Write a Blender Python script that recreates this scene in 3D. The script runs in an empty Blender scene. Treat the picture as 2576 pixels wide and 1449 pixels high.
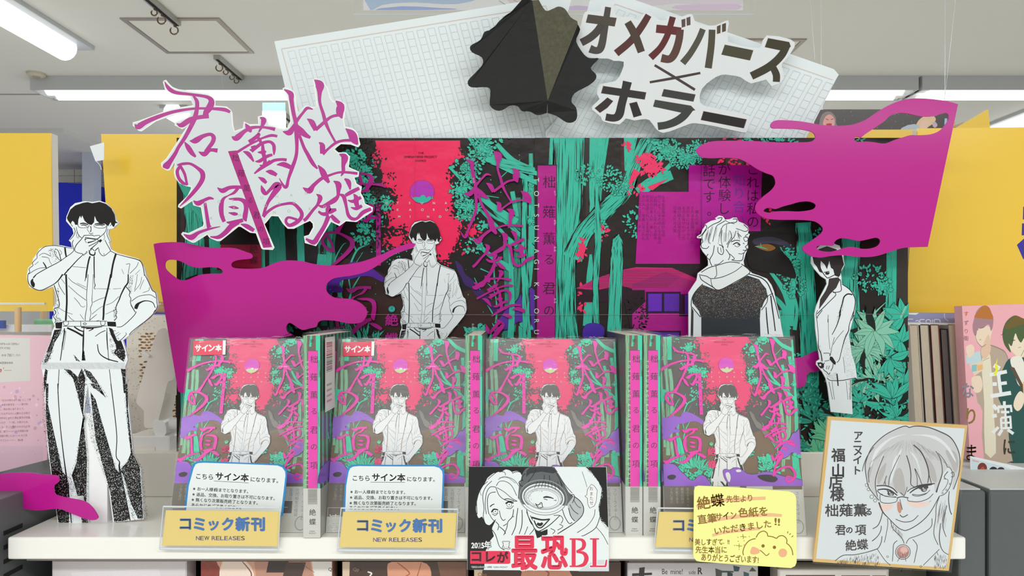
import bpy, bmesh, math, random
from mathutils import Vector, Matrix, Euler
from mathutils.geometry import tessellate_polygon
random.seed(7)
R = math.radians
C = bpy.context.scene.collection
sc = bpy.context.scene

# ---------------------------------------------------------------- camera, world, light, exposure
F = 1800.0            # focal length in pixels of the 2576 px wide frame
HX, HY = 1288.0, 780.0  # vanishing point of the shelf's depth direction
SH = 1.25             # height of the shelf top
ZC = SH + 0.205       # camera height
cam = bpy.data.cameras.new('camera')
cam.sensor_width = 36.0
cam.lens = F / 2576.0 * 36.0
cam.shift_y = (HY - 724.5) / 2576.0
cam.clip_start = 0.02
cam.clip_end = 60
camo = bpy.data.objects.new('camera', cam)
camo.location = (0, 0, ZC)
camo.rotation_euler = (R(90), 0, 0)
C.objects.link(camo)
sc.camera = camo
sc.cycles.use_denoising = True
sc.cycles.max_bounces = 8
sc.cycles.transparent_max_bounces = 24
sc.cycles.caustics_reflective = False
sc.cycles.caustics_refractive = False
sc.view_settings.view_transform = 'Standard'
sc.view_settings.look = 'None'
sc.view_settings.exposure = 0.11
sc.view_settings.gamma = 1.0
sc.view_settings.use_curve_mapping = False
w = bpy.data.worlds.new('shop_air')
sc.world = w
w.use_nodes = True
w.node_tree.nodes['Background'].inputs[0].default_value = (0.93, 0.97, 1.0, 1)
w.node_tree.nodes['Background'].inputs[1].default_value = 0.56

def area(name, loc, rot, sx, sy, energy, col=(0.97, 1.0, 1.0)):
    l = bpy.data.lights.new(name, 'AREA')
    l.shape = 'RECTANGLE'; l.size = sx; l.size_y = sy
    l.energy = energy; l.color = col
    o = bpy.data.objects.new(name, l)
    o.location = loc; o.rotation_euler = rot
    C.objects.link(o)
    return o
CEIL = ZC + 1.245
# fluorescent rows of the aisle behind and beside the photographer
area('aisle_lamp', (-1.0, -1.35, CEIL - 0.06), (0, 0, 0), 2.6, 0.3, 38)
area('aisle_lamp', (1.4, -1.35, CEIL - 0.06), (0, 0, 0), 2.0, 0.3, 30)
area('aisle_lamp', (0.2, -3.0, CEIL - 0.06), (0, 0, 0), 6.0, 0.3, 36)
area('aisle_lamp', (-2.14, 1.9, CEIL - 0.14), (0, 0, 0), 0.2, 2.4, 26)
area('aisle_lamp', (-1.2, 3.9, CEIL - 0.13), (0, 0, 0), 2.6, 0.18, 40)
area('aisle_lamp', (2.4, 3.9, CEIL - 0.13), (0, 0, 0), 2.6, 0.18, 40)

# ---------------------------------------------------------------- helpers
KW = 0.88
def lin(v):
    v = v / 255.0
    return v / 12.92 if v <= 0.04045 else ((v + 0.055) / 1.055) ** 2.4
def H(h, k=None):
    k = KW if k is None else k
    return tuple(min(0.95, lin(int(h[i:i + 2], 16)) / k) for i in (0, 2, 4)) + (1.0,)

def nd(nt, t, **kw):
    n = nt.nodes.new(t)
    for a, b in kw.items():
        setattr(n, a, b)
    return n
MATS = {}
def mat(name, hexcol='ffffff', rough=0.5, metal=0.0, spec=0.5, noise=0.06, nscale=30, bump=0.0, coat=0.0, trans=0.0, emit=0.0, mapping=None):
    if name in MATS:
        return MATS[name]
    m = bpy.data.materials.new(name); m.use_nodes = True
    nt = m.node_tree; b = nt.nodes['Principled BSDF']
    base = H(hexcol)
    tc = nd(nt, 'ShaderNodeTexCoord')
    nz = nd(nt, 'ShaderNodeTexNoise'); nz.inputs['Scale'].default_value = nscale; nz.inputs['Detail'].default_value = 4
    if mapping:
        mp = nd(nt, 'ShaderNodeMapping'); mp.inputs['Scale'].default_value = mapping
        nt.links.new(tc.outputs['Object'], mp.inputs[0]); nt.links.new(mp.outputs[0], nz.inputs['Vector'])
    else:
        nt.links.new(tc.outputs['Object'], nz.inputs['Vector'])
    mx = nd(nt, 'ShaderNodeMix', data_type='RGBA')
    nt.links.new(nz.outputs['Fac'], mx.inputs['Factor'])
    mx.inputs['A'].default_value = tuple(c * (1 - noise) for c in base[:3]) + (1,)
    mx.inputs['B'].default_value = tuple(min(0.97, c * (1 + noise)) for c in base[:3]) + (1,)
    nt.links.new(mx.outputs['Result'], b.inputs['Base Color'])
    b.inputs['Roughness'].default_value = rough
    b.inputs['Metallic'].default_value = metal
    b.inputs['Specular IOR Level'].default_value = spec
    b.inputs['Coat Weight'].default_value = coat
    b.inputs['Coat Roughness'].default_value = 0.12
    b.inputs['Transmission Weight'].default_value = trans
    if emit > 0:
        b.inputs['Emission Color'].default_value = base; b.inputs['Emission Strength'].default_value = emit
    if bump > 0:
        bp = nd(nt, 'ShaderNodeBump'); bp.inputs['Strength'].default_value = bump; bp.inputs['Distance'].default_value = 0.002
        nt.links.new(nz.outputs['Fac'], bp.inputs['Height']); nt.links.new(bp.outputs[0], b.inputs['Normal'])
    MATS[name] = m
    return m

def print_mat(name, rough=0.35, coat=0.0, wave=0.0, spec=0.5, coat_rough=0.08, wscale=14):
    """printed paper: ink colours come from the mesh's own colour attribute"""
    if name in MATS:
        return MATS[name]
    m = bpy.data.materials.new(name); m.use_nodes = True
    nt = m.node_tree; b = nt.nodes['Principled BSDF']
    at = nd(nt, 'ShaderNodeAttribute'); at.attribute_name = 'ink'
    tc = nd(nt, 'ShaderNodeTexCoord')
    gr = nd(nt, 'ShaderNodeTexNoise'); gr.inputs['Scale'].default_value = 900; gr.inputs['Detail'].default_value = 2
    nt.links.new(tc.outputs['Object'], gr.inputs['Vector'])
    mx = nd(nt, 'ShaderNodeMix', data_type='RGBA', blend_type='MULTIPLY')
    mx.inputs['Factor'].default_value = 0.10
    nt.links.new(at.outputs['Color'], mx.inputs['A']); nt.links.new(gr.outputs['Fac'], mx.inputs['B'])
    nt.links.new(mx.outputs['Result'], b.inputs['Base Color'])
    b.inputs['Roughness'].default_value = rough
    b.inputs['Specular IOR Level'].default_value = spec
    b.inputs['Coat Weight'].default_value = coat
    b.inputs['Coat Roughness'].default_value = coat_rough
    if wave > 0:
        nz = nd(nt, 'ShaderNodeTexNoise'); nz.inputs['Scale'].default_value = wscale; nz.inputs['Detail'].default_value = 3
        nt.links.new(tc.outputs['Object'], nz.inputs['Vector'])
        bp = nd(nt, 'ShaderNodeBump'); bp.inputs['Strength'].default_value = wave; bp.inputs['Distance'].default_value = 0.004
        nt.links.new(nz.outputs['Fac'], bp.inputs['Height'])
        nt.links.new(bp.outputs[0], b.inputs['Normal']); nt.links.new(bp.outputs[0], b.inputs['Coat Normal'])
    MATS[name] = m
    return m

def clear_mat(name, tint=(0.97, 0.98, 1.0), haze=0.06, gloss=0.10, rough=0.06, wave=0.0, wscale=40, stretch=(1, 1, 1)):
    """clear plastic sheet: mostly lets light straight through, a little gloss and milk"""
    if name in MATS:
        return MATS[name]
    m = bpy.data.materials.new(name); m.use_nodes = True
    nt = m.node_tree
    for n in list(nt.nodes):
        nt.nodes.remove(n)
    out = nd(nt, 'ShaderNodeOutputMaterial')
    tr = nd(nt, 'ShaderNodeBsdfTransparent'); tr.inputs[0].default_value = tint + (1,)
    gl = nd(nt, 'ShaderNodeBsdfGlossy'); gl.inputs['Roughness'].default_value = rough
    df = nd(nt, 'ShaderNodeBsdfDiffuse'); df.inputs[0].default_value = (0.85, 0.87, 0.88, 1)
    a = nd(nt, 'ShaderNodeMixShader'); bsh = nd(nt, 'ShaderNodeMixShader')
    a.inputs[0].default_value = haze
    nt.links.new(tr.outputs[0], a.inputs[1]); nt.links.new(df.outputs[0], a.inputs[2])
    bsh.inputs[0].default_value = gloss
    nt.links.new(a.outputs[0], bsh.inputs[1]); nt.links.new(gl.outputs[0], bsh.inputs[2])
    nt.links.new(bsh.outputs[0], out.inputs[0])
    if wave > 0:
        tc = nd(nt, 'ShaderNodeTexCoord'); mp = nd(nt, 'ShaderNodeMapping'); mp.inputs['Scale'].default_value = stretch
        nz = nd(nt, 'ShaderNodeTexNoise'); nz.inputs['Scale'].default_value = wscale; nz.inputs['Detail'].default_value = 4
        nt.links.new(tc.outputs['Object'], mp.inputs[0]); nt.links.new(mp.outputs[0], nz.inputs['Vector'])
        bp = nd(nt, 'ShaderNodeBump'); bp.inputs['Strength'].default_value = wave; bp.inputs['Distance'].default_value = 0.003
        nt.links.new(nz.outputs['Fac'], bp.inputs['Height']); nt.links.new(bp.outputs[0], gl.inputs['Normal'])
    MATS[name] = m
    return m

def tag(o, label=None, cat=None, group=None, kind=None):
    if label: o['label'] = label
    if cat: o['category'] = cat
    if group: o['group'] = group
    if kind: o['kind'] = kind
    return o
def obj(name, me, m=None, parent=None, loc=None, rot=None):
    o = bpy.data.objects.new(name, me); C.objects.link(o)
    if m is not None and not me.materials:
        for x in (m if isinstance(m, (list, tuple)) else [m]):
            me.materials.append(x)
    if parent is not None: o.parent = parent
    if loc is not None: o.location = loc
    if rot is not None: o.rotation_euler = rot
    return o
def empty(name, loc=(0, 0, 0), rot=(0, 0, 0)):
    o = bpy.data.objects.new(name, None); C.objects.link(o)
    o.empty_display_size = 0.02
    o.location = loc; o.rotation_euler = rot
    return o

class MB:
    """boxes, prisms and tubes gathered into ONE mesh"""
    def __init__(s): s.v = []; s.f = []; s.mi = []
    def poly(s, vs, fs, mi=0):
        b = len(s.v); s.v += [tuple(v) for v in vs]; s.f += [tuple(b + i for i in f) for f in fs]; s.mi += [mi] * len(fs)
    def box(s, x0, x1, y0, y1, z0, z1, mi=0):
        s.poly([(x0, y0, z0), (x1, y0, z0), (x1, y1, z0), (x0, y1, z0), (x0, y0, z1), (x1, y0, z1), (x1, y1, z1), (x0, y1, z1)],
               [(3, 2, 1, 0), (4, 5, 6, 7), (0, 1, 5, 4), (1, 2, 6, 5), (2, 3, 7, 6), (3, 0, 4, 7)], mi)
    def tube(s, pts, r, n=8, mi=0, cap=True):
        pts = [Vector(p) for p in pts]; rs = r if isinstance(r, (list, tuple)) else [r] * len(pts)
        rings = []
        for i, p in enumerate(pts):
            d = (pts[min(i + 1, len(pts) - 1)] - pts[max(i - 1, 0)]).normalized()
            a = d.cross(Vector((0, 0, 1)) if abs(d.z) < 0.9 else Vector((1, 0, 0))).normalized(); b = d.cross(a)
            rings.append([p + (a * math.cos(t) + b * math.sin(t)) * rs[i] for t in [2 * math.pi * k / n for k in range(n)]])
        vs = [q for ring in rings for q in ring]; fs = []
        for i in range(len(pts) - 1):
            for k in range(n):
                fs.append((i * n + k, i * n + (k + 1) % n, (i + 1) * n + (k + 1) % n, (i + 1) * n + k))
        if cap:
            fs.append(tuple(range(n))[::-1]); fs.append(tuple((len(pts) - 1) * n + k for k in range(n)))
        s.poly(vs, fs, mi)
    def build(s, name, m, parent=None, bevel=0.0, seg=2, **kw):
        me = bpy.data.meshes.new(name); me.from_pydata(s.v, [], s.f)
        for x in (m if isinstance(m, (list, tuple)) else [m]): me.materials.append(x)
        me.polygons.foreach_set('material_index', s.mi)
        if bevel > 0:
            bm = bmesh.new(); bm.from_mesh(me)
            bmesh.ops.remove_doubles(bm, verts=bm.verts, dist=1e-6)
            bmesh.ops.bevel(bm, geom=list(bm.edges), offset=bevel, segments=seg, affect='EDGES', profile=0.6)
            bm.to_mesh(me); bm.free()
        me.update()
        return obj(name, me, None, parent, **kw)

# ---- photograph pixel <-> plane
CAM = Vector((0, 0, ZC))
def W(px, py, d):
    return Vector(((px - HX) / F * d, d, ZC - (py - HY) / F * d))
def planemap(M, y0=0.0):
    inv = M.inverted(); c = inv @ CAM; r3 = inv.to_3x3()
    def f(px, py):
        d = r3 @ Vector(((px - HX) / F, 1.0, -(py - HY) / F))
        t = (y0 - c.y) / d.y
        p = c + d * t
        return (p.x, p.z)
    return f
def TM(loc, rot=(0, 0, 0)):
    return Matrix.Translation(loc) @ Euler(rot, 'XYZ').to_matrix().to_4x4()

# ---- curves in 2D
def P(s):
    return [tuple(float(a) for a in q.split(',')) for q in s.split()]
def smooth(pts, n=4, closed=False):
    if len(pts) < 3: return list(pts)
    out = []; N = len(pts)
    rng = range(N) if closed else range(N - 1)
    for i in rng:
        if closed: p0, p1, p2, p3 = pts[(i - 1) % N], pts[i], pts[(i + 1) % N], pts[(i + 2) % N]
        else: p0, p1, p2, p3 = pts[max(i - 1, 0)], pts[i], pts[i + 1], pts[min(i + 2, N - 1)]
        if abs(p1[0] - p2[0]) + abs(p1[1] - p2[1]) < 1e-9:
            out.append(tuple(p1)); continue
        for k in range(n):
            t = k / n; t2 = t * t; t3 = t2 * t
            out.append(tuple(0.5 * (2 * b + (c - a) * t + (2 * a - 5 * b + 4 * c - d) * t2 + (-a + 3 * b - 3 * c + d) * t3)
                             for a, b, c, d in zip(p0, p1, p2, p3)))
    if not closed: out.append(tuple(pts[-1]))
    return out
def clean(pts, e=1e-4):
    o = []
    for p in pts:
        if not o or abs(p[0] - o[-1][0]) + abs(p[1] - o[-1][1]) > e: o.append((p[0], p[1]))
    if len(o) > 1 and abs(o[0][0] - o[-1][0]) + abs(o[0][1] - o[-1][1]) < e: o.pop()
    return o
def tess(loops):
    flat = [p for l in loops for p in l]
    tr = tessellate_polygon([[Vector((x, y, 0)) for x, y in l] for l in loops])
    return flat, [tuple(t) for t in tr]

# ---- glyphs from Blender's own built-in typeface
GL = {}
def glyph(ch, wt=0.0):
    k = (ch, wt)
    if k in GL: return GL[k]
    cu = bpy.data.curves.new('g', 'FONT'); cu.body = ch; cu.size = 1.0; cu.resolution_u = 3 if ord(ch) > 255 else 4
    cu.offset = wt
    o = bpy.data.objects.new('g', cu)
    me = bpy.data.meshes.new_from_object(o)
    vs = [(v.co.x, v.co.y) for v in me.vertices]; fs = [tuple(p.vertices) for p in me.polygons]
    bpy.data.objects.remove(o); bpy.data.meshes.remove(me)
    bpy.data.curves.remove(cu)
    if vs:
        x0 = min(v[0] for v in vs); x1 = max(v[0] for v in vs); y0 = min(v[1] for v in vs); y1 = max(v[1] for v in vs)
    else:
        x0 = x1 = y0 = y1 = 0
    GL[k] = (vs, fs, (x0, x1, y0, y1))
    return GL[k]

class Print:
    """ink shapes on one flat sheet. Source coordinates go through s.m to local (x, z); each ink coat sits a hair above the last"""
    EPS = 5e-6
    def __init__(s, m, y0=0.0, sign=-1): s.m = m; s.v = []; s.f = []; s.c = []; s.L = 1; s.k = 0; s.y0 = y0; s.sg = sign; s.T = None; s.clip = None
    def up(s): s.L += 1
    def tri(s, pts, faces, col):
        if isinstance(col, str): col = H(col)
        s.k = (s.k + 1) % 8
        y = s.y0 + s.sg * (s.L * s.EPS + s.k * 5e-7)
        b = len(s.v)
        for p in pts:
            if s.T: p = s.T(p[0], p[1])
            if s.clip: p = (min(max(p[0], s.clip[0]), s.clip[2]), min(max(p[1], s.clip[1]), s.clip[3]))
            q = s.m(p[0], p[1]) if s.m else p
            s.v.append((q[0], y, q[1]))
        for f in faces:
            s.f.append(tuple(b + i for i in f)); s.c.append(col)
    def poly(s, pts, col, sm=0, holes=None):
        if isinstance(pts, str): pts = P(pts)
        if sm: pts = smooth(pts, sm, True)
        pts = clean(pts)
        if len(pts) < 3: return
        if len(pts) <= 4 and not holes:
            s.tri(pts, [tuple(range(len(pts)))], col); return
        loops = [pts]
        for h in (holes or []):
            h = P(h) if isinstance(h, str) else h
            loops.append(clean(smooth(h, sm, True) if sm else h))
        f, t = tess(loops); s.tri(f, t, col)
    def stroke(s, pts, col, wd=1.0, sm=4, grow=0.0, taper=False):
        if isinstance(pts, str): pts = P(pts)
        if len(pts[0]) == 2: pts = [(x, y, 1.0) for x, y in pts]
        n = len(pts)
        if taper: pts = [(p[0], p[1], p[2] * (0.25 + 0.75 * math.sin(math.pi * (i + 0.35) / (n - 0.3)))) for i, p in enumerate(pts)]
        if sm > 1 and n > 2: pts = smooth(pts, sm)
        vs = []; fs = []; N = len(pts)
        for i, p in enumerate(pts):
            a = pts[max(i - 1, 0)]; b = pts[min(i + 1, N - 1)]
            dx, dy = b[0] - a[0], b[1] - a[1]; l = math.hypot(dx, dy) or 1.0
            h = abs(p[2]) * wd / 2 + grow
            ex = 0
            if grow and i in (0, N - 1): ex = grow * (-1 if i == 0 else 1)
            cx, cy = p[0] + dx / l * ex, p[1] + dy / l * ex
            vs += [(cx - dy / l * h, cy + dx / l * h), (cx + dy / l * h, cy - dx / l * h)]
        for i in range(N - 1):
            fs.append((2 * i, 2 * i + 1, 2 * i + 3, 2 * i + 2))
        s.tri(vs, fs, col)
    def disc(s, x, y, r, col, ry=None, n=20, rot=0.0):
        ry = r if ry is None else ry; ca, sa = math.cos(rot), math.sin(rot)
        pts = [(x + r * math.cos(t) * ca - ry * math.sin(t) * sa, y + r * math.cos(t) * sa + ry * math.sin(t) * ca) for t in [2 * math.pi * i / n for i in range(n)]]
        s.tri(pts, [tuple(range(n))], col)
    def ring(s, x, y, r, wdt, col, ry=None, n=32, rot=0.0):
        ry = r if ry is None else ry
        ca, sa = math.cos(rot), math.sin(rot); vs = []
        for i in range(n):
            t = 2 * math.pi * i / n
            for q in (-wdt / 2, wdt / 2):
                a, b = (r + q) * math.cos(t), (ry + q) * math.sin(t)
                vs.append((x + a * ca - b * sa, y + a * sa + b * ca))
        s.tri(vs, [(2 * i, 2 * i + 1, (2 * i + 3) % (2 * n), (2 * i + 2) % (2 * n)) for i in range(n)], col)
    def bold(s, pts, fs, col, off, k):
        """heavier lettering: the same outline laid down several times, slightly shifted"""
        s.tri(pts, fs, col)
        if off <= 0.004: return
        o = off * k * 0.9
        for a in range(8 if k > 9 else 4):
            t = math.pi * 2 * a / (8 if k > 9 else 4) + .4
            s.tri([(x + o * math.cos(t), y + o * math.sin(t)) for x, y in pts], fs, col)
    def glyph_fit(s, ch, quad, col, wt=0.0, rot=0):
        """glyph stretched so its ink box fills the quad (tl, tr, br, bl) given in source coordinates (y down)"""
        vs, fs, (x0, x1, y0, y1) = glyph(ch)
        if not vs: return
        ks = math.hypot(quad[1][0] - quad[0][0], quad[1][1] - quad[0][1]); e = wt * ks * .9
        quad = [(quad[0][0] + e, quad[0][1] + e), (quad[1][0] - e, quad[1][1] + e), (quad[2][0] - e, quad[2][1] - e), (quad[3][0] + e, quad[3][1] - e)]
        tl, tr, br, bl = quad
        pts = []
        for x, y in vs:
            u = (x - x0) / ((x1 - x0) or 1); v = (y1 - y) / ((y1 - y0) or 1)
            if rot == 90: u, v = 1 - v, u
            pts.append(tuple((tl[k] * (1 - u) + tr[k] * u) * (1 - v) + (bl[k] * (1 - u) + br[k] * u) * v for k in (0, 1)))
        s.bold(pts, fs, col, wt, ks)
    def text(s, t, x, y, size, col, wt=0.0, ang=0.0, sx=1.0, adv=None, vertical=False, rot90=False, shear=0.0, jit=0.0):
        """x,y = start of the baseline (or the top centre of a vertical line), y down, size = em in source units"""
        ca, sa = math.cos(ang), math.sin(ang); cx = 0.0
        for ch in t:
            cjk = ord(ch) > 255
            if ch == ' ':
                cx += size * (adv if adv else 0.35) * (1 if vertical else sx); continue
            vs, fs, (x0, x1, y0, y1) = glyph(ch)
            jx = random.uniform(-jit, jit) * size; jr = random.uniform(-jit, jit)
            pts = []
            k = size * (1.0 if cjk else 0.92)
            for gx, gy in vs:
                if rot90:   # letters lying on their side, line running down
                    a = (gx - x0) * k * sx; b = gy * k
                    qx, qy = b - 0.36 * k, cx + a
                elif vertical:
                    qx = (gx - (x0 + x1) / 2) * k * sx; qy = cx - (gy - 0.80) * k if cjk else cx - (gy - 0.72) * k
                    if ch in 'ー―…': qx, qy = (-(gy - (y0 + y1) / 2) * k * -1), cx + (gx + 0.02) * k
                else:
                    qx = cx + gx * k * sx + gy * shear * k; qy = -gy * k + jx + (gx - .5) * jr * k
                pts.append((x + qx * ca - qy * sa, y + qx * sa + qy * ca))
            s.bold(pts, fs, col, wt, size)
            if adv: step = adv * size
            elif rot90: step = (x1 - x0) * k * sx + 0.12 * size
            elif vertical: step = 1.0 * size
            elif cjk: step = 1.0 * size * sx
            else: step = (x1 - x0 + 0.09) * k * sx
            cx += step
        return cx
    def mesh(s, name):
        me = bpy.data.meshes.new(name); me.from_pydata(s.v, [], s.f)
        ca = me.attributes.new('ink', 'FLOAT_COLOR', 'CORNER')
        buf = []
        for f, c in zip(s.f, s.c): buf += list(c) * len(f)
        ca.data.foreach_set('color', buf)
        # every face looks out of the sheet
        want = s.sg
        bm = bmesh.new(); bm.from_mesh(me)
        fl = [f for f in bm.faces if (f.calc_area() > 0 and f.normal.y * want < 0)]
        bmesh.ops.reverse_faces(bm, faces=fl); bm.to_mesh(me); bm.free()
        me.update()
        return me
    def build(s, name, m, parent, **kw):
        return obj(name, s.mesh(name), m, parent, **kw)

def sheet_mesh(name, loops, m, y0, y1, mats, edge_mi=0):
    """flat board with outline + holes (source coords through m), between local y0 (front) and y1 (back)"""
    loops = [clean([m(*p[:2]) for p in l], 1e-6) for l in loops]
    flat, tr = tess(loops); n = len(flat)
    vs = [(x, y0, z) for x, z in flat] + [(x, y1, z) for x, z in flat]
    fs = []
    for t in tr:
        a, b, c = [Vector((flat[i][0], flat[i][1])) for i in t]
        cr = (b - a).x * (c - a).y - (b - a).y * (c - a).x
        t = t if cr > 0 else t[::-1]
        fs.append(t); fs.append(tuple(n + i for i in t[::-1]))
    k = 0
    for l in loops:
        for i in range(len(l)):
            a, b = k + i, k + (i + 1) % len(l)
            fs.append((a, b, n + b, n + a))
        k += len(l)
    me = bpy.data.meshes.new(name); me.from_pydata(vs, [], fs)
    for x in (mats if isinstance(mats, (list, tuple)) else [mats]): me.materials.append(x)
    me.update()
    return me

def inside(x, y, poly):
    c = False; j = len(poly) - 1
    for i in range(len(poly)):
        xi, yi = poly[i][:2]; xj, yj = poly[j][:2]
        if (yi > y) != (yj > y) and x < (xj - xi) * (y - yi) / (yj - yi) + xi: c = not c
        j = i
    return c
def sctr(px, n, poly, rnd=None):
    """n random points inside a polygon"""
    r = rnd or random
    xs = [p[0] for p in poly]; ys = [p[1] for p in poly]; out = []; tries = 0
    while len(out) < n and tries < n * 12:
        tries += 1
        x = r.uniform(min(xs), max(xs)); y = r.uniform(min(ys), max(ys))
        if inside(x, y, poly): out.append((x, y))
    return out
# ---------------------------------------------------------------- setting
def pbox(name, px0, px1, py0, py1, d, thick, m, parent=None, bevel=0.0, local=None):
    """box whose front face stands at depth d over the given photograph rectangle"""
    a = W(px0, py0, d); b = W(px1, py1, d)
    o = (0, 0, 0) if local is None else local
    mb = MB(); mb.box(a.x - o[0], b.x - o[0], d - o[1], d + thick - o[1], b.z - o[2], a.z - o[2])
    return mb.build(name, m, parent, bevel=bevel)

m_ceil = mat('ceiling_paint', 'd6d6d4', 0.9, noise=0.02, nscale=3)
m_wall = mat('wall_paint', 'e2e2e2', 0.9, noise=0.03, nscale=4)
m_floor = mat('floor_vinyl', 'd6d2c8', 0.5, noise=0.06, nscale=6)
m_trim = mat('anodised_trim', 'a29a92', 0.45, metal=0.3, noise=0.08)
m_dark = mat('dark_gap', '1c1a1a', 0.9)
mb = MB(); mb.box(-9, 9, -4, 11, CEIL, CEIL + 0.1); tag(mb.build('ceiling', m_ceil), kind='structure')
mb = MB(); mb.box(-9, 9, -4, 11, -0.1, 0); tag(mb.build('floor', m_floor), kind='structure')
mb = MB(); mb.box(-9, 9, 6.2, 6.3, 0, CEIL); wf = tag(mb.build('wall_back', m_wall), kind='structure')
for sx, nm in ((-1, 'wall_left'), (1, 'wall_right')):
    mb = MB(); mb.box(min(sx * 9, sx * 9.1), max(sx * 9, sx * 9.1), -4, 11, 0, CEIL); tag(mb.build(nm, m_wall), kind='structure')
# pale tiles of the far wall seen between the yellow boards
m_tile = mat('wall_tile', 'dcdad2', 0.4, noise=0.04)
tile_me = None
for i in range(7):
    for j in range(3):
        mb = MB(); mb.box(-3.95 + i * 0.17, -3.785 + i * 0.17, 6.185, 6.2, ZC + 1.22 - j * 0.06 - 0.057, ZC + 1.22 - j * 0.06)
        mb.build('tile', m_tile, wf)
mb = MB(); mb.box(-9, -3.07, 4.9, 6.2, CEIL - 0.03, CEIL); tag(mb.build('trim_1', mat('soffit_paint', 'd0d0d0', 0.9)), kind='structure')
mb = MB(); mb.box(3.4, 9, 4.4, 6.2, CEIL - 0.05, CEIL); tag(mb.build('trim_2', m_ceil), kind='structure')
mb = MB(); mb.box(-9, 9, 4.12, 4.128, CEIL - 0.004, CEIL); tag(mb.build('trim_3', m_trim), kind='structure')

# ceiling lights
m_house = mat('lamp_housing', 'b9bcc0', 0.4, noise=0.02)
def emis(name, col, s):
    m = bpy.data.materials.new(name); m.use_nodes = True
    b = m.node_tree.nodes['Principled BSDF']
    b.inputs['Base Color'].default_value = (0.8, 0.8, 0.8, 1)
    b.inputs['Emission Color'].default_value = col; b.inputs['Emission Strength'].default_value = s
    return m
m_tube = emis('fluorescent_tube', (0.95, 1.0, 1.0, 1), 1.15)
m_reflector = mat('lamp_reflector', 'f2f4f5', 0.25, noise=0.01)
def row_light(x0, x1, lab):
    t = tag(empty('ceiling_light', ((x0 + x1) / 2, 3.9, CEIL)), lab, 'ceiling light', 'long fluorescent ceiling lights across the shop')
    w2 = (x1 - x0) / 2
    mb = MB(); mb.box(-w2, w2, -0.1, -0.094, -0.075, 0); mb.box(-w2, w2, 0.094, 0.1, -0.075, 0); mb.box(-w2 + .006, w2 - .006, -0.094, 0.094, -0.012, 0)
    mb.box(-w2, -w2 + 0.006, -0.094, 0.094, -0.075, 0); mb.box(w2 - 0.006, w2, -0.094, 0.094, -0.075, 0)
    mb.build('housing', m_house, t)
    for k, yy in enumerate((-0.045, 0.045)):
        mb = MB(); mb.tube([(-w2 + 0.06, yy, -0.055), (w2 - 0.06, yy, -0.055)], 0.034, 12); mb.build('tube', m_tube, t)
        for e in (-1, 1):
            mb = MB(); mb.box(e * (w2 - 0.03) - 0.03, e * (w2 - 0.03) + 0.03, yy - 0.02, yy + 0.02, -0.07, -0.012); mb.build('lamp_socket', m_reflector, t)
    mb = MB(); mb.poly([(-w2 + 0.01, -0.093, -0.07), (w2 - 0.01, -0.093, -0.07), (w2 - 0.01, 0, -0.014), (-w2 + 0.01, 0, -0.014), (w2 - 0.01, 0.093, -0.07), (-w2 + 0.01, 0.093, -0.07)],
                       [(0, 1, 2, 3), (3, 2, 4, 5)]); mb.build('reflector', m_reflector, t)
row_light(-2.56, -1.12, 'long ceiling light running behind the magenta brush lettering')
row_light(0.95, 2.16, 'ceiling light above the right cloud, left of the joint')
row_light(2.18, 3.4, 'ceiling light at the right edge, right of the joint')
def long_light(x, y0, y1, lab):
    t = tag(empty('ceiling_light', (x, (y0 + y1) / 2, CEIL)), lab, 'ceiling light')
    h = (y1 - y0) / 2
    mb = MB(); mb.box(-0.08, 0.09, -h, h + 0.05, -0.02, 0); mb.build('base_plate', m_house, t, bevel=0.003)
    mb = MB(); pts = [(0, -h, -0.04), (0, h - 0.03, -0.04), (0, h, -0.04)]
    mb.tube(pts, [0.055, 0.055, 0.03], 16); mb.build('tube', m_tube, t)
long_light(-2.06, 1.2, 3.33, 'tubular ceiling light in the top left corner')
long_light(-2.06, 4.34, 5.3, 'distant ceiling light seen through the brush lettering')
long_light(3.25, 4.3, 5.9, 'distant ceiling light at the far right edge')

# ceiling hatches
def hatch(x0, x1, y0, y1, lab):
    t = tag(empty('ceiling_hatch', ((x0 + x1) / 2, (y0 + y1) / 2, CEIL)), lab, 'access hatch', None)
    w2, h2 = (x1 - x0) / 2, (y1 - y0) / 2; fw = 0.02
    mb = MB()
    mb.box(-w2, w2, -h2, -h2 + fw, -0.006, 0); mb.box(-w2, w2, h2 - fw, h2, -0.006, 0)
    mb.box(-w2, -w2 + fw, -h2 + fw, h2 - fw, -0.006, 0); mb.box(w2 - fw, w2, -h2 + fw, h2 - fw, -0.006, 0)
    mb.build('hatch_frame', m_trim, t)
    mb = MB(); mb.box(-w2 + fw + .003, w2 - fw - .003, -h2 + fw + .003, h2 - fw - .003, -0.004, 0); mb.build('hatch_panel', mat('hatch_paint', 'd8d7d3', 0.9, noise=.01), t)
hatch(-1.67, -1.246, 3.045, 3.46, 'square ceiling hatch beside the hook rail, upper left')
hatch(0.93, 1.352, 3.28, 3.70, 'ceiling hatch whose corner shows behind the black katakana sign')
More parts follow.
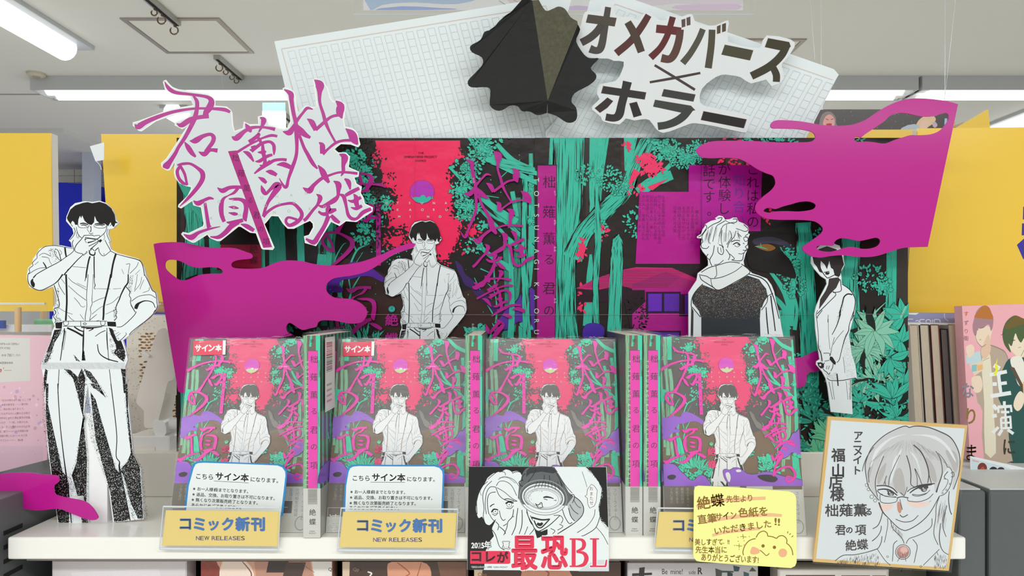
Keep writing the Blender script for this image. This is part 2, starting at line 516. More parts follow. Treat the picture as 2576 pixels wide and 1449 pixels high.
# hook rails
m_hook = mat('hook_steel', '7a6a55', 0.35, metal=0.8)
def rail(y0, y1, hooks, lab):
    t = tag(empty('ceiling_hook_rail', (-1.44, (y0 + y1) / 2, CEIL)), lab, 'hook rail')
    h = (y1 - y0) / 2
    mb = MB(); mb.box(-0.016, 0.016, -h, h, -0.022, 0); mb.build('rail', mat('rail_metal', 'a9a8a0', 0.4, metal=0.4), t)
    mb = MB(); mb.box(-0.007, 0.007, -h, h, -0.0235, -0.0221); mb.build('slot', m_dark, t)
    for q, big in hooks:
        r = 0.012 if not big else 0.017
        pts = [(0, q - (y0 + y1) / 2, -0.022), (0, q - (y0 + y1) / 2, -0.036)]
        c = -0.036 - r
        pts += [(math.sin(a) * r, q - (y0 + y1) / 2, c + math.cos(a) * r) for a in [k * 0.5 for k in range(0, 12)]]
        mb = MB(); mb.tube(pts, 0.0032, 6); mb.build('hook', m_hook, t)
rail(2.3, 3.08, [(2.72, 0), (2.88, 0), (2.94, 1), (3.05, 1)], 'hook rail with small rings above the ceiling hatch')
rail(3.49, 3.88, [(3.52, 1), (3.6, 0), (3.68, 0), (3.74, 0), (3.84, 1)], 'hook rail with rings below the ceiling hatch')
rail(4.33, 4.75, [(4.4, 0), (4.62, 1)], 'hook rail seen between the brush lettering and the manuscript sheets')
t = tag(empty('smoke_detector', (-2.5, 3.76, CEIL)), 'small round detector on the ceiling, left side', 'detector')
mb = MB(); mb.tube([(0, 0, 0), (0, 0, -0.012), (0, 0, -0.02)], [0.045, 0.043, 0.03], 24); mb.build('detector_body', mat('ivory_plastic', 'bdb6a8', 0.5), t)
mb = MB(); mb.tube([(0, 0, -0.02), (0, 0, -0.024)], [0.02, 0.016], 16); mb.build('detector_lens', mat('grey_plastic', '9a958c', 0.5), t)

# blue shelving and post far behind the left gap
t = tag(empty('blue_display_cabinet', (-3.5, 5.85, 0)), 'blue display cabinet standing far behind the left yellow boards', 'cabinet')
m_blue = mat('blue_laminate', '1c2cd4', 0.35, noise=0.05)
mb = MB(); mb.poly([(-0.28, 0, 0.02), (0.12, 0, 0.02), (0.12, 0, 2.47), (0, 0, 2.49), (-0.28, 0, 2.50), (-0.28, .3, 0.02), (0.12, .3, 0.02), (0.12, .3, 2.47), (0, .3, 2.49), (-0.28, .3, 2.50)],
                   [(0, 1, 2, 3, 4), (9, 8, 7, 6, 5), (0, 5, 6, 1), (1, 6, 7, 2), (2, 7, 8, 3), (3, 8, 9, 4), (4, 9, 5, 0)])
mb.build('cabinet_body', m_blue, t)
mb = MB(); mb.box(0.2, 0.6, 0, 0.3, 0.02, 2.42); mb.build('side_panel', m_blue, t)
mb = MB(); mb.box(-0.28, 0.6, -0.01, 0.31, 0, 0.03); mb.build('plinth', m_dark, t)
mb = MB(); mb.box(-3.305, -3.215, 5.5, 5.6, 0, CEIL); tag(mb.build('column', mat('column_paint', 'b9c0d4', 0.5)), kind='structure').name = 'trim_4'

# yellow header boards of the neighbouring displays
m_yel = mat('yellow_board', 'edc33f', 0.22, noise=0.02, nscale=5, coat=0.25)
m_white_edge = mat('board_core', 'e6e2dc', 0.6)
m_dowel = mat('pale_wood', 'd9b98c', 0.6, noise=.1, mapping=(8, 8, 1))
def board(name, pts, d, th, lab, m=m_yel, post=None):
    base = W(pts[-1][0], pts[-1][1], d); t = tag(empty(name, (0, d, base.z)), lab, 'board', None)
    mp = lambda x, y: ((x - HX) / F * d, ZC - (y - HY) / F * d - base.z)
    obj('board_face', sheet_mesh('board_face', [pts], mp, 0.0, 0.0015, m), None, t)
    obj('board_core', sheet_mesh('board_core', [pts], mp, 0.00152, th, m_white_edge), None, t)
    if post:
        x = (post - HX) / F * d; zb = mp(0, pts[-1][1])[1]
        mb = MB(); mb.tube([(x, 1.04 - d, SH + .0005 - base.z), (x, 1.04 - d, zb + (.12 if d < .95 else .02))], .0042, 10); mb.tube([(x, 1.04 - d, zb + (.1 if d < .95 else .01)), (x, th, zb + (.1 if d < .95 else .01))], .004, 8)
        mb.build('support_dowel', m_dowel, t)
    return t, mp
board('header_board', P('-160,335 128,335 134,783 -160,783'), 0.92, 0.014, 'plain yellow header board at the left edge', post=-45)
board('header_board', P('254,337 470,337 470,785 284,785'), 0.90, 0.012, 'plain yellow header board behind the left side of the forest poster', post=340)
board('header_board', P('2010,326 2304,326 2304,780 2010,780'), 0.89, 0.012, 'yellow board whose top strip shows above the forest poster', post=2150)
yb, ymp = board('header_board', P('2309,323 2760,318 2760,790 2277,790'), 0.845, 0.012, 'large yellow header board at the right edge with cut-off blue writing', post=2520)
pr = Print(ymp)
BL = '3a2fa0'
pr.poly('2574,520 2600,520 2600,552 2573,552', BL); pr.poly('2571,562 2600,562 2600,592 2570,592', BL)
pr.poly('2558,616 2576,600 2600,602 2600,650 2574,652', BL)
pr.build('printed_letters', print_mat('ink_on_board', 0.3), yb)
mb = MB()
for sx in (0.50, 0.66): mb.box(sx, sx + 0.012, 0.006, 0.03, -0.33, -0.02)
# triangular yellow pennant above the right board
pn, pm = board('pennant', P('2400,325 2486,274 2491,325'), 1.0, 0.008, 'small triangular yellow board rising above the right header', post=2440)
# board stands: plain posts that carry the headers from the display behind
m_post = mat('post_white', 'd8d8d6', 0.4)
mb = MB()
# ---------------------------------------------------------------- the shelf unit
m_shelf = mat('shelf_enamel', 'eceae4', 0.28, noise=0.02, nscale=8, coat=0.3)
m_cream = mat('riser_enamel', 'e6e1d8', 0.4, noise=0.02, nscale=6)
m_steel = mat('grey_steel', '5b5f60', 0.45, noise=0.05)
m_slot = mat('slot_black', '141414', 0.9)
sd = 0.645
xl = (18 - HX) / F * sd; xr = (2431 - HX) / F * sd
unit = tag(empty('display_shelf', (0, 0.8, SH)), 'white enamelled metal shelf carrying the comic display', 'shelf')
unit_o = (0, 0.8, SH)
mb = MB(); mb.box(xl, xr, sd - 0.8, 0.98 - 0.8, -0.020, 0.0); mb.build('shelf_board', m_shelf, unit, bevel=0.0022, seg=3)
mb = MB(); mb.box(xl + 0.004, xr - 0.004, sd + 0.02 - 0.8, 0.98 - 0.8, -0.028, -0.0202); mb.build('underside', mat('shelf_under', '8f8a84', 0.6), unit)
# cream riser step behind the books
rd = 0.785; rz = 0.049
x0 = (238 - HX) / F * rd
step = tag(empty('riser_step', (0, rd, SH)), 'long low cream riser step that the forest poster stands on', 'riser')
mb = MB(); mb.box(x0, 0.409, 0, 0.19, 0, rz); mb.build('riser_body', m_cream, step, bevel=0.0015)
# grey slotted upright on the left, with its slots
def upright(x0, x1, y0, y1, z0, z1, lab, face):
    t = tag(empty('slotted_upright', ((x0 + x1) / 2, y0, z0)), lab, 'shelf upright')
    mb = MB(); mb.box((x0 - x1) / 2, (x1 - x0) / 2, 0, y1 - y0, 0, z1 - z0); mb.build('upright_panel', m_steel, t, bevel=0.002)
    mb = MB(); k = 0
    z = z1 - z0 - 0.03
    while z > 0.02:
        fx = face * ((x1 - x0) / 2 + 0.0004)
        mb.box(min(fx, fx - face * .001), max(fx, fx - face * .001), 0.03, 0.055, z - 0.004, z)
        z -= 0.013
    mb.build('slots', m_slot, t)
upright(-0.62, -0.462, 0.62, 0.98, SH - 0.35, SH + 0.034, 'grey slotted steel upright at the left end of the shelf', 1)
mb = MB(); mb.box(-0.458, 0.41, .985, 1.0, SH - 0.35, SH - 0.03); tag(mb.build('shelf_back_panel', mat('maroon_panel', '3a1512', 0.6)), 'dark red back panel below the white shelf', 'back panel')
mb = MB(); mb.box(-.458, .409, .62 - .8, .984 - .8, -.25, -.2125); mb.build('lower_board', m_shelf, unit, bevel=.002)
mb = MB(); mb.box(-1.05, 1.05, 0.62, 1.005, 0, SH - 0.3505); tag(mb.build('display_plinth', m_steel, bevel=0.004), 'grey steel base cabinet under the shelves', 'shelf base')
# pale worktop of the neighbouring display behind
mb = MB(); mb.box(-1.1, 1.1, 1.01, 1.3, 0, SH + 0.0); tag(mb.build('neighbour_counter', m_cream, bevel=0.003), 'cream counter of the display standing behind', 'counter')

# two dark grey magazine cases at the right end
m_case = mat('case_grey', '54595a', 0.5, noise=0.06)
m_case_top = mat('case_top', 'cccece', 0.5, noise=0.04)
for x0, x1, lab in ((0.4125, 0.4375, 'slim dark grey case standing right against the shelf end'), (0.4405, 0.56, 'wide dark grey case at the right edge of the picture')):
    t = tag(empty('magazine_case', ((x0 + x1) / 2, 0.66, SH - 0.35)), lab, 'case', 'grey cases right of the shelf')
    w2 = (x1 - x0) / 2
    mb = MB(); mb.box(-w2, w2, 0, .33, 0, .388); mb.build('case_body', m_case, t, bevel=.003, seg=3)
    mb = MB(); mb.box(-w2 + .003, w2 - .003, .004, .326, .3881, .3892); mb.build('case_lid', m_case_top, t)
# ---------------------------------------------------------------- brush lettering, traced as strokes with swelling width
def ST(ox, oy, k, txt):
    out = []
    for l in txt.strip().split('\n'):
        l = l.strip()
        if l: out.append([(ox + x / k, oy + y / k, ww / k) for x, y, ww in P(l)])
    return out
K8 = 8.05
KIMI = ST(330, 190, K8, '''
680,130,5 725,215,55 800,295,75 930,350,60 1230,385,48 1535,435,60 1625,520,110 1590,640,130 1520,740,110 1490,840,80
925,975,15 1020,1005,90 1180,905,100 1350,850,75 1570,825,75
75,990,10 140,1035,110 300,940,90 600,815,70 900,725,55 1280,670,40 1600,670,45 1880,690,70 2000,740,50
1245,400,20 1330,520,70 1330,680,75 1290,850,90 1200,1050,80 1080,1270,70 960,1450,62 900,1568,70 790,1738,90 710,1840,135 690,1880,90
1190,1325,10 1300,1320,110 1450,1230,75 1600,1190,60 1670,1250,80 1650,1350,80 1570,1460,70 1500,1540,50
1370,1545,10 1480,1590,95 1600,1510,60 1745,1520,80
1085,1350,15 1150,1450,90 1230,1568,85 1305,1645,35''')
NO = ST(330, 360, K8, '''
1000,470,50 1080,620,50 1115,760,42 1130,845,45
1010,450,50 935,560,60 960,700,60 1040,800,60 1140,845,25
935,445,25 1050,420,50 1200,420,45 1350,510,60 1440,600,90 1445,720,90 1370,860,80 1250,1010,70 1120,1150,50 985,1280,6''')
UNAJI = ST(400, 460, K8, '''
700,365,15 790,415,95 920,350,60 1020,310,55 1105,325,20
930,405,50 960,600,60 1000,850,70 1020,905,95
505,1045,12 650,1105,105 800,1010,60 1000,940,40 1235,885,8
1185,100,10 1285,160,90 1420,100,70 1560,85,60 1700,92,60
1595,110,60 1520,200,50 1400,260,18 1300,330,55 1260,480,90 1270,650,80 1320,785,65
1415,325,12 1520,330,50 1640,335,60 1740,390,90 1765,520,85 1740,700,90 1765,775,25
1415,485,6 1520,500,62 1612,515,12
1410,605,6 1520,628,65 1592,632,30
1370,800,15 1510,805,85 1700,755,65
1600,790,100 1460,880,100 1340,1010,90 1200,1100,70 1040,1092,15
1660,835,12 1780,880,85 1920,965,65''')
KAORU = ST(640, 190, K8, '''
-455,1240,15 -365,1265,115 -200,1130,72 -60,1060,60 130,1045,40 300,1065,50 415,1090,65
-180,975,8 -140,1040,82 -90,1110,85 -75,1150,20
115,850,8 185,900,105 160,1010,60 90,1142,25
65,1160,12 85,1200,72 -10,1280,70 -110,1345,70
460,1230,45 330,1215,50 130,1280,32 60,1320,35 -100,1400,40 -345,1550,48
60,1255,40 110,1300,60 130,1380,40
-60,1530,70 30,1460,60 150,1375,60 300,1340,50 385,1400,62 400,1500,60 395,1605,20
165,1370,40 180,1560,75 215,1720,62 200,1830,80
70,1555,10 150,1555,60 235,1540,30
20,1740,10 110,1730,62 250,1640,60 360,1605,45
110,1815,12 200,1830,62 310,1720,22
110,1870,20 280,1790,60 400,1720,55 550,1700,50 650,1710,55
0,1985,22 130,1880,60 280,1790,60
80,2058,8 170,2110,78 240,2175,50
235,1943,10 330,1955,88 450,2015,60
455,1808,10 590,1800,95 745,1865,75
-225,1538,12 -120,1590,82 -15,1740,25
-50,1520,40 -90,1500,20
-60,1470,70 30,1440,60''')
RU = ST(640, 360, K8, '''
140,860,12 175,960,85 230,1025,60 330,930,60 430,850,110 490,880,125 380,1040,95 280,1190,60 215,1350,50 180,1480,50
180,1490,60 270,1390,50 430,1285,45 600,1235,45 780,1225,55 900,1325,65 960,1430,70 935,1530,70 830,1620,75 710,1665,62 645,1610,50 645,1545,50 700,1505,40 860,1550,45''')
TOTSU = ST(640, 190, K8, '''
605,285,12 735,370,100 750,500,82 790,750,72 835,950,75 850,1150,80 860,1450,60 840,1650,62 765,1870,70 690,2090,52 655,2240,62 600,2245,50 505,2085,6
580,1135,12 710,1155,115 800,1020,62 870,900,60 980,760,45 1070,660,55 1180,685,15
850,1010,60 940,1120,120 1030,1200,95 1130,1258,45
900,1180,50 1000,1450,58 1070,1580,68 1180,1775,72 1275,1885,28
1215,88,8 1320,190,170 1320,350,85 1325,550,52 1395,780,62 1445,960,68 1530,1150,42 1645,1355,38
1070,878,10 1165,950,105 1240,1105,75
1240,1100,60 1400,960,62 1550,840,50 1700,800,55
1650,515,15 1740,610,145 1732,750,145 1772,865,22
1308,1355,8 1375,1420,100 1375,1580,85
1385,1590,62 1500,1480,42 1640,1370,50 1780,1320,45 1960,1310,52
1850,1078,12 1965,1180,150 2025,1300,150 2090,1395,30''')
NAGI = ST(640, 450, K8, '''
1290,-275,12 1370,-165,105 1430,-45,115 1510,75,45
985,180,12 1110,240,115 1200,130,72 1350,0,62 1500,-65,42 1750,-135,40 2085,-110,50
1725,-500,15 1825,-435,135 1800,-275,72 1800,-145,62 1755,-60,12
1258,310,8 1330,380,92 1280,520,52 1180,640,52 1060,795,60 1000,845,62
1605,45,10 1700,115,115 1700,250,72 1690,350,62 1620,430,95 1500,500,75 1380,560,60 1285,530,12
1500,540,62 1510,650,120 1655,620,45
1298,660,35 1380,712,60 1500,705,90
1500,755,85 1420,950,78 1300,1150,85 1200,1285,95 1045,1215,30
1555,740,60 1640,830,85 1725,885,45
1728,315,25 1810,365,75 1860,560,52 1900,730,62 1980,808,62 2080,800,52 2200,680,75 2360,608,60
1845,335,55 1960,270,75 2120,190,60
1828,0,25 1905,65,92 1940,212,25
2010,310,15 2060,380,92 2062,480,95 2100,595,62
1895,432,12 2000,455,62 2155,375,55
1955,578,10 2060,602,62 2175,545,55''')
def bbox(g):
    xs = [p[0] for s in g for p in s]; ys = [p[1] for s in g for p in s]
    return min(xs), min(ys), max(xs), max(ys)
def draw_glyph(pr, g, box, ink, edge=None, eg=0.8, wk=1.0, cols=None):
    a = bbox(g)
    if box is None: box = a
    sx = (box[2] - box[0]) / (a[2] - a[0]); sy = (box[3] - box[1]) / (a[3] - a[1]); k = math.sqrt(sx * sy) * wk
    gs = [[(box[0] + (x - a[0]) * sx, box[1] + (y - a[1]) * sy, ww * k) for x, y, ww in s] for s in g]
    if edge:
        for s in gs: pr.stroke(s, edge, sm=5, grow=eg)
        pr.up()
    for s in gs: pr.stroke(s, ink, sm=5)
    pr.up()

# ---------------------------------------------------------------- ink-drawn man in shirt and braces (used on standee, poster, covers)
def GT(ox, oy, k, txt):
    out = []
    for l in txt.strip().split('\n'):
        l = l.strip()
        if l: out.append([(ox + q[0] / k, oy + q[1] / k) + tuple(a / k for a in q[2:]) for q in P(l)])
    return out
K7 = 7.354
HAIR = GT(60, 495, K7, '''860,500 810,430 795,390 830,300 860,235 950,160 1100,110 1180,98 1265,120 1400,93 1520,130 1620,215 1680,330 1690,400 1700,450 1748,490 1695,488 1668,560 1640,545 1605,470 1560,545 1500,500 1400,490 1345,440 1310,355 1300,470 1250,525 1180,500 1120,440 1080,345 1060,400 1040,350 1010,420 1000,520 950,520 930,470 900,445''')[0]
MAN_OUT = P('''213.7,505.9 232.7,508 250,505 266.7,510.6 284,529 291,552 298.6,561.6 291,567 285.7,574 273.5,577 272,590 278,606 273.5,609 276,616 279,627 294,636 348,651 362,672 367,692 372.8,707.7 382,729 393.8,737.6 398,767.5 389,785 352,819 325,843.7 309,856 318,887 321,905 314.6,923 321,999 324,1032 337,1159 354,1179 361,1306 284,1314 274,1232 234,1099 221,968 209,1048 219,1152 219,1266 223,1321 147,1327 134,1232 120,1132 110,965 110.6,958 103,917 126,860 131,833 137.5,820.5 131.4,805.6 132,796 136,790.6 133.4,774 143,758 141.6,744 133.4,721 100.8,732 73.6,722.6 66.8,698 68,688 71,673 80,665 83,651 92.6,638 99,625.5 121,617 152.5,617 181,623 178,609 173,605 185,587.5 182,575 166,556 167,545 177,521 189,511''')
MAN_IN = [  # heavier outline strokes x,y,w
 GT(60, 495, K7, '''
970,560,8 985,640,8 1020,720,9 1070,760,9
1540,540,9 1510,640,9 1450,710,9 1360,780,10
1235,545,14 1245,600,10 1232,650,14
1190,560,6 1175,610,6 1210,650,6
1205,665,9 1240,685,8 1280,670,9
1040,500,16 1110,490,18 1190,520,14
1310,510,14 1390,495,18 1500,520,16
1060,530,8 1110,520,14 1170,545,8
1320,535,8 1400,520,14 1470,540,8
1000,510,8 1010,550,8 1050,572,7 1150,572,7 1200,548,8 1210,520,8
1300,520,8 1310,560,7 1400,580,7 1500,570,8 1535,520,8
870,460,8 875,510,8 905,550,9
1610,470,8 1620,510,8 1590,540,8
925,570,9 950,640,9 920,720,9 850,800,9
1555,590,8 1535,680,8 1560,760,9 1590,820,8
985,650,6 975,720,6 1000,770,5
1480,680,6 1495,760,6 1470,800,5
1020,700,6 1010,770,5
1110,715,10 1200,712,9 1270,710,10 1290,725,8
1115,715,10 1060,790,10 980,880,11 940,960,11 950,1010,9
1290,725,8 1400,715,8 1390,760,9 1330,780,10 1130,750,9
1125,800,16 1180,770,9 1330,790,14
1180,850,20 1260,830,14 1340,800,8
1150,750,7 1130,800,7 1160,855,7
1340,785,9 1385,810,9 1330,850,10 1230,900,10 1200,915,12
1385,815,8 1360,860,9 1290,920,12 1230,975,14
1400,800,40 1430,830,45
920,800,9 895,860,10 915,950,10 920,1000,9 860,1060,9 800,1100,9 640,1210,10 430,1320,11 240,1430,11 170,1500,10
950,1010,9 1010,1040,9 1080,1055,9 1085,1080,10 1000,1160,12 880,1290,14 780,1400,16 740,1450,18
1210,985,14 1225,1060,20 1300,1080,20 1320,1020,14
1230,1000,10 1260,960,10 1300,1000,10
1385,940,12 1340,975,12 1310,1010,10
1500,800,9 1540,880,9 1600,990,10 1595,1010,8 1475,1095,9 1400,1030,9 1385,960,9
1475,1060,14 1490,1062,14
1080,1080,7 1160,1045,7 1165,1010,7 1150,1030,6 1100,1095,6
760,940,24 770,1030,24 785,1110,20
1705,1050,28 1660,1200,26 1630,1350,26 1610,1500,26
1225,1100,22 1195,1200,22 1160,1400,22 1150,1500,20
1300,1100,16 1300,1300,16 1305,1500,14
1600,1000,9 1720,1060,9 1900,1110,10 2120,1170,12 2190,1250,11 2225,1400,11 2230,1460,11
580,960,8 640,1010,10 690,1180,12
270,1020,9 360,940,9 450,910,9 600,905,9 750,930,9 900,955,7
270,1020,9 240,1080,9 245,1130,8 160,1220,9 170,1270,9 100,1330,9 110,1390,9 80,1430,9 75,1470,9
280,1090,6 370,1045,7 500,1100,8
330,1110,8 450,1130,7 480,1200,6 520,1260,6
355,1210,12 400,1280,18 420,1330,14
200,1260,6 270,1200,6
90,1430,8 200,1360,8 300,1320,7 410,1310,8
580,960,7 570,1050,7 620,1130,8 690,1190,8
500,950,6 510,990,6 545,960,6
660,980,6 700,1040,6 670,1080,6
1890,1250,7 1960,1240,7 1950,1300,7 1930,1430,7
2120,1210,7 2080,1300,7 1960,1420,7
1810,1340,5 1850,1430,5
2150,1350,5 2060,1440,5
900,1290,6 1000,1300,6 1150,1312,6
830,1330,6 800,1360,6
'''),
 GT(60, 690, K7, '''
80,0,9 70,70,10 100,190,11 190,265,11 310,298,11 450,240,11 560,180,12 640,110,16 720,0,22
170,80,10 150,130,40 170,190,55 180,240,20
235,0,8 180,70,8
560,200,12 600,330,12 645,480,12 650,600,11 560,640,10 590,710,10 550,780,10 590,850,10 570,900,9
640,130,6 650,200,9 700,290,8 760,380,7
690,80,6 750,160,6 760,180,5
780,0,26 790,250,26 795,500,26 785,700,26 775,860,26
1610,0,26 1560,250,24 1510,450,24 1480,600,26 1475,750,26 1465,850,24
1150,0,14 1145,60,12 1130,130,7
1300,0,12 1305,150,9 1320,200,12 1300,260,8 1330,270,8
1190,0,8 1175,200,9 1160,400,8 1165,600,8 1140,750,9 1135,860,8
1285,0,6 1270,300,6 1260,480,8 1265,540,8 1230,640,8 1240,720,7 1215,860,8
1870,230,22 1800,370,18 1760,480,16 1720,560,12 1700,640,10 1720,700,10 1700,760,10 1720,800,10 1670,860,10
1930,0,16 1925,150,20 1870,230,22
1890,230,12 1960,320,12 1950,390,10 1980,450,10 1975,540,10 2060,700,10
820,60,6 900,140,7 1040,220,7 1160,290,6
820,210,6 900,280,7 1000,370,7 1150,480,8
930,430,6 1010,520,7 1060,590,6 1110,605,6 1130,580,5
980,160,5 1150,240,6
660,630,6 760,690,6 900,740,6
820,760,7 870,820,7 930,860,6
1040,740,6 1110,840,6
1280,520,7 1400,460,7 1500,430,6
1260,740,7 1380,640,6 1460,590,6
1220,850,7 1290,790,8 1350,740,6
1320,870,6 1400,850,6
1520,570,6 1640,520,6 1760,410,7
1510,740,5 1620,690,6 1700,650,6
1340,265,5 1600,270,5
1650,270,5 1800,262,5
1990,500,9 2100,420,8 2200,390,8 2340,380,8 2440,440,9
2230,0,9 2300,130,10 2370,290,10 2440,350,10 2460,520,10 2470,590,10 2430,680,9 2400,700,9
2070,640,45 2090,580,50 2140,530,26 2250,490,14 2380,520,12 2430,620,10
1980,570,9 2060,700,11
2080,690,10 2040,760,10 1900,900,10 1800,970,9 1720,975,8
2430,660,9 2350,790,9 2150,940,10 2000,1060,10 1950,1120,10
1650,1030,8 1680,1130,9 1750,1240,10 1890,1120,8 1880,1080,7
1660,1050,6 1700,1045,6
1690,1110,5 1760,1070,5
1700,1160,5 1790,1090,5
2100,0,6 2080,150,6 2050,290,7
2220,100,6 2160,240,6 2150,280,6
2040,320,6 2150,180,6 2180,50,6
2320,240,6 2310,300,6 2200,340,6
720,870,8 1060,868,8 1540,868,8
720,960,8 1060,962,8 1540,955,8
740,860,8 740,930,8 780,950,8 825,920,8 820,860,7
1420,860,8 1425,930,8 1470,950,8 1505,910,8 1500,860,7
1050,870,8 1055,960,8
1095,915,8 1125,900,8 1160,915,8 1125,935,8 1095,915,8
1110,960,10 1110,1200,9 1100,1449,9
750,1000,16 740,1150,14 710,1300,10 700,1449,8
780,1050,7 760,1200,6 730,1400,6
1540,1000,7 1530,1150,7 1550,1400,7
800,990,26 950,1060,26 1090,1140,28
930,970,18 1020,1030,20 1100,1060,14
1150,1010,10 1290,1000,16 1200,1050,10
1060,980,18 1250,990,20 1450,970,10
1320,1150,8 1420,1080,10 1510,1040,10
''')]
MAN_BLACK = [  # solid black shapes
 GT(60, 690, K7, '''580,900 715,880 700,1010 590,1000'''), GT(60, 690, K7, '''1540,875 1700,880 1710,970 1550,960'''),
 GT(60, 690, K7, '''565,1030 700,1015 660,1120 560,1280 480,1449 420,1449 520,1180'''),
 GT(60, 690, K7, '''1570,985 1640,1010 1660,1100 1740,1240 1800,1230 1880,1449 1720,1449 1700,1300 1610,1120'''),
]
# lower trousers, crop (0,730) scale 3.163 and (0,965) scale 2.994
K3 = 3.163; K2 = 2.994
MAN_LEG_BLACK = [GT(0, 730, K3, t)[0] for t in (
 '340,590 390,470 450,330 490,315 440,400 400,520 372,590', '590,515 630,560 640,570 605,560',
 '920,470 970,440 1000,520 985,570 950,545 905,500', '508,625 560,635 620,690 650,620 680,700 665,819 615,819 580,700',
 '668,625 720,650 770,720 820,819 800,819 740,740 690,680', '960,620 1000,630 1000,819 985,819 975,700', '360,625 380,640 365,760 352,819 348,700',
 '655,480 670,480 680,560 650,560')]
MAN_LEG_BLACK += [GT(0, 965, K2, t)[0] for t in (
 '345,0 365,0 362,160 400,340 440,520 470,660 500,700 520,760 520,1080 445,1085 410,840 370,520 345,260',
 '590,480 640,260 600,150 575,30 630,0 640,0 625,250 655,560 650,900 665,1060 620,1070 600,900 560,760 540,690 575,600',
 '680,60 720,120 760,260 830,500 870,640 920,700 975,1020 920,1035 860,1040 830,820 720,420',
 '940,0 960,0 965,200 1000,520 1055,640 1078,1015 1040,1020 985,900 930,690 900,650 960,590 985,520 960,300',
 '680,0 740,0 800,110 780,90 720,40 700,30')]
MAN_LEG_LINES = GT(0, 965, K2, '''
435,0,5 440,120,5 455,330,5 480,550,6 500,700,8 520,860,7 540,1070,6
835,0,5 860,200,5 880,400,5 875,545,5 900,590,6 900,640,10 940,830,8 980,1030,6
''') + GT(0, 730, K3, '''
665,320,7 660,430,7 660,550,5
515,320,9 500,420,6 480,560,5
850,300,4 855,420,4 865,560,4
870,630,4 885,760,4 892,819,4
470,630,4 465,740,4 460,819,4
775,430,5 790,500,6 850,545,7 940,570,6
''')
def draw_man(pr, T=None, full=True, ink='1d1512', white='e4ebee', brace=None, stip=True, outline=True, lw=1.0, cut=None):
    """T maps standee pixels to the print's own source pixels"""
    old = pr.T
    base = old
    f = T or (lambda x, y: (x, y))
    g = (lambda x, y: base(*f(x, y))) if base else f
    # width factor of strokes under T
    a = f(0, 0); b = f(100, 100); k = math.sqrt(abs((b[0] - a[0]) * (b[1] - a[1]))) / 100.0
    pr.T = g
    brace = brace or ink
    rnd = random.Random(5)
    if outline:
        ol = [(x, y) for x, y in MAN_OUT]
        if not full: ol = [(x, y) for x, y in ol if y < 1000] + []
        pr.poly(ol, white)
        pr.up()
        pr.stroke([(x, y, 1.6 * lw) for x, y in ol + [ol[0]]], ink, sm=1)
    pr.up()
    pr.poly([(x, y) for x, y in HAIR], ink)
    for s in MAN_IN[0]: pr.stroke(s, ink, wd=lw)
    for s in MAN_IN[1]: pr.stroke(s, brace if s[0][2] > 3.2 and len(s) > 4 else ink, wd=lw)
    for p in MAN_BLACK: pr.poly(p[0], ink)
    if full:
        for p in MAN_LEG_BLACK: pr.poly(p, ink)
        for s in MAN_LEG_LINES: pr.stroke(s, ink, wd=lw)
    if stip:
        pr.up()
        def speck(poly, n, col, r0=0.5, r1=1.3):
            for x, y in sctr(0, n, poly, rnd):
                r = rnd.uniform(r0, r1); t = rnd.uniform(0, 3)
                pr.tri([(x + r * math.cos(t), y + r * math.sin(t)), (x + r * math.cos(t + 2), y + r * math.sin(t + 2)), (x + r * math.cos(t + 4.1), y + r * math.sin(t + 4.1))], [(0, 1, 2)], col)
        for pl, n in ((P('137,722 148,722 150,790 142,800 136,770 146,750'), 130), (P('285,780 296,760 293,800 286,808'), 70), (P('326,695 336,690 330,740 322,730'), 110),
                      (P('140,795 152,800 160,812 142,812'), 70), (P('118,625 140,630 150,655 135,660'), 80), (P('275,830 300,850 300,890 290,900 275,880'), 150), (P('112,900 128,850 140,840 130,905'), 150)):
            speck(pl, n, ink)
        if full:
            for pl in MAN_LEG_BLACK:
                cx = sum(p[0] for p in pl) / len(pl); cy = sum(p[1] for p in pl) / len(pl)
                ar = (max(p[0] for p in pl) - min(p[0] for p in pl)) * (max(p[1] for p in pl) - min(p[1] for p in pl))
                speck([(cx + (x - cx) * 1.35, cy + (y - cy) * 1.02) for x, y in pl], int(ar * 0.05), ink)
                pr.up(); speck(pl, int(ar * 0.035), white, 0.4, 1.2)
    pr.up(); pr.T = old

# ---------------------------------------------------------------- forest motifs
def leaf(pr, x, y, l, wdt, a, col):
    ca, sa = math.cos(a), math.sin(a)
    q = [(0, 0), (l * .3, wdt * .5), (l * .65, wdt * .42), (l, 0), (l * .65, -wdt * .42), (l * .3, -wdt * .5)]
    pr.tri([(x + u * ca - v * sa, y + u * sa + v * ca) for u, v in q], [(0, 1, 2, 3, 4, 5)], col)
def clump(pr, cx, cy, rx, ry, n, size, col, dark, rnd, core=0.55, fill=True):
    """a cluster of small outlined leaves"""
    if fill:
        pts = []
        for i in range(16):
            t = 2 * math.pi * i / 16; q = core * rnd.uniform(0.75, 1.2)
            pts.append((cx + rx * q * math.cos(t), cy + ry * q * math.sin(t)))
        pr.poly(pts, col, 2); pr.up()
    items = []
    for i in range(n):
        t = rnd.uniform(0, 2 * math.pi); q = math.sqrt(rnd.random())
        items.append((cx + rx * q * math.cos(t), cy + ry * q * math.sin(t), t + rnd.uniform(-.9, .9), size * rnd.uniform(.6, 1.25)))
    if dark:
        for x, y, a, l in items: leaf(pr, x - l * .06 * math.cos(a), y - l * .06 * math.sin(a), l * 1.14, l * .78, a, dark)
        pr.up()
    for x, y, a, l in items: leaf(pr, x, y, l, l * .55, a, col)
    pr.up()
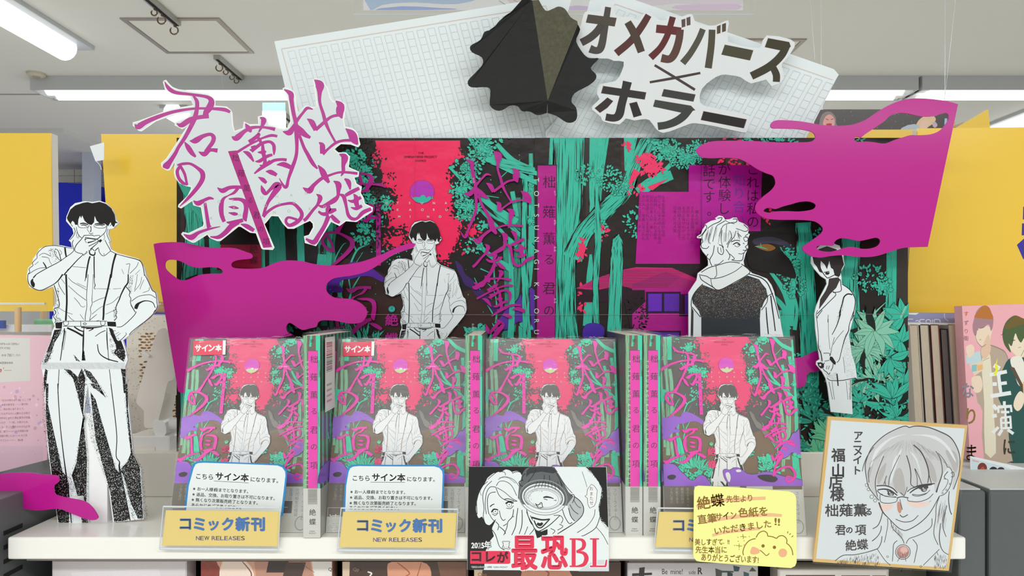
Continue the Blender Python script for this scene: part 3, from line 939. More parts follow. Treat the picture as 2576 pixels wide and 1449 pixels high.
def trunk(pr, pts, col, dark, rnd, dens=1.0, lw=1.0, edge=True):
    """x,y,w centre line; bark is many thin dark strokes running with the trunk"""
    if isinstance(pts, str): pts = P(pts)
    sp = smooth(pts, 6) if len(pts) > 2 else smooth([pts[0], tuple((a + b) / 2 for a, b in zip(pts[0], pts[1])), pts[1]], 6)
    pr.stroke([tuple(q) for q in sp], col, sm=1); pr.up()
    L = sum(math.hypot(sp[i + 1][0] - sp[i][0], sp[i + 1][1] - sp[i][1]) for i in range(len(sp) - 1))
    wm = sum(q[2] for q in sp) / len(sp)
    n = int(L * wm / 100.0 * dens) + int(L / 14) + 6
    for _ in range(n):
        u = (rnd.betavariate(.5, .5) - .5) * 1.04
        s0 = rnd.random(); ln = rnd.uniform(.03, .16)
        i0 = int(s0 * (len(sp) - 2)); i1 = min(len(sp) - 1, i0 + max(1, int(ln * len(sp))))
        seg = []
        ww = rnd.uniform(.4, 1.9) * lw * (2.2 if abs(u) > .42 else 1)
        for i in range(i0, i1 + 1):
            a = sp[max(i - 1, 0)]; b = sp[min(i + 1, len(sp) - 1)]; dx, dy = b[0] - a[0], b[1] - a[1]; l = math.hypot(dx, dy) or 1
            j = rnd.uniform(-.6, .6)
            seg.append((sp[i][0] - dy / l * (u * sp[i][2] + j), sp[i][1] + dx / l * (u * sp[i][2] + j), ww))
        if len(seg) == 1: continue
        seg[0] = seg[0][:2] + (.2,); seg[-1] = seg[-1][:2] + (.2,)
        pr.stroke(seg, dark, sm=1)
    pr.up()
def blade(pr, x, y, tx, ty, wdt, bend, col, dark, vein=False):
    mx, my = (x + tx) / 2 - (ty - y) * bend, (y + ty) / 2 + (tx - x) * bend
    s = [(x, y, wdt * .35), ((x + mx) / 2, (y + my) / 2, wdt * .9), (mx, my, wdt), ((mx + tx) / 2, (my + ty) / 2, wdt * .6), (tx, ty, .1)]
    pr.stroke(s, dark, sm=3, grow=.7); 
    pr.L += .5
    pr.stroke(s, col, sm=3)
    if vein:
        pr.L += .4; pr.stroke([(x, y, .5), (mx, my, .6), (tx, ty, .3)], dark, sm=3)
def fern(pr, cx, cy, n, l, wdt, a0, a1, col, dark, rnd, vein=False):
    for i in range(n):
        a = a0 + (a1 - a0) * (i + rnd.uniform(-.3, .3)) / max(1, n - 1); q = l * rnd.uniform(.75, 1.15)
        blade(pr, cx, cy, cx + q * math.cos(a), cy - q * math.sin(a), wdt * rnd.uniform(.8, 1.2), rnd.uniform(-.12, .12), col, dark, vein)
    pr.up()
# ---------------------------------------------------------------- the comic: size, pose and jacket art
BW, BH, BT = 0.128, 0.182, 0.0165
FONT_MIN = 0
def book_pose(x, d0, d1):
    return (x, d0, SH), (-math.asin((d1 - d0) / BH), 0, 0)
B3 = book_pose(-0.026, 0.66, 0.705)
bmap = planemap(TM(*B3), -0.0004)
bu = lambda x, y: bmap(x, y)
KC = 6.44
PAL_BOOK = dict(dark='5a5350', dark2='4a3a28', teal='34d3a8', teal2='86c49a', pink='f53a72', mag='f52fb0', purp='9a5fd0', ink='2c2420', brown='7a6248', white='eef2f2', faint='7f7a70')  # paler than the poster inks: film haze and stronger light put into the colours
PAL_POST = dict(dark='1c1513', dark2='38201a', teal='3ab89e', teal2='2f8f7a', pink='ee2058', mag='b01888', purp='5a2a9c', ink='17100e', brown='3f2a1c', white='e8edf0', faint='4a4440')
SKY = P('1312,840 1316,858 1323,868 1320,880 1324,895 1322,905 1328,912 1337,915 1342,922 1347,930 1340,938 1336,948 1331,956 1334,966 1333,975 1342,980 1352,979 1361,983 1366,990 1362,1004 1372,1012 1400,1020 1408,1026 1412,1031 1425,1029 1428,1020 1434,1014 1436,1004 1441,996 1439,985 1446,978 1443,968 1434,960 1428,951 1432,941 1428,932 1434,922 1430,913 1424,905 1426,896 1421,887 1428,878 1434,872 1443,866 1440,856 1439,840')
def cover_art(pr, pal, poster=False, man=True):
    rnd = random.Random(11)
    tl, t2, dk, pk, mg, pu = pal['teal'], pal['teal2'], pal['dark'], pal['pink'], pal['mag'], pal['purp']
    ink = pal['ink']; lw = .75
    pr.poly('1205,830 1590,830 1590,1350 1205,1350', dk); pr.up()
    pr.poly('1205,1040 1320,1050 1400,1100 1600,1050 1600,1350 1205,1350', pal['brown'] if not poster else pal['dark2'], 3); pr.up()
    # far trees
    for s in ('1237,845,9 1236,900,10 1238,1000,8 1233,1140,10', '1248,830,13 1247,880,12 1246,908,11', '1246,930,8 1249,985,9 1243,1100,7 1246,1150,6',
              '1224,930,6 1226,1120,6', '1528,930,10 1532,1030,12 1526,1150,12', '1512,1000,8 1518,1100,9 1514,1180,8'):
        trunk(pr, s, t2, dk, rnd, 1.6, .6)
    for s in ('1247,845,11 1247,908,10', '1222,1010,12 1232,980,14', '1546,860,6 1552,1000,10 1548,1100,8', '1262,1050,8 1258,1090,7 1264,1150,9 1270,1180,12',
              '1545,1140,16 1548,1190,18 1556,1240,24', '1520,920,7 1528,960,6', '1494,845,6 1520,872,9 1555,888,9', '1482,930,5 1500,958,6 1530,985,7 1556,1012,8',
              '1470,940,3 1500,965,4 1530,970,3', '1538,900,8 1542,930,8'):
        trunk(pr, s, tl, dk, rnd, 1.0, .6)
    # sky opening
    pr.poly(SKY, pk, 0); pr.up()
    for i in range(0, len(SKY)):
        x, y = SKY[i]
        if y < 845: continue
        for _ in range(5):
            leaf(pr, x + rnd.uniform(-5, 5), y + rnd.uniform(-5, 5), rnd.uniform(3, 7), rnd.uniform(2, 3.4), rnd.uniform(0, 6.3), dk if rnd.random() < .6 else pk)
    pr.up()
    for cx, cy, rx, ry, n in ((1345, 1000, 22, 16, 70), (1318, 860, 10, 8, 16), (1308, 873, 9, 9, 14), (1462, 985, 13, 12, 34), (1415, 1036, 12, 10, 22), (1448, 1012, 9, 8, 14), (1332, 905, 8, 6, 8), (1358, 985, 12, 6, 20)):
        clump(pr, cx, cy, rx, ry, n, 4.5, pk, None, rnd, .5, cy > 980 and rx > 12)
    for cx, cy, rx, ry, n in ((1338, 895, 7, 4, 16), (1350, 978, 10, 4, 20), (1430, 885, 5, 6, 10)):
        clump(pr, cx, cy, rx, ry, n, 4, dk, None, rnd, .5, False)
    # leaf clusters
    for cx, cy, rx, ry, n, s, f in ((1293, 880, 16, 12, 40, 6, 1), (1283, 898, 8, 6, 10, 5, 0), (1300, 900, 12, 7, 20, 5, 0), (1302, 933, 20, 9, 50, 6, 1), (1328, 938, 12, 10, 30, 5.5, 1), (1280, 915, 6, 6, 8, 5, 0),
                                (1310, 975, 14, 14, 34, 6, 0), (1303, 995, 9, 8, 16, 5.5, 0), (1320, 966, 8, 6, 10, 5, 0), (1450, 883, 19, 14, 54, 6, 1), (1476, 858, 14, 9, 34, 5.5, 1), (1468, 866, 10, 6, 14, 5, 0),
                                (1443, 936, 10, 10, 30, 4.5, 1), (1452, 958, 18, 8, 50, 4.5, 1), (1480, 975, 9, 7, 18, 5, 1), (1265, 862, 6, 4, 6, 4, 0), (1262, 884, 5, 5, 8, 4, 0), (1548, 968, 9, 7, 14, 5, 1),
                                (1455, 912, 8, 4, 12, 3.5, 0), (1545, 915, 6, 5, 10, 4, 0), (1310, 1017, 10, 5, 10, 3.5, 0), (1330, 1018, 8, 5, 10, 3.5, 0), (1348, 1022, 5, 4, 6, 3, 0), (1337, 1033, 5, 4, 6, 3.5, 0)):
        clump(pr, cx, cy, rx, ry, n, s, tl, dk, rnd, .62, bool(f))
    # bare branching shrub, twigs
    for s in ('1260,1050,5 1256,1080,5 1264,1105,6 1270,1140,8 1276,1170,9', '1275,1080,1.5 1272,1050,2.5 1284,1016,3 1300,1006,2 1308,1002,.6', '1284,1016,3 1279,1002,2 1282,990,.8', '1272,1100,3 1278,1078,3 1290,1056,1',
              '1284,1034,1 1294,1018,.5', '1496,1120,2 1480,1090,2 1466,1060,1', '1500,1080,3 1496,1050,2 1500,1020,1', '1475,1045,2 1490,1052,1', '1500,1150,3 1502,1110,2.5 1496,1080,1.5 1480,1064,.8',
              '1254,1070,2 1250,1035,2 1262,1008,1.5 1268,1003,.5', '1530,870,1 1500,900,1.5', '1500,930,1 1470,925,1.5 1440,918,.5'):
        pr.stroke(s, tl, sm=4)
    pr.up()
    # purple smoke, back parts
    pr.poly('1218,1054 1228,1048 1250,1044 1266,1046 1272,1036 1284,1034 1300,1040 1318,1052 1334,1068 1322,1066 1306,1058 1290,1058 1276,1062 1262,1064 1258,1072 1264,1080 1258,1085 1248,1084 1240,1090 1236,1098 1226,1102 1219,1098 1222,1090 1218,1080 1222,1072 1217,1066', pu, 4)
    pr.poly('1436,1032 1446,1040 1452,1054 1464,1064 1472,1078 1480,1082 1490,1096 1500,1108 1516,1112 1512,1120 1498,1118 1488,1106 1478,1098 1468,1088 1462,1078 1452,1072 1446,1060 1440,1048', pal['faint'] if not poster else '3a2060', 4)
    pr.up()
    # undergrowth
    for cx, cy, n, l, wdt, a0, a1 in ((1262, 1160, 9, 22, 4, .3, 2.8), (1290, 1172, 13, 40, 5, .5, 2.6), (1310, 1176, 9, 34, 4.5, .4, 2.2), (1340, 1184, 9, 26, 4, .3, 2.6), (1240, 1158, 7, 14, 4, .3, 2.8),
                                      (1470, 1176, 9, 26, 5, .5, 2.9), (1488, 1170, 8, 22, 4, .3, 2.6), (1505, 1150, 7, 16, 4, .5, 2.6), (1352, 1180, 5, 30, 3.5, 1.2, 2.2)):
        fern(pr, cx, cy, n, l, wdt, a0, a1, tl, dk, rnd)
    for cx, cy, rx, ry, n in ((1430, 1130, 10, 10, 30), (1470, 1150, 16, 10, 44), (1255, 1185, 30, 16, 120), (1320, 1196, 36, 16, 160), (1365, 1190, 16, 14, 50), (1480, 1190, 26, 12, 70), (1250, 1208, 30, 7, 60), (1345, 1210, 34, 6, 70)):
        clump(pr, cx, cy, rx, ry, n, 7, tl, dk, rnd, .7, n < 50)
    # scattered specks
    for x, y in [(rnd.uniform(1222, 1550), rnd.uniform(850, 1180)) for _ in range(120 if not poster else 160)]:
        if not inside(x, y, SKY) and not (1345 < x < 1450 and y > 1020):
            leaf(pr, x, y, rnd.uniform(1, 3), rnd.uniform(.7, 1.8), rnd.uniform(0, 6.3), tl)
    pr.up()
    # moon
    pr.disc(1383.5, 921, 18.6, mg, n=40); pr.up()
    pr.disc(1383.5, 921, 18.0, 'b02fb0' if poster else 'd93fc0', n=40); pr.up()
    rn = random.Random(3)
    pts = [(1383.5 + 17.6 * math.cos(t), 921 + 17.6 * math.sin(t)) for t in [math.radians(a) for a in range(18, 163, 6)]]
    top = [(1383.5 + 16.5 * q, 928 + rn.uniform(-2.5, 3) + 2 * abs(q)) for q in [-.98, -.8, -.6, -.4, -.2, 0, .2, .4, .6, .8, .98]]
    pr.poly(pts + top, 'c9d89a' if not poster else '2fb59c'); pr.up()
    # small lettering over the sky
    cr = 'd8e0a0' if not poster else 'c9d8c0'
    for row, y0, xs in (('TSUNAGI', 938, 0), ('KAORU', 949, 1), ('KIMINOKUNAJI', 960.5, 2)):
        pass
    put = lambda ch, x, y, s: pr.text(ch, x - s * .33, y + s * .35, s, cr, wt=.015)
    for ch, x in zip('TOTSUNAGI', [1311, 1329, 1347, 1365.5, 1383.5, 1401.5, 1420, 1438, 1456]): put(ch, x, 938.5, 5.6)
    for ch, x in zip('KAORU', [1347, 1366, 1384, 1402, 1421]): put(ch, x, 949.3, 5.6)
    for ch, x in zip('KIMI', [1312, 1330, 1349, 1367]): put(ch, x, 960.3, 5.6)
    for ch, x in zip('NOKU', [1393, 1411, 1439, 1457]): put(ch, x, 960.3, 5.6)
    dr = 'c01f4e' if not poster else '6a0a28'
    for t, y, s in (('THE', 861, 4.4), ('OMEGAVERSE PROJECT', 867, 4.6), ('COMICS', 873, 4.4)):
        wl = sum((glyph(c, .01)[2][1] - glyph(c, .01)[2][0] + .09) * .92 if c != ' ' else .35 for c in t) * s * 1.1
        pr.text(t, 1381 - wl / 2, y, s, dr, wt=.022, sx=1.1)
    pr.up()
    # narrow bookmark strip
    pr.poly('1313,939.5 1321.5,939.5 1322.5,1041 1313.6,1041', ink if poster else 'd8288f'); pr.up()
    pr.poly('1313.8,940.4 1320.8,940.4 1321.7,1040 1314.4,1040', mg); pr.up()
    for ch, y in zip('柮薙薫る君の項', [946, 961, 977, 993, 1008, 1021, 1034]): pr.text(ch, 1317.6, y - 2.6, 5.4, ink if poster else '9a2068', vertical=True)
    if man:
        T = (lambda x, y: (1385 + (x - 232) * .389, 967.3 + (y - 508) * .562))
        draw_man(pr, T, full=True, ink=pal['ink'] if poster else '2e2826', white=pal['white'], brace='241a16' if poster else '8a6a48', stip=poster, outline=True, lw=1.0)
        if not poster:
            pr.poly([T(x, y) for x, y in HAIR], '55504c'); pr.up()
    # purple smoke, front parts
    for pl in ('1556,1075 1548,1082 1538,1086 1533,1096 1526,1104 1518,1108 1510,1120 1504,1132 1506,1142 1516,1148 1528,1142 1536,1134 1546,1138 1554,1146 1564,1150 1570,1130 1572,1100',
               '1365,1178 1372,1173 1382,1175 1392,1170 1404,1170 1414,1176 1426,1184 1440,1186 1452,1184 1466,1180 1484,1180 1500,1186 1520,1192 1560,1200 1572,1216 1400,1224 1378,1210 1368,1196',
               '1216,1166 1228,1160 1242,1160 1254,1166 1262,1178 1272,1186 1282,1198 1294,1200 1304,1190 1316,1188 1326,1196 1328,1216 1216,1224'):
        pr.poly(pl, ink, 4); 
    pr.up()
    for pl in ('1556,1077 1549,1083 1539,1087 1534,1097 1527,1105 1519,1109 1511,1121 1505,1132 1507,1141 1516,1147 1528,1141 1536,1133 1547,1137 1555,1145 1563,1149 1569,1130 1571,1100',
               '1366,1178 1373,1174 1383,1176 1393,1171 1404,1171 1414,1177 1426,1185 1440,1187 1452,1185 1466,1181 1484,1181 1500,1187 1520,1193 1560,1201 1572,1216 1400,1226 1379,1210 1369,1196',
               '1216,1167 1228,1161 1242,1161 1253,1167 1261,1179 1271,1187 1282,1199 1294,1201 1304,1191 1316,1189 1325,1197 1327,1216 1216,1226'):
        pr.poly(pl, pu, 4)
    pr.up()
    for pl, c in (('1372,1184 1380,1182 1384,1194 1380,1206 1374,1196', pal['white']), ('1398,1176 1408,1175 1410,1180 1400,1181', pal['white']), ('1450,1190 1470,1187 1490,1190 1500,1198 1490,1206 1470,1204 1456,1198', pal['ink']),
                  ('1228,1192 1240,1187 1250,1191 1244,1199 1232,1199', pal['ink']), ('1538,1136 1546,1134 1548,1140 1542,1143', tl), ('1548,1140 1556,1138 1560,1146 1552,1146', tl)):
        pr.poly(pl, c, 3)
    pr.disc(1254, 1074, 1.6, '6a3060', ry=2.4); pr.up()
    if not poster: cover_title(pr, pal)

def cover_title(pr, pal, poster=False):
    mg = pal['mag']
    # title
    red = 'd01f86' if not poster else '8a1560'
    for g, bx in ((KIMI, (1220.5, 875, 1328.5, 986)), (NO, (1233, 987, 1278, 1048)), (UNAJI, (1218, 1076, 1324, 1157)),
                  (TOTSU, (1442, 858, 1549, 993)), (NAGI, (1462, 949, 1557, 1073)), (KAORU, (1463, 1048, 1546, 1137)), (RU, (1486, 1137, 1543, 1205))):
        draw_glyph(pr, g, bx, mg, red if not poster else None, .7, wk=1.02)
    pr.disc(1339.5, 1112, 5.2, '2fae74' if not poster else '2f9f96'); pr.up(); pr.disc(1339.5, 1112, 3.2, 'a8dcae' if not poster else '3fbfb5'); pr.up()
    pr.text('著', 1339.5, 1109.2, 5, '2a4a40', vertical=True)
    pr.text('絶', 1339.5, 1121.5, 21, mg if poster else 'ee3a7a', wt=.03, vertical=True)
    pr.text('蝶', 1339.5, 1153, 21, mg if poster else 'ee3a7a', wt=.03, vertical=True)
    for t, x, y in (('とつ', 1461, 899), ('なぎ', 1464, 1010), ('かおる', 1466, 1136), ('きみ', 1229, 900)): pr.text(t, x, y, 4.6, 'cfd4d0', vertical=True)
    pr.up()

# ---------------------------------------------------------------- meshes shared by all copies
m_pages = mat('page_block', 'd8d2c4', 0.8, noise=0.12, nscale=60, mapping=(1, 40, 1))
m_jack = print_mat('jacket_print', 0.28, coat=0.2)
m_film = clear_mat('shrink_film', tint=(1, 1, 1), haze=0.045, gloss=0.02, rough=0.12, wave=0.3, wscale=26, stretch=(1, 1, 2.2))
m_band = mat('belly_band_paper', 'cdccc6', 0.5, noise=0.03)
m_jcol = mat('jacket_paper', '3a3431', 0.4)

def cover_mesh():
    pr = Print(None, -0.0004); pr.T = bu; pr.clip = (0.0003, OBI - .0005, BW - 0.0003, BH)
    cover_art(pr, PAL_BOOK)
    return pr.mesh('printed_front')
OBI = 0.0445
COVER = cover_mesh()
def band_front_mesh():
    pr = Print(None, -0.0010); W_ = BW
    mm = lambda x, y: (x / 1000.0, y / 1000.0)
    pr.m = mm
    pr.poly([(0, 0), (128, 0), (128, 44.5), (0, 44.5)], 'cbcac3'); pr.up()
    pr.poly([(0, 14), (50, 14), (50, 44.4), (0, 44.4)], '6f665a'); pr.up()
    pr.poly([(28, 30), (70, 30), (70, 44.4), (28, 44.4)], 'bdbcb5'); pr.poly([(70, 32), (76, 32), (76, 44.4), (70, 44.4)], '6f665a')
    pr.poly([(100, 41), (127, 41), (127, 44), (100, 44)], '6f5f4c'); pr.poly([(84, 17), (112, 17), (112, 28), (84, 28)], '6a6258')
    pr.up()
    pr.poly([(88, 22.2), (108, 22.2), (108, 22.6), (88, 22.6)], 'd8d6cf')
    pr.poly([(.6, 14.5), (.9, 14.5), (.9, 22), (.6, 22)], 'd8d6cf'); pr.poly([(.6, 21.7), (27, 21.7), (27, 22), (.6, 22)], 'd8d6cf')
    for i, t in enumerate(('恋人を食べた', '都市伝説の', '作家である', 'ソカに受け')):
        tt = Print(None); pr.m = lambda x, y: (x / 1000, -y / 1000); pr.text(t, 22 - i * 5, -42.5, 2.9, 'a9a397', vertical=True)
    for i, t in enumerate(('フリーライターの', '元同級生の怪談', '芸週は')):
        pr.text(t, 122 - i * 6, -39, 3.6, '7d7a72', vertical=True)
    pr.text('連', 1.5, -6.8, 11, 'd8d6cf', wt=.01); pr.text('そ', 4, .2 - .6, 6.5, 'e3e1da', wt=.01)
    pr.text('残日怪', 88, -33.5, 5, '8f8d86')
    pr.m = mm
    pr.ring(121, 8, 5, .9, '9c9a94', ry=6)
    return pr.mesh('printed_band')
BANDP = band_front_mesh()
def bookbox(x0, x1, y0, y1, z0, z1, name, m, bev=0.0004):
    mb = MB(); mb.box(x0, x1, y0, y1, z0, z1); o = mb.build(name, m, None, bevel=bev, seg=1)
    me = o.data; bpy.data.objects.remove(o); return me
JM = bookbox(0, BW, 0, BT, 0, BH, 'jacket', m_jcol)
PM = bookbox(-0.0002, BW - .004, 0.0012, BT - .0012, 0.001, BH - .0012 + .0014, 'page_block', m_pages)
BM = bookbox(-0.0003, BW + .0003, -0.0006, BT + .0005, 0.0002, OBI, 'belly_band', m_band)
def film_mesh(x1, y1, z1):
    """shrink film: front sheet with shallow wrinkles and a crumpled, folded seam along the top edge"""
    rnd = random.Random(4); vs = []; fs = []
    nx, nz = 26, 30; o = 0.0016
    for j in range(nz + 1):
        for i in range(nx + 1):
            u = i / nx; v = j / nz
            amp = 0.00025 + 0.0009 * max(0, v - .88) / .12 + 0.0006 * max(0, .05 - v) / .05
            vs.append((-o / 2 + u * (x1 + o), -o - rnd.uniform(0, amp), -0.0 + v * (z1 + .001)))
    for j in range(nz):
        for i in range(nx):
            a = j * (nx + 1) + i; fs.append((a, a + 1, a + nx + 2, a + nx + 1))
    b = len(vs); yy = [-o, y1 * .3, y1 * .7, y1 + .0008]
    for k, y in enumerate(yy):
        for i in range(nx + 1): vs.append((-o / 2 + i / nx * (x1 + o), y, z1 + .0012 + rnd.uniform(0, .0022)))
    for k in range(3):
        for i in range(nx):
            a = b + k * (nx + 1) + i; fs.append((a, a + 1, a + nx + 2, a + nx + 1))
    for sx in (-o / 2, x1 + o / 2):
        b = len(vs)
        for j in range(nz + 1): vs += [(sx, -o, j / nz * (z1 + .001)), (sx + rnd.uniform(-.0002, .0002), y1 + .0006, j / nz * (z1 + .001))]
        for j in range(nz): fs.append((b + 2 * j, b + 2 * j + 1, b + 2 * j + 3, b + 2 * j + 2))
    me = bpy.data.meshes.new('shrink_film'); me.from_pydata(vs, [], fs); me.materials.append(m_film)
    for p in me.polygons: p.use_smooth = True
    me.update(); return me
FILM = film_mesh(BW, BT, BH)
def seam_mesh(x1, y1, z1, seed=1):
    rnd = random.Random(seed); mb = MB()
    for k in range(34):
        x = rnd.uniform(.002, x1 - .012); l = rnd.uniform(.004, .022); y = rnd.uniform(-.0018, .003); z = z1 + rnd.uniform(-.0035, .0025)
        pts = [(x + l * t, y + rnd.uniform(-.0004, .0004), z + rnd.uniform(-.0009, .0009)) for t in (0, .3, .6, 1)]
        mb.tube(pts, [.00005, .00022, .00018, .00005], 4, cap=False)
    o = mb.build('film_seam', clear_mat('film_fold', haze=.75, gloss=.25, rough=.2)); me = o.data; bpy.data.objects.remove(o); return me
SEAM = seam_mesh(BW, BT, BH)
def make_book(lab, loc, rot, band=True):
    t = tag(empty('comic_book', loc, rot), lab, 'book', 'front-facing shrink-wrapped comics on the shelf')
    for nm, me in (('jacket', JM), ('page_block', PM), ('printed_front', COVER), ('belly_band', BM), ('printed_band', BANDP), ('film_seam', SEAM), ('shrink_film', FILM)):
        if nm.startswith('printed') and not me.materials: me.materials.append(m_jack)
        o = obj(nm, me, None, t)
    return t
poses = [(book_pose(-0.3164, 0.66, 0.705), 'leftmost shrink-wrapped comic facing front, red sticker on it, blue-edged notice before it'),
         (book_pose(-0.1716, 0.66, 0.705), 'shrink-wrapped comic behind the second blue-edged notice, red sticker on it'),
         (B3, 'shrink-wrapped comic behind the black-and-white promo card, white glare on the red sky'),
         (book_pose(0.139, 0.65, 0.68), 'shrink-wrapped comic at the right of the row, behind the yellow handwritten card')]
books = [make_book(l, p[0], p[1]) for p, l in poses]

# red signed-copy stickers
def sticker(pose, lab, pts):
    M = TM(*pose); f = planemap(M, -0.0022)
    c = f(*pts[3]); t = tag(empty('signed_copy_sticker', M @ Vector((c[0], -.0022, c[1])), pose[1]), lab, 'sticker', 'red stickers on the comics')
    g = lambda x, y: (f(x, y)[0] - c[0], f(x, y)[1] - c[1])
    pr = Print(g)
    a, b, cc, d = pts
    lerp = lambda p, q, s: (p[0] + (q[0] - p[0]) * s, p[1] + (q[1] - p[1]) * s)
    obj('sticker_paper', sheet_mesh('sticker_paper', [pts], g, 0, .0002, mat('sticker_white', 'f2f0ee', .4)), None, t)
    pr.poly([a, lerp(a, b, .91), lerp(d, cc, .91), d], 'e02a4e'); pr.up()
    for i, ch in enumerate('サイン本'):
        s0 = .05 + i * .21; s1 = s0 + .20
        top0, bot0 = lerp(a, b, s0), lerp(d, cc, s0); top1, bot1 = lerp(a, b, s1), lerp(d, cc, s1)
        pr.glyph_fit(ch, (lerp(top0, bot0, .28), lerp(top1, bot1, .28), lerp(top1, bot1, .76), lerp(top0, bot0, .76)), 'ffffff', .055)
    pr.build('sticker_print', m_jack, t)
sticker(poses[0][0], 'red and white sticker on the left comic', P('487,857 568,856 567,892 485,894'))
sticker(poses[1][0], 'red and white sticker on the second comic', P('863,860 942,859 941,895 862,896'))

# ---------------------------------------------------------------- spine-out copies
SW = 0.0150
def spine_mesh():
    """source units: mm, x 0..15, z 0..182"""
    pr = Print(lambda x, y: (x / 1000, y / 1000), -0.0004)
    tl, dk = PAL_BOOK['teal'], '4c4440'; rnd = random.Random(2)
    fl = lambda x, y: (x, y)
    pr.poly([(0, 0), (15, 0), (15, 182), (0, 182)], '6a5a4e'); pr.up()
    for s in ('1.5,182,3.4 1.8,120,3.2 1.2,44,3', '13,182,4 13.3,100,3.2 13.2,44,3.4', '7,182,2 6,172,2'):
        trunk(pr, s, '7fb98a' if s[0] == '1' and s[1] == '.' else tl, dk, rnd, 1.4, .22)
    pr.poly([(3.8, 44), (14.0 - 1.2, 44), (12.8, 168.5), (3.8, 168.5)], '2c1c20'); pr.up()
    pr.poly([(4.0, 44), (12.6, 44), (12.6, 168.2), (4.0, 168.2)], 'f02fae'); pr.up()
    pr.m = lambda x, y: (x / 1000, -y / 1000)
    for ch, y in zip('柮薙薫る君の項', [160.5, 144.5, 128.5, 113.5, 97, 81.5, 65]): pr.text(ch, 9.4, -y - 3.2, 7.4 if ch not in 'るの' else 6.6, '3a1028', vertical=True)
    for ch, y in zip('TOTSUNAGIKAORUKIMINOKUNAJI', [158 - 4.45 * i for i in range(26)]): pr.text(ch, 3.2, -y - 1.2, 3.6, 'cfe6c8', rot90=True)
    pr.text('鬱', 7.6, -178.5, 3.4, '1c1612', vertical=True)
    pr.up()
    pr.m = lambda x, y: (x / 1000, y / 1000)
    pr.up()
    return pr.mesh('printed_spine')
SPINE = spine_mesh()
def sband_mesh():
    pr = Print(lambda x, y: (x / 1000, y / 1000), -0.0009)
    pr.poly([(0, 0), (15, 0), (15, 44.5), (0, 44.5)], 'cdccc6'); pr.poly([(0, 0), (0, 0), (0, 0)], 'cdccc6'); pr.up()
    pr.poly([(4, 30), (12.6, 30), (12.6, 44.3), (4, 44.3)], 'a5a39c'); pr.up()
    pr.m = lambda x, y: (x / 1000, -y / 1000)
    for i in range(5): pr.text('残日怪談の声が', 11.3 - i * 1.5, -43, 1.6, '6e6a64', vertical=True)
    pr.text('絶', 8.3, -25.5, 6.2, '1c1818', wt=.01, vertical=True); pr.text('蝶', 8.3, -17, 6.2, '1c1818', wt=.01, vertical=True)
    pr.text('FUSION', 5.6, -5.4, 1.5, '3a3634', wt=.02); pr.text('PRODUCT', 5.0, -3.6, 1.5, '3a3634', wt=.02)
    return pr.mesh('printed_band')
SBAND = sband_mesh()
def side_mesh():
    """back cover of a spine-out copy, drawn in mm, 0..128 x 0..182 (mapped on the side face)"""
    pr = Print(lambda x, y: (x / 1000, y / 1000), -0.0004); rnd = random.Random(9)
    pr.poly([(0, 0), (128, 0), (128, 182), (0, 182)], '3a3330'); pr.up()
    for i in range(9): trunk(pr, [(6 + i * 14, 182, 6), (8 + i * 14, 40, 5)], '3fbf98', '2c2623', rnd, .8, .5)
    for _ in range(10): clump(pr, rnd.uniform(8, 120), rnd.uniform(60, 175), 10, 8, 26, 5, '38c8a0', '2c2623', rnd, .5)
    pr.poly([(30, 110), (110, 110), (110, 165), (30, 165)], 'e030a0'); pr.up()
    pr.poly([(0, 62), (60, 66), (100, 80), (128, 60), (128, 48), (0, 48)], '7a48b8', 3); pr.up()
    pr.poly([(0, 0), (128, 0), (128, 44), (0, 44)], 'a8a69f'); pr.up()
    pr.m = lambda x, y: (x / 1000, -y / 1000)
    pr.text('声が聞こえる', 40, -38, 13, '7c7a74', vertical=True)
    return pr.mesh('printed_back')
SIDE = side_mesh()
SJM = bookbox(0, SW, 0, BW, 0, BH, 'jacket', m_jcol)
SPM = bookbox(.0012, SW - .0012, .003, BW - .004 + .0042, .001, BH + .0004, 'page_block', m_pages)
SBM = bookbox(-.0004, SW + .0004, -.0006, BW + .0004, .0002, OBI, 'belly_band', m_band)
SFILM = film_mesh(SW, BW, BH)
SSEAM = seam_mesh(SW + .01, BW, BH, 3)
def spine_book(lab, x, d, rz=0.0):
    t = tag(empty('spine_out_comic_book', (x, d, SH), (0, 0, rz)), lab, 'book', 'shrink-wrapped comics standing spine out')
    for me in (SPINE, SBAND):
        if not me.materials: me.materials.append(m_jack)
    if not SIDE.materials: SIDE.materials.append(m_jack)
    obj('jacket', SJM, None, t); obj('page_block', SPM, None, t); obj('printed_spine', SPINE, None, t)
    obj('belly_band', SBM, None, t); obj('printed_band', SBAND, None, t)
    obj('printed_back', SIDE, None, t, loc=(SW, 0, 0), rot=(0, 0, R(90)))
    obj('shrink_film', SFILM, None, t)
    return t
sp1 = spine_book('spine-out comic between the two comics with red stickers, barcode label on its side', -0.1878, 0.645)
sp2 = spine_book('spine-out comic left of the glare-lit comic, above the promo card', -0.0420, 0.650)
sp3 = spine_book('spine-out comic directly right of the glare-lit comic, left one of the pair', 0.1035, 0.652)
sp4 = spine_book('spine-out comic directly left of the right-hand comic, right one of the pair', 0.1200, 0.652)
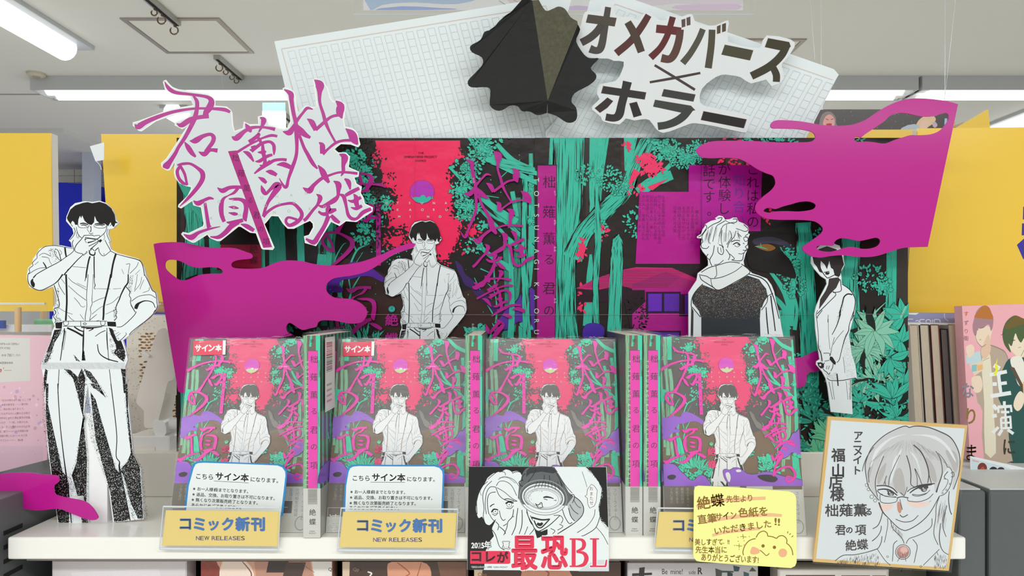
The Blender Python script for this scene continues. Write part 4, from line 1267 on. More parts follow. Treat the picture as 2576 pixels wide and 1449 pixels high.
# barcode label on the side of the first one
bl = tag(empty('barcode_label', (-0.1878 + SW + .0028, 0.650, SH + .112)), 'white barcode label on the side of the first spine-out comic', 'label')
pr = Print(lambda x, y: (x / 1000, y / 1000), -0.0002)
rnd = random.Random(1)
pr.poly([(0, 0), (36, 0), (36, 68), (0, 68)], 'e9e9e6'); pr.up()
y = 36
while y < 64:
    h = rnd.uniform(.3, 1.1); pr.poly([(5, y), (26, y), (26, y + h), (5, y + h)], '4a3a3c'); y += h + rnd.uniform(.4, 1)
for i in range(4): pr.poly([(6, 8 + i * 5), (24, 8 + i * 5), (24, 10 + i * 5), (6, 10 + i * 5)], 'b0aaa8')
pr.build('label_print', m_jack, bl, rot=(0, 0, R(90)))
# ---------------------------------------------------------------- forest poster standing on the riser
PD = 0.79
p0 = ((445 - HX) / F * PD, PD, SH + rz)
poster = tag(empty('forest_poster', ((p0[0] + (2283 - HX) / F * PD) / 2, PD, SH + rz)), 'wide forest poster in teal, pink and black standing behind the comics', 'poster')
po = poster.location
pmap = lambda x, y: ((x - HX) / F * PD - po.x, ZC - (y - HY) / F * PD - po.z)
PB = HY + F * (ZC - SH - rz) / PD      # pixel row of its foot
obj('poster_board', sheet_mesh('poster_board', [[(445, 347), (2283, 347), (2283, PB), (445, PB)]], pmap, 0.0006, 0.004, mat('black_board', '1d1918', .5)), None, poster)
m_post = print_mat('poster_print', 0.32, coat=0.06, wave=0.35, wscale=30, coat_rough=.12, spec=.25)
c_m = bu(1383.5, 921); c_b = bu(1388.7, 1139.8); u0 = bu(1331, 1080)[0]; u1 = bu(1459, 1080)[0]
ka = 208.0 / (u1 - u0); kb = (819 - 483) / (c_m[1] - c_b[1])
def cov2post(x, y):
    u, v = bu(x, y)
    return (1062 + (u - c_m[0]) * ka, 483 - (v - c_m[1]) * kb)
pr = Print(pmap, 0.0004); pr.clip = (445, 347, 2283, PB)
DK, TL, TM2, BR, PKK, MG, PUR = '1c1513', '3ab89e', '2a9480', '38201a', 'ee2058', 'b01487', '5a2a9c'
pr.poly([(445, 347), (2283, 347), (2283, PB), (445, PB)], DK); pr.up()
pr.T = cov2post
cover_art(pr, PAL_POST, poster=True, man=False)
pr.T = None
rnd = random.Random(21)
# everything left and right of the enlarged cover
pr.poly([(445, 347), (800, 347), (800, PB), (445, PB)], DK); pr.poly([(1345, 347), (2283, 347), (2283, PB), (1345, PB)], '241c18'); pr.up()
for s in ('462,340,10 458,700,8', '590,590,60 600,900,60'): pr.stroke(P(s), BR)
pr.up()
for s in ('478,440,52 490,560,50 484,760,60 490,1120,70', '455,440,30 500,520,34 560,580,40', '540,340,30 548,420,30', '545,600,38 548,700,34', '660,560,12 662,800,14', '696,520,36 700,700,44 706,900,46', '754,540,18 760,720,18', '832,560,14 826,700,14', '815,640,30 800,800,34',
          '620,840,26 626,1000,30'):
    trunk(pr, s, TL if not s.startswith('696') else TM2, '17110f', rnd, .9, 1.0)
for _ in range(10): clump(pr, rnd.uniform(460, 830), rnd.uniform(640, 1000), 26, 18, 40, 10, TL, '17110f', rnd, .5, False)
# pink sky left of the title strip and leaf masses round it
for cx, cy, rx, ry, n in ((905, 372, 40, 26, 60), (900, 410, 36, 40, 110), (930, 520, 30, 50, 120), (935, 590, 26, 40, 70)):
    clump(pr, cx, cy, rx, ry, n, 9, '2a211e', None, rnd, .6, False)
for cx, cy, rx, ry, n in ((890, 400, 26, 22, 60), (905, 440, 30, 22, 70), (900, 490, 28, 24, 80), (915, 590, 24, 20, 50), (918, 555, 18, 14, 30)):
    clump(pr, cx, cy, rx, ry, n, 11, TL, '17110f', rnd, .5, cy < 450)
# back of the jacket: trunks, limbs, gaps of pink light
for x, y, w2, h2 in ((1380, 360, 40, 200), (1470, 350, 50, 300), (1560, 360, 40, 120), (1820, 360, 60, 60), (1950, 620, 50, 300), (2240, 420, 60, 400)):
    pr.poly([(x, y), (x + w2, y), (x + w2 * .8, y + h2), (x + w2 * .1, y + h2)], rnd.choice(['3a332e', '3d1d1a', '332c28']))
pr.up()
for s in ('1395,340,22 1388,500,24', '1432,340,76 1428,520,72 1422,640,56 1418,760,60 1420,860,70', '1508,340,50 1500,440,36 1496,540,26', '1440,650,50 1466,590,44 1520,530,44 1570,480,40 1596,420,34 1640,340,44',
          '1586,345,34 1580,400,20 1574,430,6', '1486,640,6 1484,700,18 1478,820,24', '1700,400,10 1660,440,12 1610,470,14', '1605,485,26 1640,460,30 1690,440,24',
          '2020,560,40 2028,700,44 2034,860,46 2036,1000,48', '2140,600,48 2136,760,50 2142,900,56 2146,1100,60', '2242,600,26 2240,760,26 2230,900,30', '1970,780,26 1974,900,34 1990,1000,36', '2096,700,12 2100,820,16'):
    trunk(pr, s, TL, '1b1512', rnd, 1.0, 1.0)
# roots and branching twigs right of the fair-haired figure
for s in ('1880,630,2 1920,664,6 1950,700,10 1975,740,14 1990,790,16', '1990,800,16 1960,760,12 1940,740,4', '1985,830,12 1950,780,8 1930,740,4', '2010,640,10 1996,700,14 1990,760,18 1985,820,22', '1944,570,2 1955,590,4 1950,612,3', '1961,578,2 1955,595,4',
          '1960,620,2 1962,650,4', '1996,740,6 2004,780,8 1998,830,10', '2170,780,4 2186,830,3', '1200,340,10 1250,400,18 1300,420,20 1360,440,8', '1225,345,6 1236,400,12 1300,436,14 1370,470,8',
          '1130,420,6 1180,470,10 1240,520,16 1300,560,20', '1190,600,8 1230,640,12 1290,680,16'):
    pr.stroke(P(s), TL, sm=4)
pr.up()
for s in ('1180,345,10 1215,390,14 1250,410,16 1345,430,12', '1322,450,10 1318,600,16 1322,740,18 1326,850,20', '1282,600,8 1288,760,14 1284,850,16', '1200,520,6 1240,560,8 1300,620,10'):
    trunk(pr, s, TL, '1b1512', rnd, 1.0, 1.0)
for cx, cy, rx, ry, n, f in ((1680, 380, 36, 26, 130, 1), (1725, 400, 40, 24, 130, 1), (1758, 372, 26, 16, 60, 1), (1660, 350, 30, 14, 50, 0), (1560, 470, 30, 22, 60, 0), (1470, 440, 22, 24, 60, 0), (1530, 450, 30, 30, 60, 0), (1900, 356, 30, 12, 40, 0),
                             (1960, 360, 40, 12, 60, 0), (2150, 352, 30, 10, 40, 0), (1975, 660, 30, 40, 120, 1), (2000, 720, 26, 26, 60, 0), (2185, 520, 30, 30, 60, 0), (2070, 600, 26, 30, 50, 0), (2190, 700, 40, 30, 70, 0), (2218, 720, 26, 18, 60, 1),
                             (1212, 372, 30, 22, 90, 1), (1196, 400, 20, 18, 40, 0), (1185, 440, 22, 16, 50, 1), (1160, 480, 26, 20, 60, 1), (1180, 520, 30, 16, 70, 1), (1240, 345, 40, 12, 40, 0), (1190, 620, 20, 16, 30, 0), (1510, 570, 16, 14, 30, 0), (1600, 560, 30, 40, 60, 0)):
    clump(pr, cx, cy, rx, ry, n, 9, TL, '1b1512', rnd, .6, bool(f))
for cx, cy, rx, ry, n, f in ((1625, 400, 24, 14, 40, 1), (1640, 425, 30, 16, 50, 1), (1572, 370, 8, 12, 12, 0), (1600, 480, 20, 8, 16, 0), (1518, 590, 10, 14, 14, 0), (1465, 630, 10, 30, 16, 1), (1840, 350, 20, 6, 10, 0), (1832, 404, 22, 10, 20, 0), (1870, 408, 22, 10, 20, 0), (1470, 750, 12, 40, 20, 0), (1930, 540, 10, 24, 16, 0)):
    clump(pr, cx, cy, rx, ry, n, 11, 'ee3266', None, rnd, .7, bool(f))
pr.poly('1594,424 1610,436 1586,466 1580,462', 'ee3266'); pr.poly('1628,470 1680,450 1640,480', 'ee3266'); pr.up()
# shadowy eye-like mass behind the fair-haired figure
pr.poly('1880,600 1920,580 1970,560 2000,560 1990,596 1960,620 1990,660 2000,700 1960,690 1900,680 1880,660', '17120f', 4)
pr.poly('1895,602 1940,596 1980,610 1996,632 1980,622 1935,612 1900,616', '3a3648', 4); pr.up()
pr.poly('1900,620 1930,614 1950,624 1930,632', '8a5a20', 4); pr.up(); pr.stroke('1898,620,1 1912,622,3 1930,627,1', TL); pr.stroke('1912,612,1 1914,622,2', TL)
# house
hm = 'b01688'
pr.poly('1448,760 1480,720 1520,690 1600,672 1760,670 1760,850 1590,850 1580,800 1570,760', '2a1420'); pr.up()
pr.poly('1448,726 1500,700 1560,680 1600,672 1690,674 1750,700 1760,712 1590,726 1560,718 1500,730', 'c0246e')
pr.poly('1590,716 1640,696 1674,684 1740,706 1762,716 1762,728 1590,730', 'a81f70')
pr.poly('1622,726 1760,726 1760,850 1590,850 1590,790 1622,760', hm); pr.up()
for i in range(11): pr.stroke([(1470 + i * 4, 722 - i * 4, .8), (1600, 722 - i * 4.2, 1), (1680 + i * 5, 722 - i * 4.3, .6)], '4a1030', sm=1)
for i in range(14): pr.stroke([(1592, 800 + i * 3.4, .7), (1760, 800 + i * 3.4, .7)], '8a1868', sm=1)
pr.up()
pr.poly('1624,734 1712,734 1712,788 1624,788', '231030'); pr.poly('1624,832 1712,832 1712,850 1624,850', '231030'); pr.poly('1708,740 1760,740 1760,796 1708,796', '3a1230'); pr.up()
pr.poly('1630,739 1664,739 1664,783 1630,783', '6a2ab8'); pr.poly('1670,739 1708,739 1708,783 1670,783', '5f28a8'); pr.poly('1630,836 1708,836 1708,850 1630,850', '5a2a9c'); pr.poly('1722,742 1756,742 1756,792 1722,792', '5a2a9c'); pr.up()
for s in ('1556,590,4 1553,606,24 1552,640,30 1548,720,32 1544,860,36', '1500,470,10 1504,600,16 1498,720,14 1500,840,16'): trunk(pr, s, TL, '1b1512', rnd, 1.0, 1.0)
clump(pr, 1600, 790, 26, 50, 120, 8, '1b1512', None, rnd, .7, False)
pr.poly('1470,820 1490,812 1510,816 1520,828 1514,850 1468,850', '4a2aa0', 4); pr.up()
# spine strip with upright lettering
pr.poly('1351,415 1401,415 1397,860 1349,860', '1c1012'); pr.up()
pr.poly('1352.5,417 1399.5,417 1395.5,860 1350.5,860', MG); pr.up()
for ch, y in zip('柮薙薫る君の', [470, 545, 612, 666, 737, 794]):
    pr.text(ch, 1381, y - 26, 34 if ch not in 'るの' else 30, '3a1030', vertical=True)
for ch, y in zip('TOTSUNAGIKAORU', [456, 489, 520, 547, 576, 605, 634, 661, 684, 719, 750, 784, 811, 838]):
    pr.text(ch, 1350, y - 8, 19, 'b9dcc4', rot90=True)
for t, y in (('とつ', 480), ('なぎ', 553), ('かお', 620), ('きみ', 750)): pr.text(t, 1396, y, 7, 'e0b8d8', vertical=True)
pr.up()
# text panels of the jacket back
pr.poly('1732,416 1916,416 1912,582 1730,582', 'b01094'); pr.poly('1608,483 1760,483 1760,664 1598,664', 'b4128c'); pr.up()
dkk = '3a0a2c'
for t, x, y, s in (('これは私の', 1893, 412, 33), ('知り合い', 1858, 440, 33), ('が体験した', 1822, 412, 33), ('話です。', 1783, 416, 33)):
    pr.text(t, x, y, s, dkk if '知' not in t else '6a2a90', vertical=True)
for i, t in enumerate(('なる全国各地の奇妙な話', '同じように大不明となる男の', 'は取材したと思われる都市', '伝説の日本人形。美しい', '死体は語られたまま現在の', '次の人へ。写真に写された', 'たら次に始まる。声が')):
    pr.text(t, 1668 - i * 10 + (86 if i < 0 else 0), 492, 9.5, '4a0a44', vertical=True)
for i, t in enumerate(('「廃人の家」の事件', 'される全部届けられた', '次の年にはようやく', 'その正体がわかった', '話の続きは現在まで', '日本人形の大家')):
    pr.text(t, 1752 - i * 11, 520, 9.5, '4a0a44', vertical=True)
pr.up()
# undergrowth, bottom right: broad outlined leaves
lg = '86c8ac'
def plant(cx, cy, n, l, wdt, a0, a1, c): fern(pr, cx, cy, n, l, wdt, a0, a1, c, '15201a', rnd, True)
for cx, cy, n, l, wdt, a0, a1, c in ((2264, 980, 12, 80, 18, 1.2, 3.6, TL), (2240, 1020, 12, 70, 16, .2, 3.0, TL), (2270, 1090, 12, 76, 16, .6, 3.6, TL), (2040, 1060, 12, 70, 16, .1, 3.1, TM2), (2010, 1000, 10, 60, 14, -.4, 2.4, TM2), (2090, 1130, 12, 70, 16, .1, 3.1, '3aa98c'),
                                     (2050, 1150, 10, 60, 18, .1, 3.1, '5fb88e'), (2110, 1060, 9, 60, 12, .1, 3.1, TL), (2176, 1146, 12, 64, 14, .2, 2.9, TL), (2230, 1146, 10, 60, 14, .2, 2.9, TL), (2196, 1090, 14, 50, 9, 0, 6.0, TL), (2250, 1050, 14, 50, 9, 0, 6.0, TL),
                                     (2210, 960, 12, 66, 12, .2, 3.2, lg), (2173, 880, 16, 62, 12, 0, 6.1, lg), (2196, 834, 11, 60, 20, -.8, 5.0, lg), (2240, 820, 6, 60, 16, .6, 2.8, TL), (2268, 800, 6, 50, 18, 1.0, 4.0, TL), (2262, 860, 8, 56, 18, .2, 4.6, TL), (2180, 960, 9, 60, 16, 3.2, 6.0, lg),
                                     (2160, 1010, 9, 50, 12, .4, 2.8, TL), (1990, 1130, 9, 50, 14, .1, 3.1, TM2)):
    plant(cx, cy, n, l, wdt, a0, a1, c)
for s in ('2178,826,5 2196,790,4 2226,760,1', '2160,860,4 2168,810,4 2174,786,1', '2140,900,5 2130,830,2', '2200,840,3 2210,910,3 2204,980,3', '2276,770,4 2262,800,5'): pr.stroke(P(s), lg, sm=4)
pr.up()
for _ in range(420):
    x, y = rnd.uniform(1990, 2283), rnd.uniform(880, PB)
    leaf(pr, x, y, rnd.uniform(6, 15), rnd.uniform(3, 6), rnd.uniform(0, 6.3), TL if rnd.random() < .72 else '15201a')
pr.up()
for cx, cy, n, l, wdt, a0, a1, c in ((2173, 880, 14, 60, 12, 0, 6.1, lg), (2196, 834, 10, 62, 20, -.8, 5.0, lg), (2238, 1000, 9, 60, 14, .4, 2.8, TL), (2080, 1104, 9, 60, 16, .2, 3.0, '5fb88e'), (2220, 1100, 10, 44, 9, 0, 6.1, lg), (2262, 1120, 9, 44, 9, 0, 6.1, TL), (2240, 900, 7, 50, 18, 4.0, 6.6, TL)):
    plant(cx, cy, n, l, wdt, a0, a1, c)
# the man on the enlarged cover
Tm = (lambda x, y: (1071 + (x - 232) * .63, 557 + (y - 508) * .853))
pr.T = cov2post; cover_title(pr, PAL_POST, True); pr.T = None
draw_man(pr, Tm, full=True, ink='17100e', white='e4eaed', stip=True, lw=1.0)
# left part of the purple smoke shown behind the magenta cloud; pasted joint lines
pr.poly('430,800 470,700 500,690 505,720', BR); 
pr.stroke('445,790,0.8 1340,792,0.8 2283,790,0.8', '8d8a88', sm=1); pr.stroke('1043,347,.8 1044,560,.8', 'd02450', sm=1); pr.stroke('1762,347,.7 1764,800,.7', '14100e', sm=1)
pr.poly('560,606 660,606 660,680 548,680', '9a1438'); pr.poly('556,560 660,560 660,616 556,616', '1a0e0e'); pr.up(); pr.text('絶', 641, 618, 22, '5a0f28', vertical=True, wt=.01); pr.text('蝶', 641, 646, 22, '5a0f28', vertical=True, wt=.01)
pr.build('printed_forest', m_post, poster)

# ---------------------------------------------------------------- cut-outs mounted in front of the poster
m_card = mat('cut_card', 'e3e9ec', 0.35, noise=0.01, coat=0.1)
m_mount = mat('mount_foam', 'f0efec', 0.8)
def cutout(name, lab, cat, pts, d, th=0.0018, holes=None, sm=0, m=m_card, group=None, mount=True, tilt=0.0, foot=None, mback=None, pname='card'):
    pts = P(pts) if isinstance(pts, str) else pts
    by = max(p[1] for p in pts); cx = sum(p[0] for p in pts) / len(pts)
    o = W(cx, by if foot is None else foot, d)
    t = tag(empty(name, o, (tilt, 0, 0)), lab, cat, group)
    f = planemap(TM(o, (tilt, 0, 0)))
    lo = [smooth(pts, sm, True) if sm else pts]
    for h in (holes or []):
        h = P(h) if isinstance(h, str) else h
        lo.append(smooth(h, sm, True) if sm else h)
    obj(pname, sheet_mesh(pname, lo, f, 0, th, m), None, t)
    return t, f
def mounts(t, f, spots, y0, y1):
    for x, y in spots:
        a = f(x, y); mb = MB(); mb.box(a[0] - .005, a[0] + .005, y0, y1, a[1] - .005, a[1] + .005); mb.build('foam_pad', m_mount, t)

m_mag = mat('magenta_gloss', 'b81389', 0.2, noise=0.02, nscale=9, coat=0.3, spec=.35, bump=0.25)
CD = 0.752
t, f = cutout('magenta_cloud', 'large glossy magenta cloud cut-out at the upper right of the poster', 'cut-out',
 '2410,262 2410,262 2380,254 2330,248 2290,248 2256,256 2226,270 2204,284 2180,300 2150,312 2122,316 2096,316 2066,314 2020,306 1990,303 1958,302 1944,306 1938,314 1942,322 1960,323 2000,324 2030,328 2046,334 2051,344 2048,352 2034,357 2000,358 1960,358 1900,355 1860,354 1820,354 1790,356 1770,362 1757,370 1751,378 1758,390 1768,396 1790,398 1830,397 1860,400 1884,412 1906,426 1928,436 1944,442 1950,454 1949,466 1938,480 1920,494 1906,508 1900,520 1902,532 1912,542 1930,550 1960,553 2000,553 2030,554 2052,558 2066,568 2070,578 2062,590 2046,602 2028,614 2019,622 2020,630 2032,640 2046,646 2066,648 2090,644 2120,642 2150,645 2180,647 2210,643 2240,633 2270,624 2300,622 2334,621 2334,621',
 CD, .0012, holes=['2160,352 2176,338 2200,322 2226,304 2238,292 2260,284 2290,287 2320,293 2350,292 2375,284 2385,288 2386,300 2376,316 2362,330 2340,338 2312,340 2290,340 2270,346 2250,352 2226,361 2200,358 2180,356 2152,356 2151,346 2154,344 2166,346',
                   '1920,530 1934,522 1950,526 1968,520 1990,514 2012,508 2036,507 2051,514 2050,522 2040,528 2010,532 1980,531 1950,532 1934,535',
                   '2054,622 2062,618 2080,617 2096,618 2100,608 2112,600 2130,600 2160,606 2184,602 2204,598 2214,604 2210,616 2194,624 2170,626 2150,622 2130,622 2110,628 2090,633 2070,632 2058,628'],
 sm=3, m=m_mag)
mounts(t, f, [(2250, 480), (2150, 560), (2300, 560), (2000, 430), (2350, 430)], .0013, PD - CD - .001)
t, f = cutout('magenta_cloud', 'large glossy magenta cloud cut-out at the lower left of the poster', 'cut-out',
 '386,614 386,614 400,611 430,609 460,610 490,616 520,622 550,623 590,624 620,634 634,640 632,650 600,654 585,660 582,668 590,674 620,676 660,674 690,662 720,655 760,657 790,664 830,668 880,664 920,655 960,640 990,626 1010,618 1030,612 1044,613 1040,622 1024,628 1000,636 980,646 960,660 940,674 920,684 900,690 880,694 850,698 836,702 824,712 820,724 824,736 836,746 850,750 880,752 900,758 916,770 924,786 918,802 906,812 880,814 850,808 830,806 810,806 800,812 796,822 780,826 760,830 740,818 728,812 720,822 724,836 740,846 740,846 700,850 460,990 460,990 448,985 448,985',
 CD, .0012, holes=['416,660 424,654 440,654 456,658 476,668 500,674 530,672 550,674 560,682 556,688 540,688 510,690 490,696 470,704 452,704 436,694 424,684 416,674'], sm=3, m=m_mag)
mounts(t, f, [(640, 720), (780, 720), (520, 760)], .0013, PD - CD - .001)

# brush-lettered title board
TOUT = '''411,205 417,202 424,211 433,220 448,226 485,231 524,237 540,251 541,267 570,269.5 580,278 583,284 585,314 590,331 612,323 614,307 628,314 651,313 650,294 657,292 672,299 676,314 691,317 700,323 714,325 724,322 732,304 727,260 722,240 712,222 717,220 738,230 742,242 748,284 769,267 788,271 798,269 789,201 795,197 816,210 824,222 830,246 839,257 849,251 869,262 864,302 867,319 888,324 898,335 905,364 901,369 882,362 857,361 845,370 840,376 851,385 870,385 879,393.5 876,421 902,433 901,443 890,446 896,463 909,470.5 906,485 913,498 917,513 937,523 936,531 896,557 870,555 854,567 832,557 794,618 768,610 766,595 778,592 789,572 788,562 780,554 765.5,560 739,574 724.5,574 713,562 701,543 682,542 670,557 664,564 689,623 686,627 662,626 659,624 645,586 630,584 606,569 599,569 554,605 547,605 528,597 521,589 489,609 484,609 466,599 457,588 460,585 474.5,588 510.5,570.5 514,563 507,521 487,515 483,504 455,523 449,520 450,516 473,493.5 482,475 481,469 469.5,467 453,460 442,447 439,434.5 440.5,407 428,426 421,428 408,420 406,411 419,400 445.5,360 462,334 472,319 459,323.5 440.5,314 440.5,308 472,296 480,287 479,282 438,287 392,304 356,329 350,328 335,315 335,309 349,305.5 429,276 486.5,266 481.5,250 478,242 439,238 416,223.5'''
TD = 0.742
t, f = cutout('title_cutout', 'white cut-out board with large magenta brush lettering, upper left', 'sign', TOUT, TD, .0022, m=mat('title_card', 'ced5d8', .4, noise=.01))
pr = Print(f)
to = P(TOUT); tcx = sum(p[0] for p in to) / len(to)
pr.stroke([(x, y, 3.4) for x, y in to + [to[0]]], 'eef2f4', sm=1); pr.up()
MT, ME = 'b42d8e', '7e1d55'
for g in (KIMI, NO, UNAJI, KAORU, RU, TOTSU, NAGI):
    for s in g: pr.stroke(s, ME, sm=5, grow=.45)
pr.up()
for g in (KIMI, NO, UNAJI, KAORU, RU, TOTSU, NAGI):
    for s in g: pr.stroke(s, MT, sm=5)
pr.poly('573.6,380.6 595.4,378.4 684.4,621.4 662.6,623.4', ME); pr.up()
pr.poly('574.4,381.4 595,379.2 683.6,620.8 663.2,622.8', 'b02880'); pr.up()
for i, ch in enumerate('柮薙薫る君の項'):
    v = [.065, .225, .38, .50, .66, .80, .935][i]; x = 585 + (673.5 - 585) * v; y = 380 + (622 - 380) * v
    pr.text(ch, x - 8, y + 8, 19 if ch not in 'るの' else 16, '5e1240', ang=.05)
gc = '9db8a4'
for t_, x0, y0, dx, dy in (('TOTSUNAGI', 586 - 70, 511, 37.3, -4.3), ('KAORU', 592, 519, 36.6, -4.0), ('KIMINOKO', 532, 549, 36.2, -4.4)):
    if t_ == 'TOTSUNAGI': pts = [(517, 514), (551, 508), (586, 505), (0, 0), (659, 497), (696, 494), (733, 491), (770, 486), (807, 482)]
    elif t_ == 'KAORU': pts = [(590, 523), (0, 0), (667, 517), (703, 512), (740, 509)]
    else: pts = [(532, 549), (568, 546), (603, 542), (0, 0), (690, 534), (726, 531), (780, 525), (817, 521)]
    for ch, (x, y) in zip(t_, pts):
        if x: pr.text(ch, x - 3.5, y + 4, 11.5, gc, ang=-.1)
pr.build('brush_lettering', print_mat('gloss_print', .3, coat=.12, wave=.2, wscale=20, spec=.3), t)
mounts(t, f, [(560, 470), (850, 480), (700, 440), (560, 400)], .0023, PD - TD - .0005)

# manuscript-paper sheets
m_msheet = print_mat('manuscript_print', 0.45)
def genko(name, lab, outline, d, org, ux, uy, cols, rows, gutter_every, margin, clipy=347):
    t, f = cutout(name, lab, 'paper', outline, d, .001, m=mat('manuscript_paper', 'dfe7e9', .5, noise=.01))
    pr = Print(f)
    L = lambda a, b: (org[0] + ux[0] * a + uy[0] * b, org[1] + ux[1] * a + uy[1] * b)
    lo = P(outline) if isinstance(outline, str) else outline
    def seg(p, q, col, wd):
        n = max(2, int(math.hypot(q[0] - p[0], q[1] - p[1]) / 7)); run = []
        for i in range(n + 1):
            s = (p[0] + (q[0] - p[0]) * i / n, p[1] + (q[1] - p[1]) * i / n)
            if inside(s[0], s[1], lo): run.append(s)
            else:
                if len(run) > 1: pr.stroke([run[0] + (wd,), run[-1] + (wd,)], col, sm=1)
                run = []
        if len(run) > 1: pr.stroke([run[0] + (wd,), run[-1] + (wd,)], col, sm=1)
    gl = 'c3cccd'
    for c in range(cols):
        for e in (0.0, 0.64): seg(L(c + e, 0), L(c + e, rows), gl, 1.3)
        pr.up()
        for r in range(rows + 1): seg(L(c, r), L(c + .64, r), gl, 1.2)
        pr.up()
    oc = 'd9c7bd'
    for a, b in (((-margin, -margin), (cols + margin - .36, -margin)), ((-margin, -margin), (-margin, rows + margin)), ((cols + margin - .36, -margin), (cols + margin - .36, rows + margin))):
        seg(L(*a), L(*b), oc, 2.0); pr.up()
    pr.build('ruled_squares', m_msheet, t)
    return t, f
SD = 0.80
t, f = genko('manuscript_sheet', 'white ruled manuscript sheet rising above the left half of the poster', P('690,104 1338,0 1440,-12 1410,100 1400,352 1400,400 760,400 748,352'), SD, (724, 130), (27.0, -4.4), (5.1, 18.4), 24, 18, 0, .5)
mb = MB(); a = f(900, 400); mb.box(a[0], a[0] + .03, .0012, .004, a[1] - .16, a[1] + .02); mb.build('backing_strip', m_mount, t)
t, f = genko('manuscript_sheet', 'white ruled manuscript sheet rising above the right half of the poster', P('1372,330 1400,300 1490,-20 1580,-6 2098,174 2110,188 2103,200 2025,352 2000,400 1376,400'), SD - .0035, (1556, 24), (27.5, 9.6), (-10.2, 18.0), 20, 22, 0, .5)
mb = MB(); a = f(1800, 400); mb.box(a[0], a[0] + .03, .0012, .004, a[1] - .16, a[1] + .02); mb.build('backing_strip', m_mount, t)
# ---------------------------------------------------------------- black katakana sign and the crumpled black splash
KA = 5.152
def SG(ox, oy, t): return GT(ox, oy, KA, t)
SOUT = P('''1468,37 1478,28 1509,29 1517,12.6 1546,14.6 1545,35 1567.6,42.7 1591,41.7 1604.5,51 1624,29 1645,39 1660,50 1675,50 1679,39 1712,42 1733,35 1743,39 1751,58 1775,63 1799,64 1826,52 1834,58 1832,105 1900,120 1915,114 1929,89 1989,99 1999,118 1974,153 1966,165 1972,198 1941,217 1927,200 1890,210 1863,194 1838,189 1815,188 1791,200 1766,223 1760,250 1772,266 1825,277 1880,290 1888,300 1879,329 1867,333 1800,318 1750,310 1731,313 1700,325 1669,334 1651,325 1634,302 1615,300 1595,303 1574,298 1558,313 1517,305 1512,294 1490,276 1492,265 1508,249 1502,237 1508,212 1548,204 1564,179 1569,155 1544,153 1529,147 1480,145 1459,126 1451,109 1449,93 1461,64''')
GD = 0.775
t, f = cutout('katakana_sign', 'grey-white cut-out sign with large dark katakana lettering, upper right of centre', 'sign', SOUT, GD, .0016, sm=2, m=mat('sign_card', 'd3d7d9', .4, noise=.015))
pr = Print(f)
def fl(ox, oy, pts, c): pr.poly([(q[0], q[1]) for q in SG(ox, oy, pts)[0]], c)
def fs(ox, oy, pts, c):
    for s in SG(ox, oy, pts): pr.stroke(s, c, sm=5)
def letter(fn):
    # a reddish hairline rim first, then the dark fill
    fn
LET = [(1160, 0, 's', '1905,95,72 1885,220,76 1852,420,85 1825,570,92 1795,640,90 1740,655,85 1672,632,98', '5b5550'), (1160, 0, 'p', '1650,190 2010,235 1985,340 1622,290', '5e574c'), (1160, 0, 's', '1830,310,90 1760,410,92 1670,490,92 1560,552,92', '554f4a'),
       (1160, 0, 's', '2428,200,78 2340,345,85 2200,530,88 2012,690,90', '6a3a38'), (1160, 0, 's', '2160,290,88 2250,450,98 2335,672,90', '5a4a3c'),
       (1640, 0, 's', '58,372,100 250,392,100 372,410,100', '7e3236'), (1640, 0, 's', '365,385,90 350,520,90 300,680,95 230,765,92 125,752,100', '6e4a40'), (1640, 0, 's', '270,222,76 240,330,72 195,470,74 110,620,76 -15,745,85', '74302f'),
       (1640, 0, 'p', '385,260 430,245 430,340 390,355', '6e5c58'), (1640, 0, 'p', '450,235 495,218 497,318 455,332', '6e5c58'),
       (1640, 0, 's', '660,380,72 600,520,72 500,690,74 400,815,80', '615f52'), (1640, 0, 's', '780,388,80 768,600,82 730,880,86', '5e5a48'), (1640, 0, 'p', '845,345 888,325 885,425 845,438', '645848'), (1640, 0, 'p', '912,318 957,300 955,400 912,415', '645848'),
       (1640, 0, 'p', '950,583 1308,655 1265,780 905,705', '57543e'), (1640, 0, 'p', '1510,498 1775,548 1795,600 1740,650 1660,650 1468,608', '4c4630'), (1640, 0, 's', '1750,590,82 1690,700,92 1600,800,95 1480,890,98 1292,985,95', '4a4530'), (1640, 0, 's', '1572,880,82 1612,970,88 1612,1058,84', '4a4530'),
       (1440, 160, 's', '1068,22,26 1330,180,28 1585,338,28', '504844'), (1440, 160, 's', '1005,242,24 1330,185,28 1655,122,24', '504844'),
       (1440, 160, 'p', '405,293 950,375 930,463 378,382', '3c3835'), (1440, 160, 's', '712,236,112 690,330,104 640,520,100 605,660,106 540,705,90 435,692,86', '3a3836'), (1440, 160, 'p', '450,443 525,490 450,570 360,635 292,575 390,500', '40352f'), (1440, 160, 'p', '740,520 832,498 897,665 795,695', '322c2c'),
       (1440, 160, 'p', '1190,333 1590,403 1562,490 1160,420', '484845'), (1440, 160, 'p', '1078,472 1530,548 1586,600 1440,640 1052,560', '4b4f49'), (1440, 160, 's', '1515,585,100 1440,680,98 1340,750,96 1220,795,90 1110,812,92', '454b46'),
       (1440, 160, 'p', '1705,620 2252,725 2215,835 1670,728', '2a2224')]
for ox, oy, k, d, c in LET:
    if k == 's':
        for s in SG(ox, oy, d): pr.stroke(s, '6a4a48', sm=5, grow=.7)
    else:
        q = [(a[0], a[1]) for a in SG(ox, oy, d)[0]]; cx = sum(a[0] for a in q) / len(q); cy = sum(a[1] for a in q) / len(q)
        pr.poly([(cx + (x - cx) * 1.02 + (.6 if x > cx else -.6), cy + (y - cy) * 1.02 + (.6 if y > cy else -.6)) for x, y in q], '6a4a48')
pr.up()
def darker(c): return ''.join('%02x' % int(int(c[i:i + 2], 16) * .8) for i in (0, 2, 4))
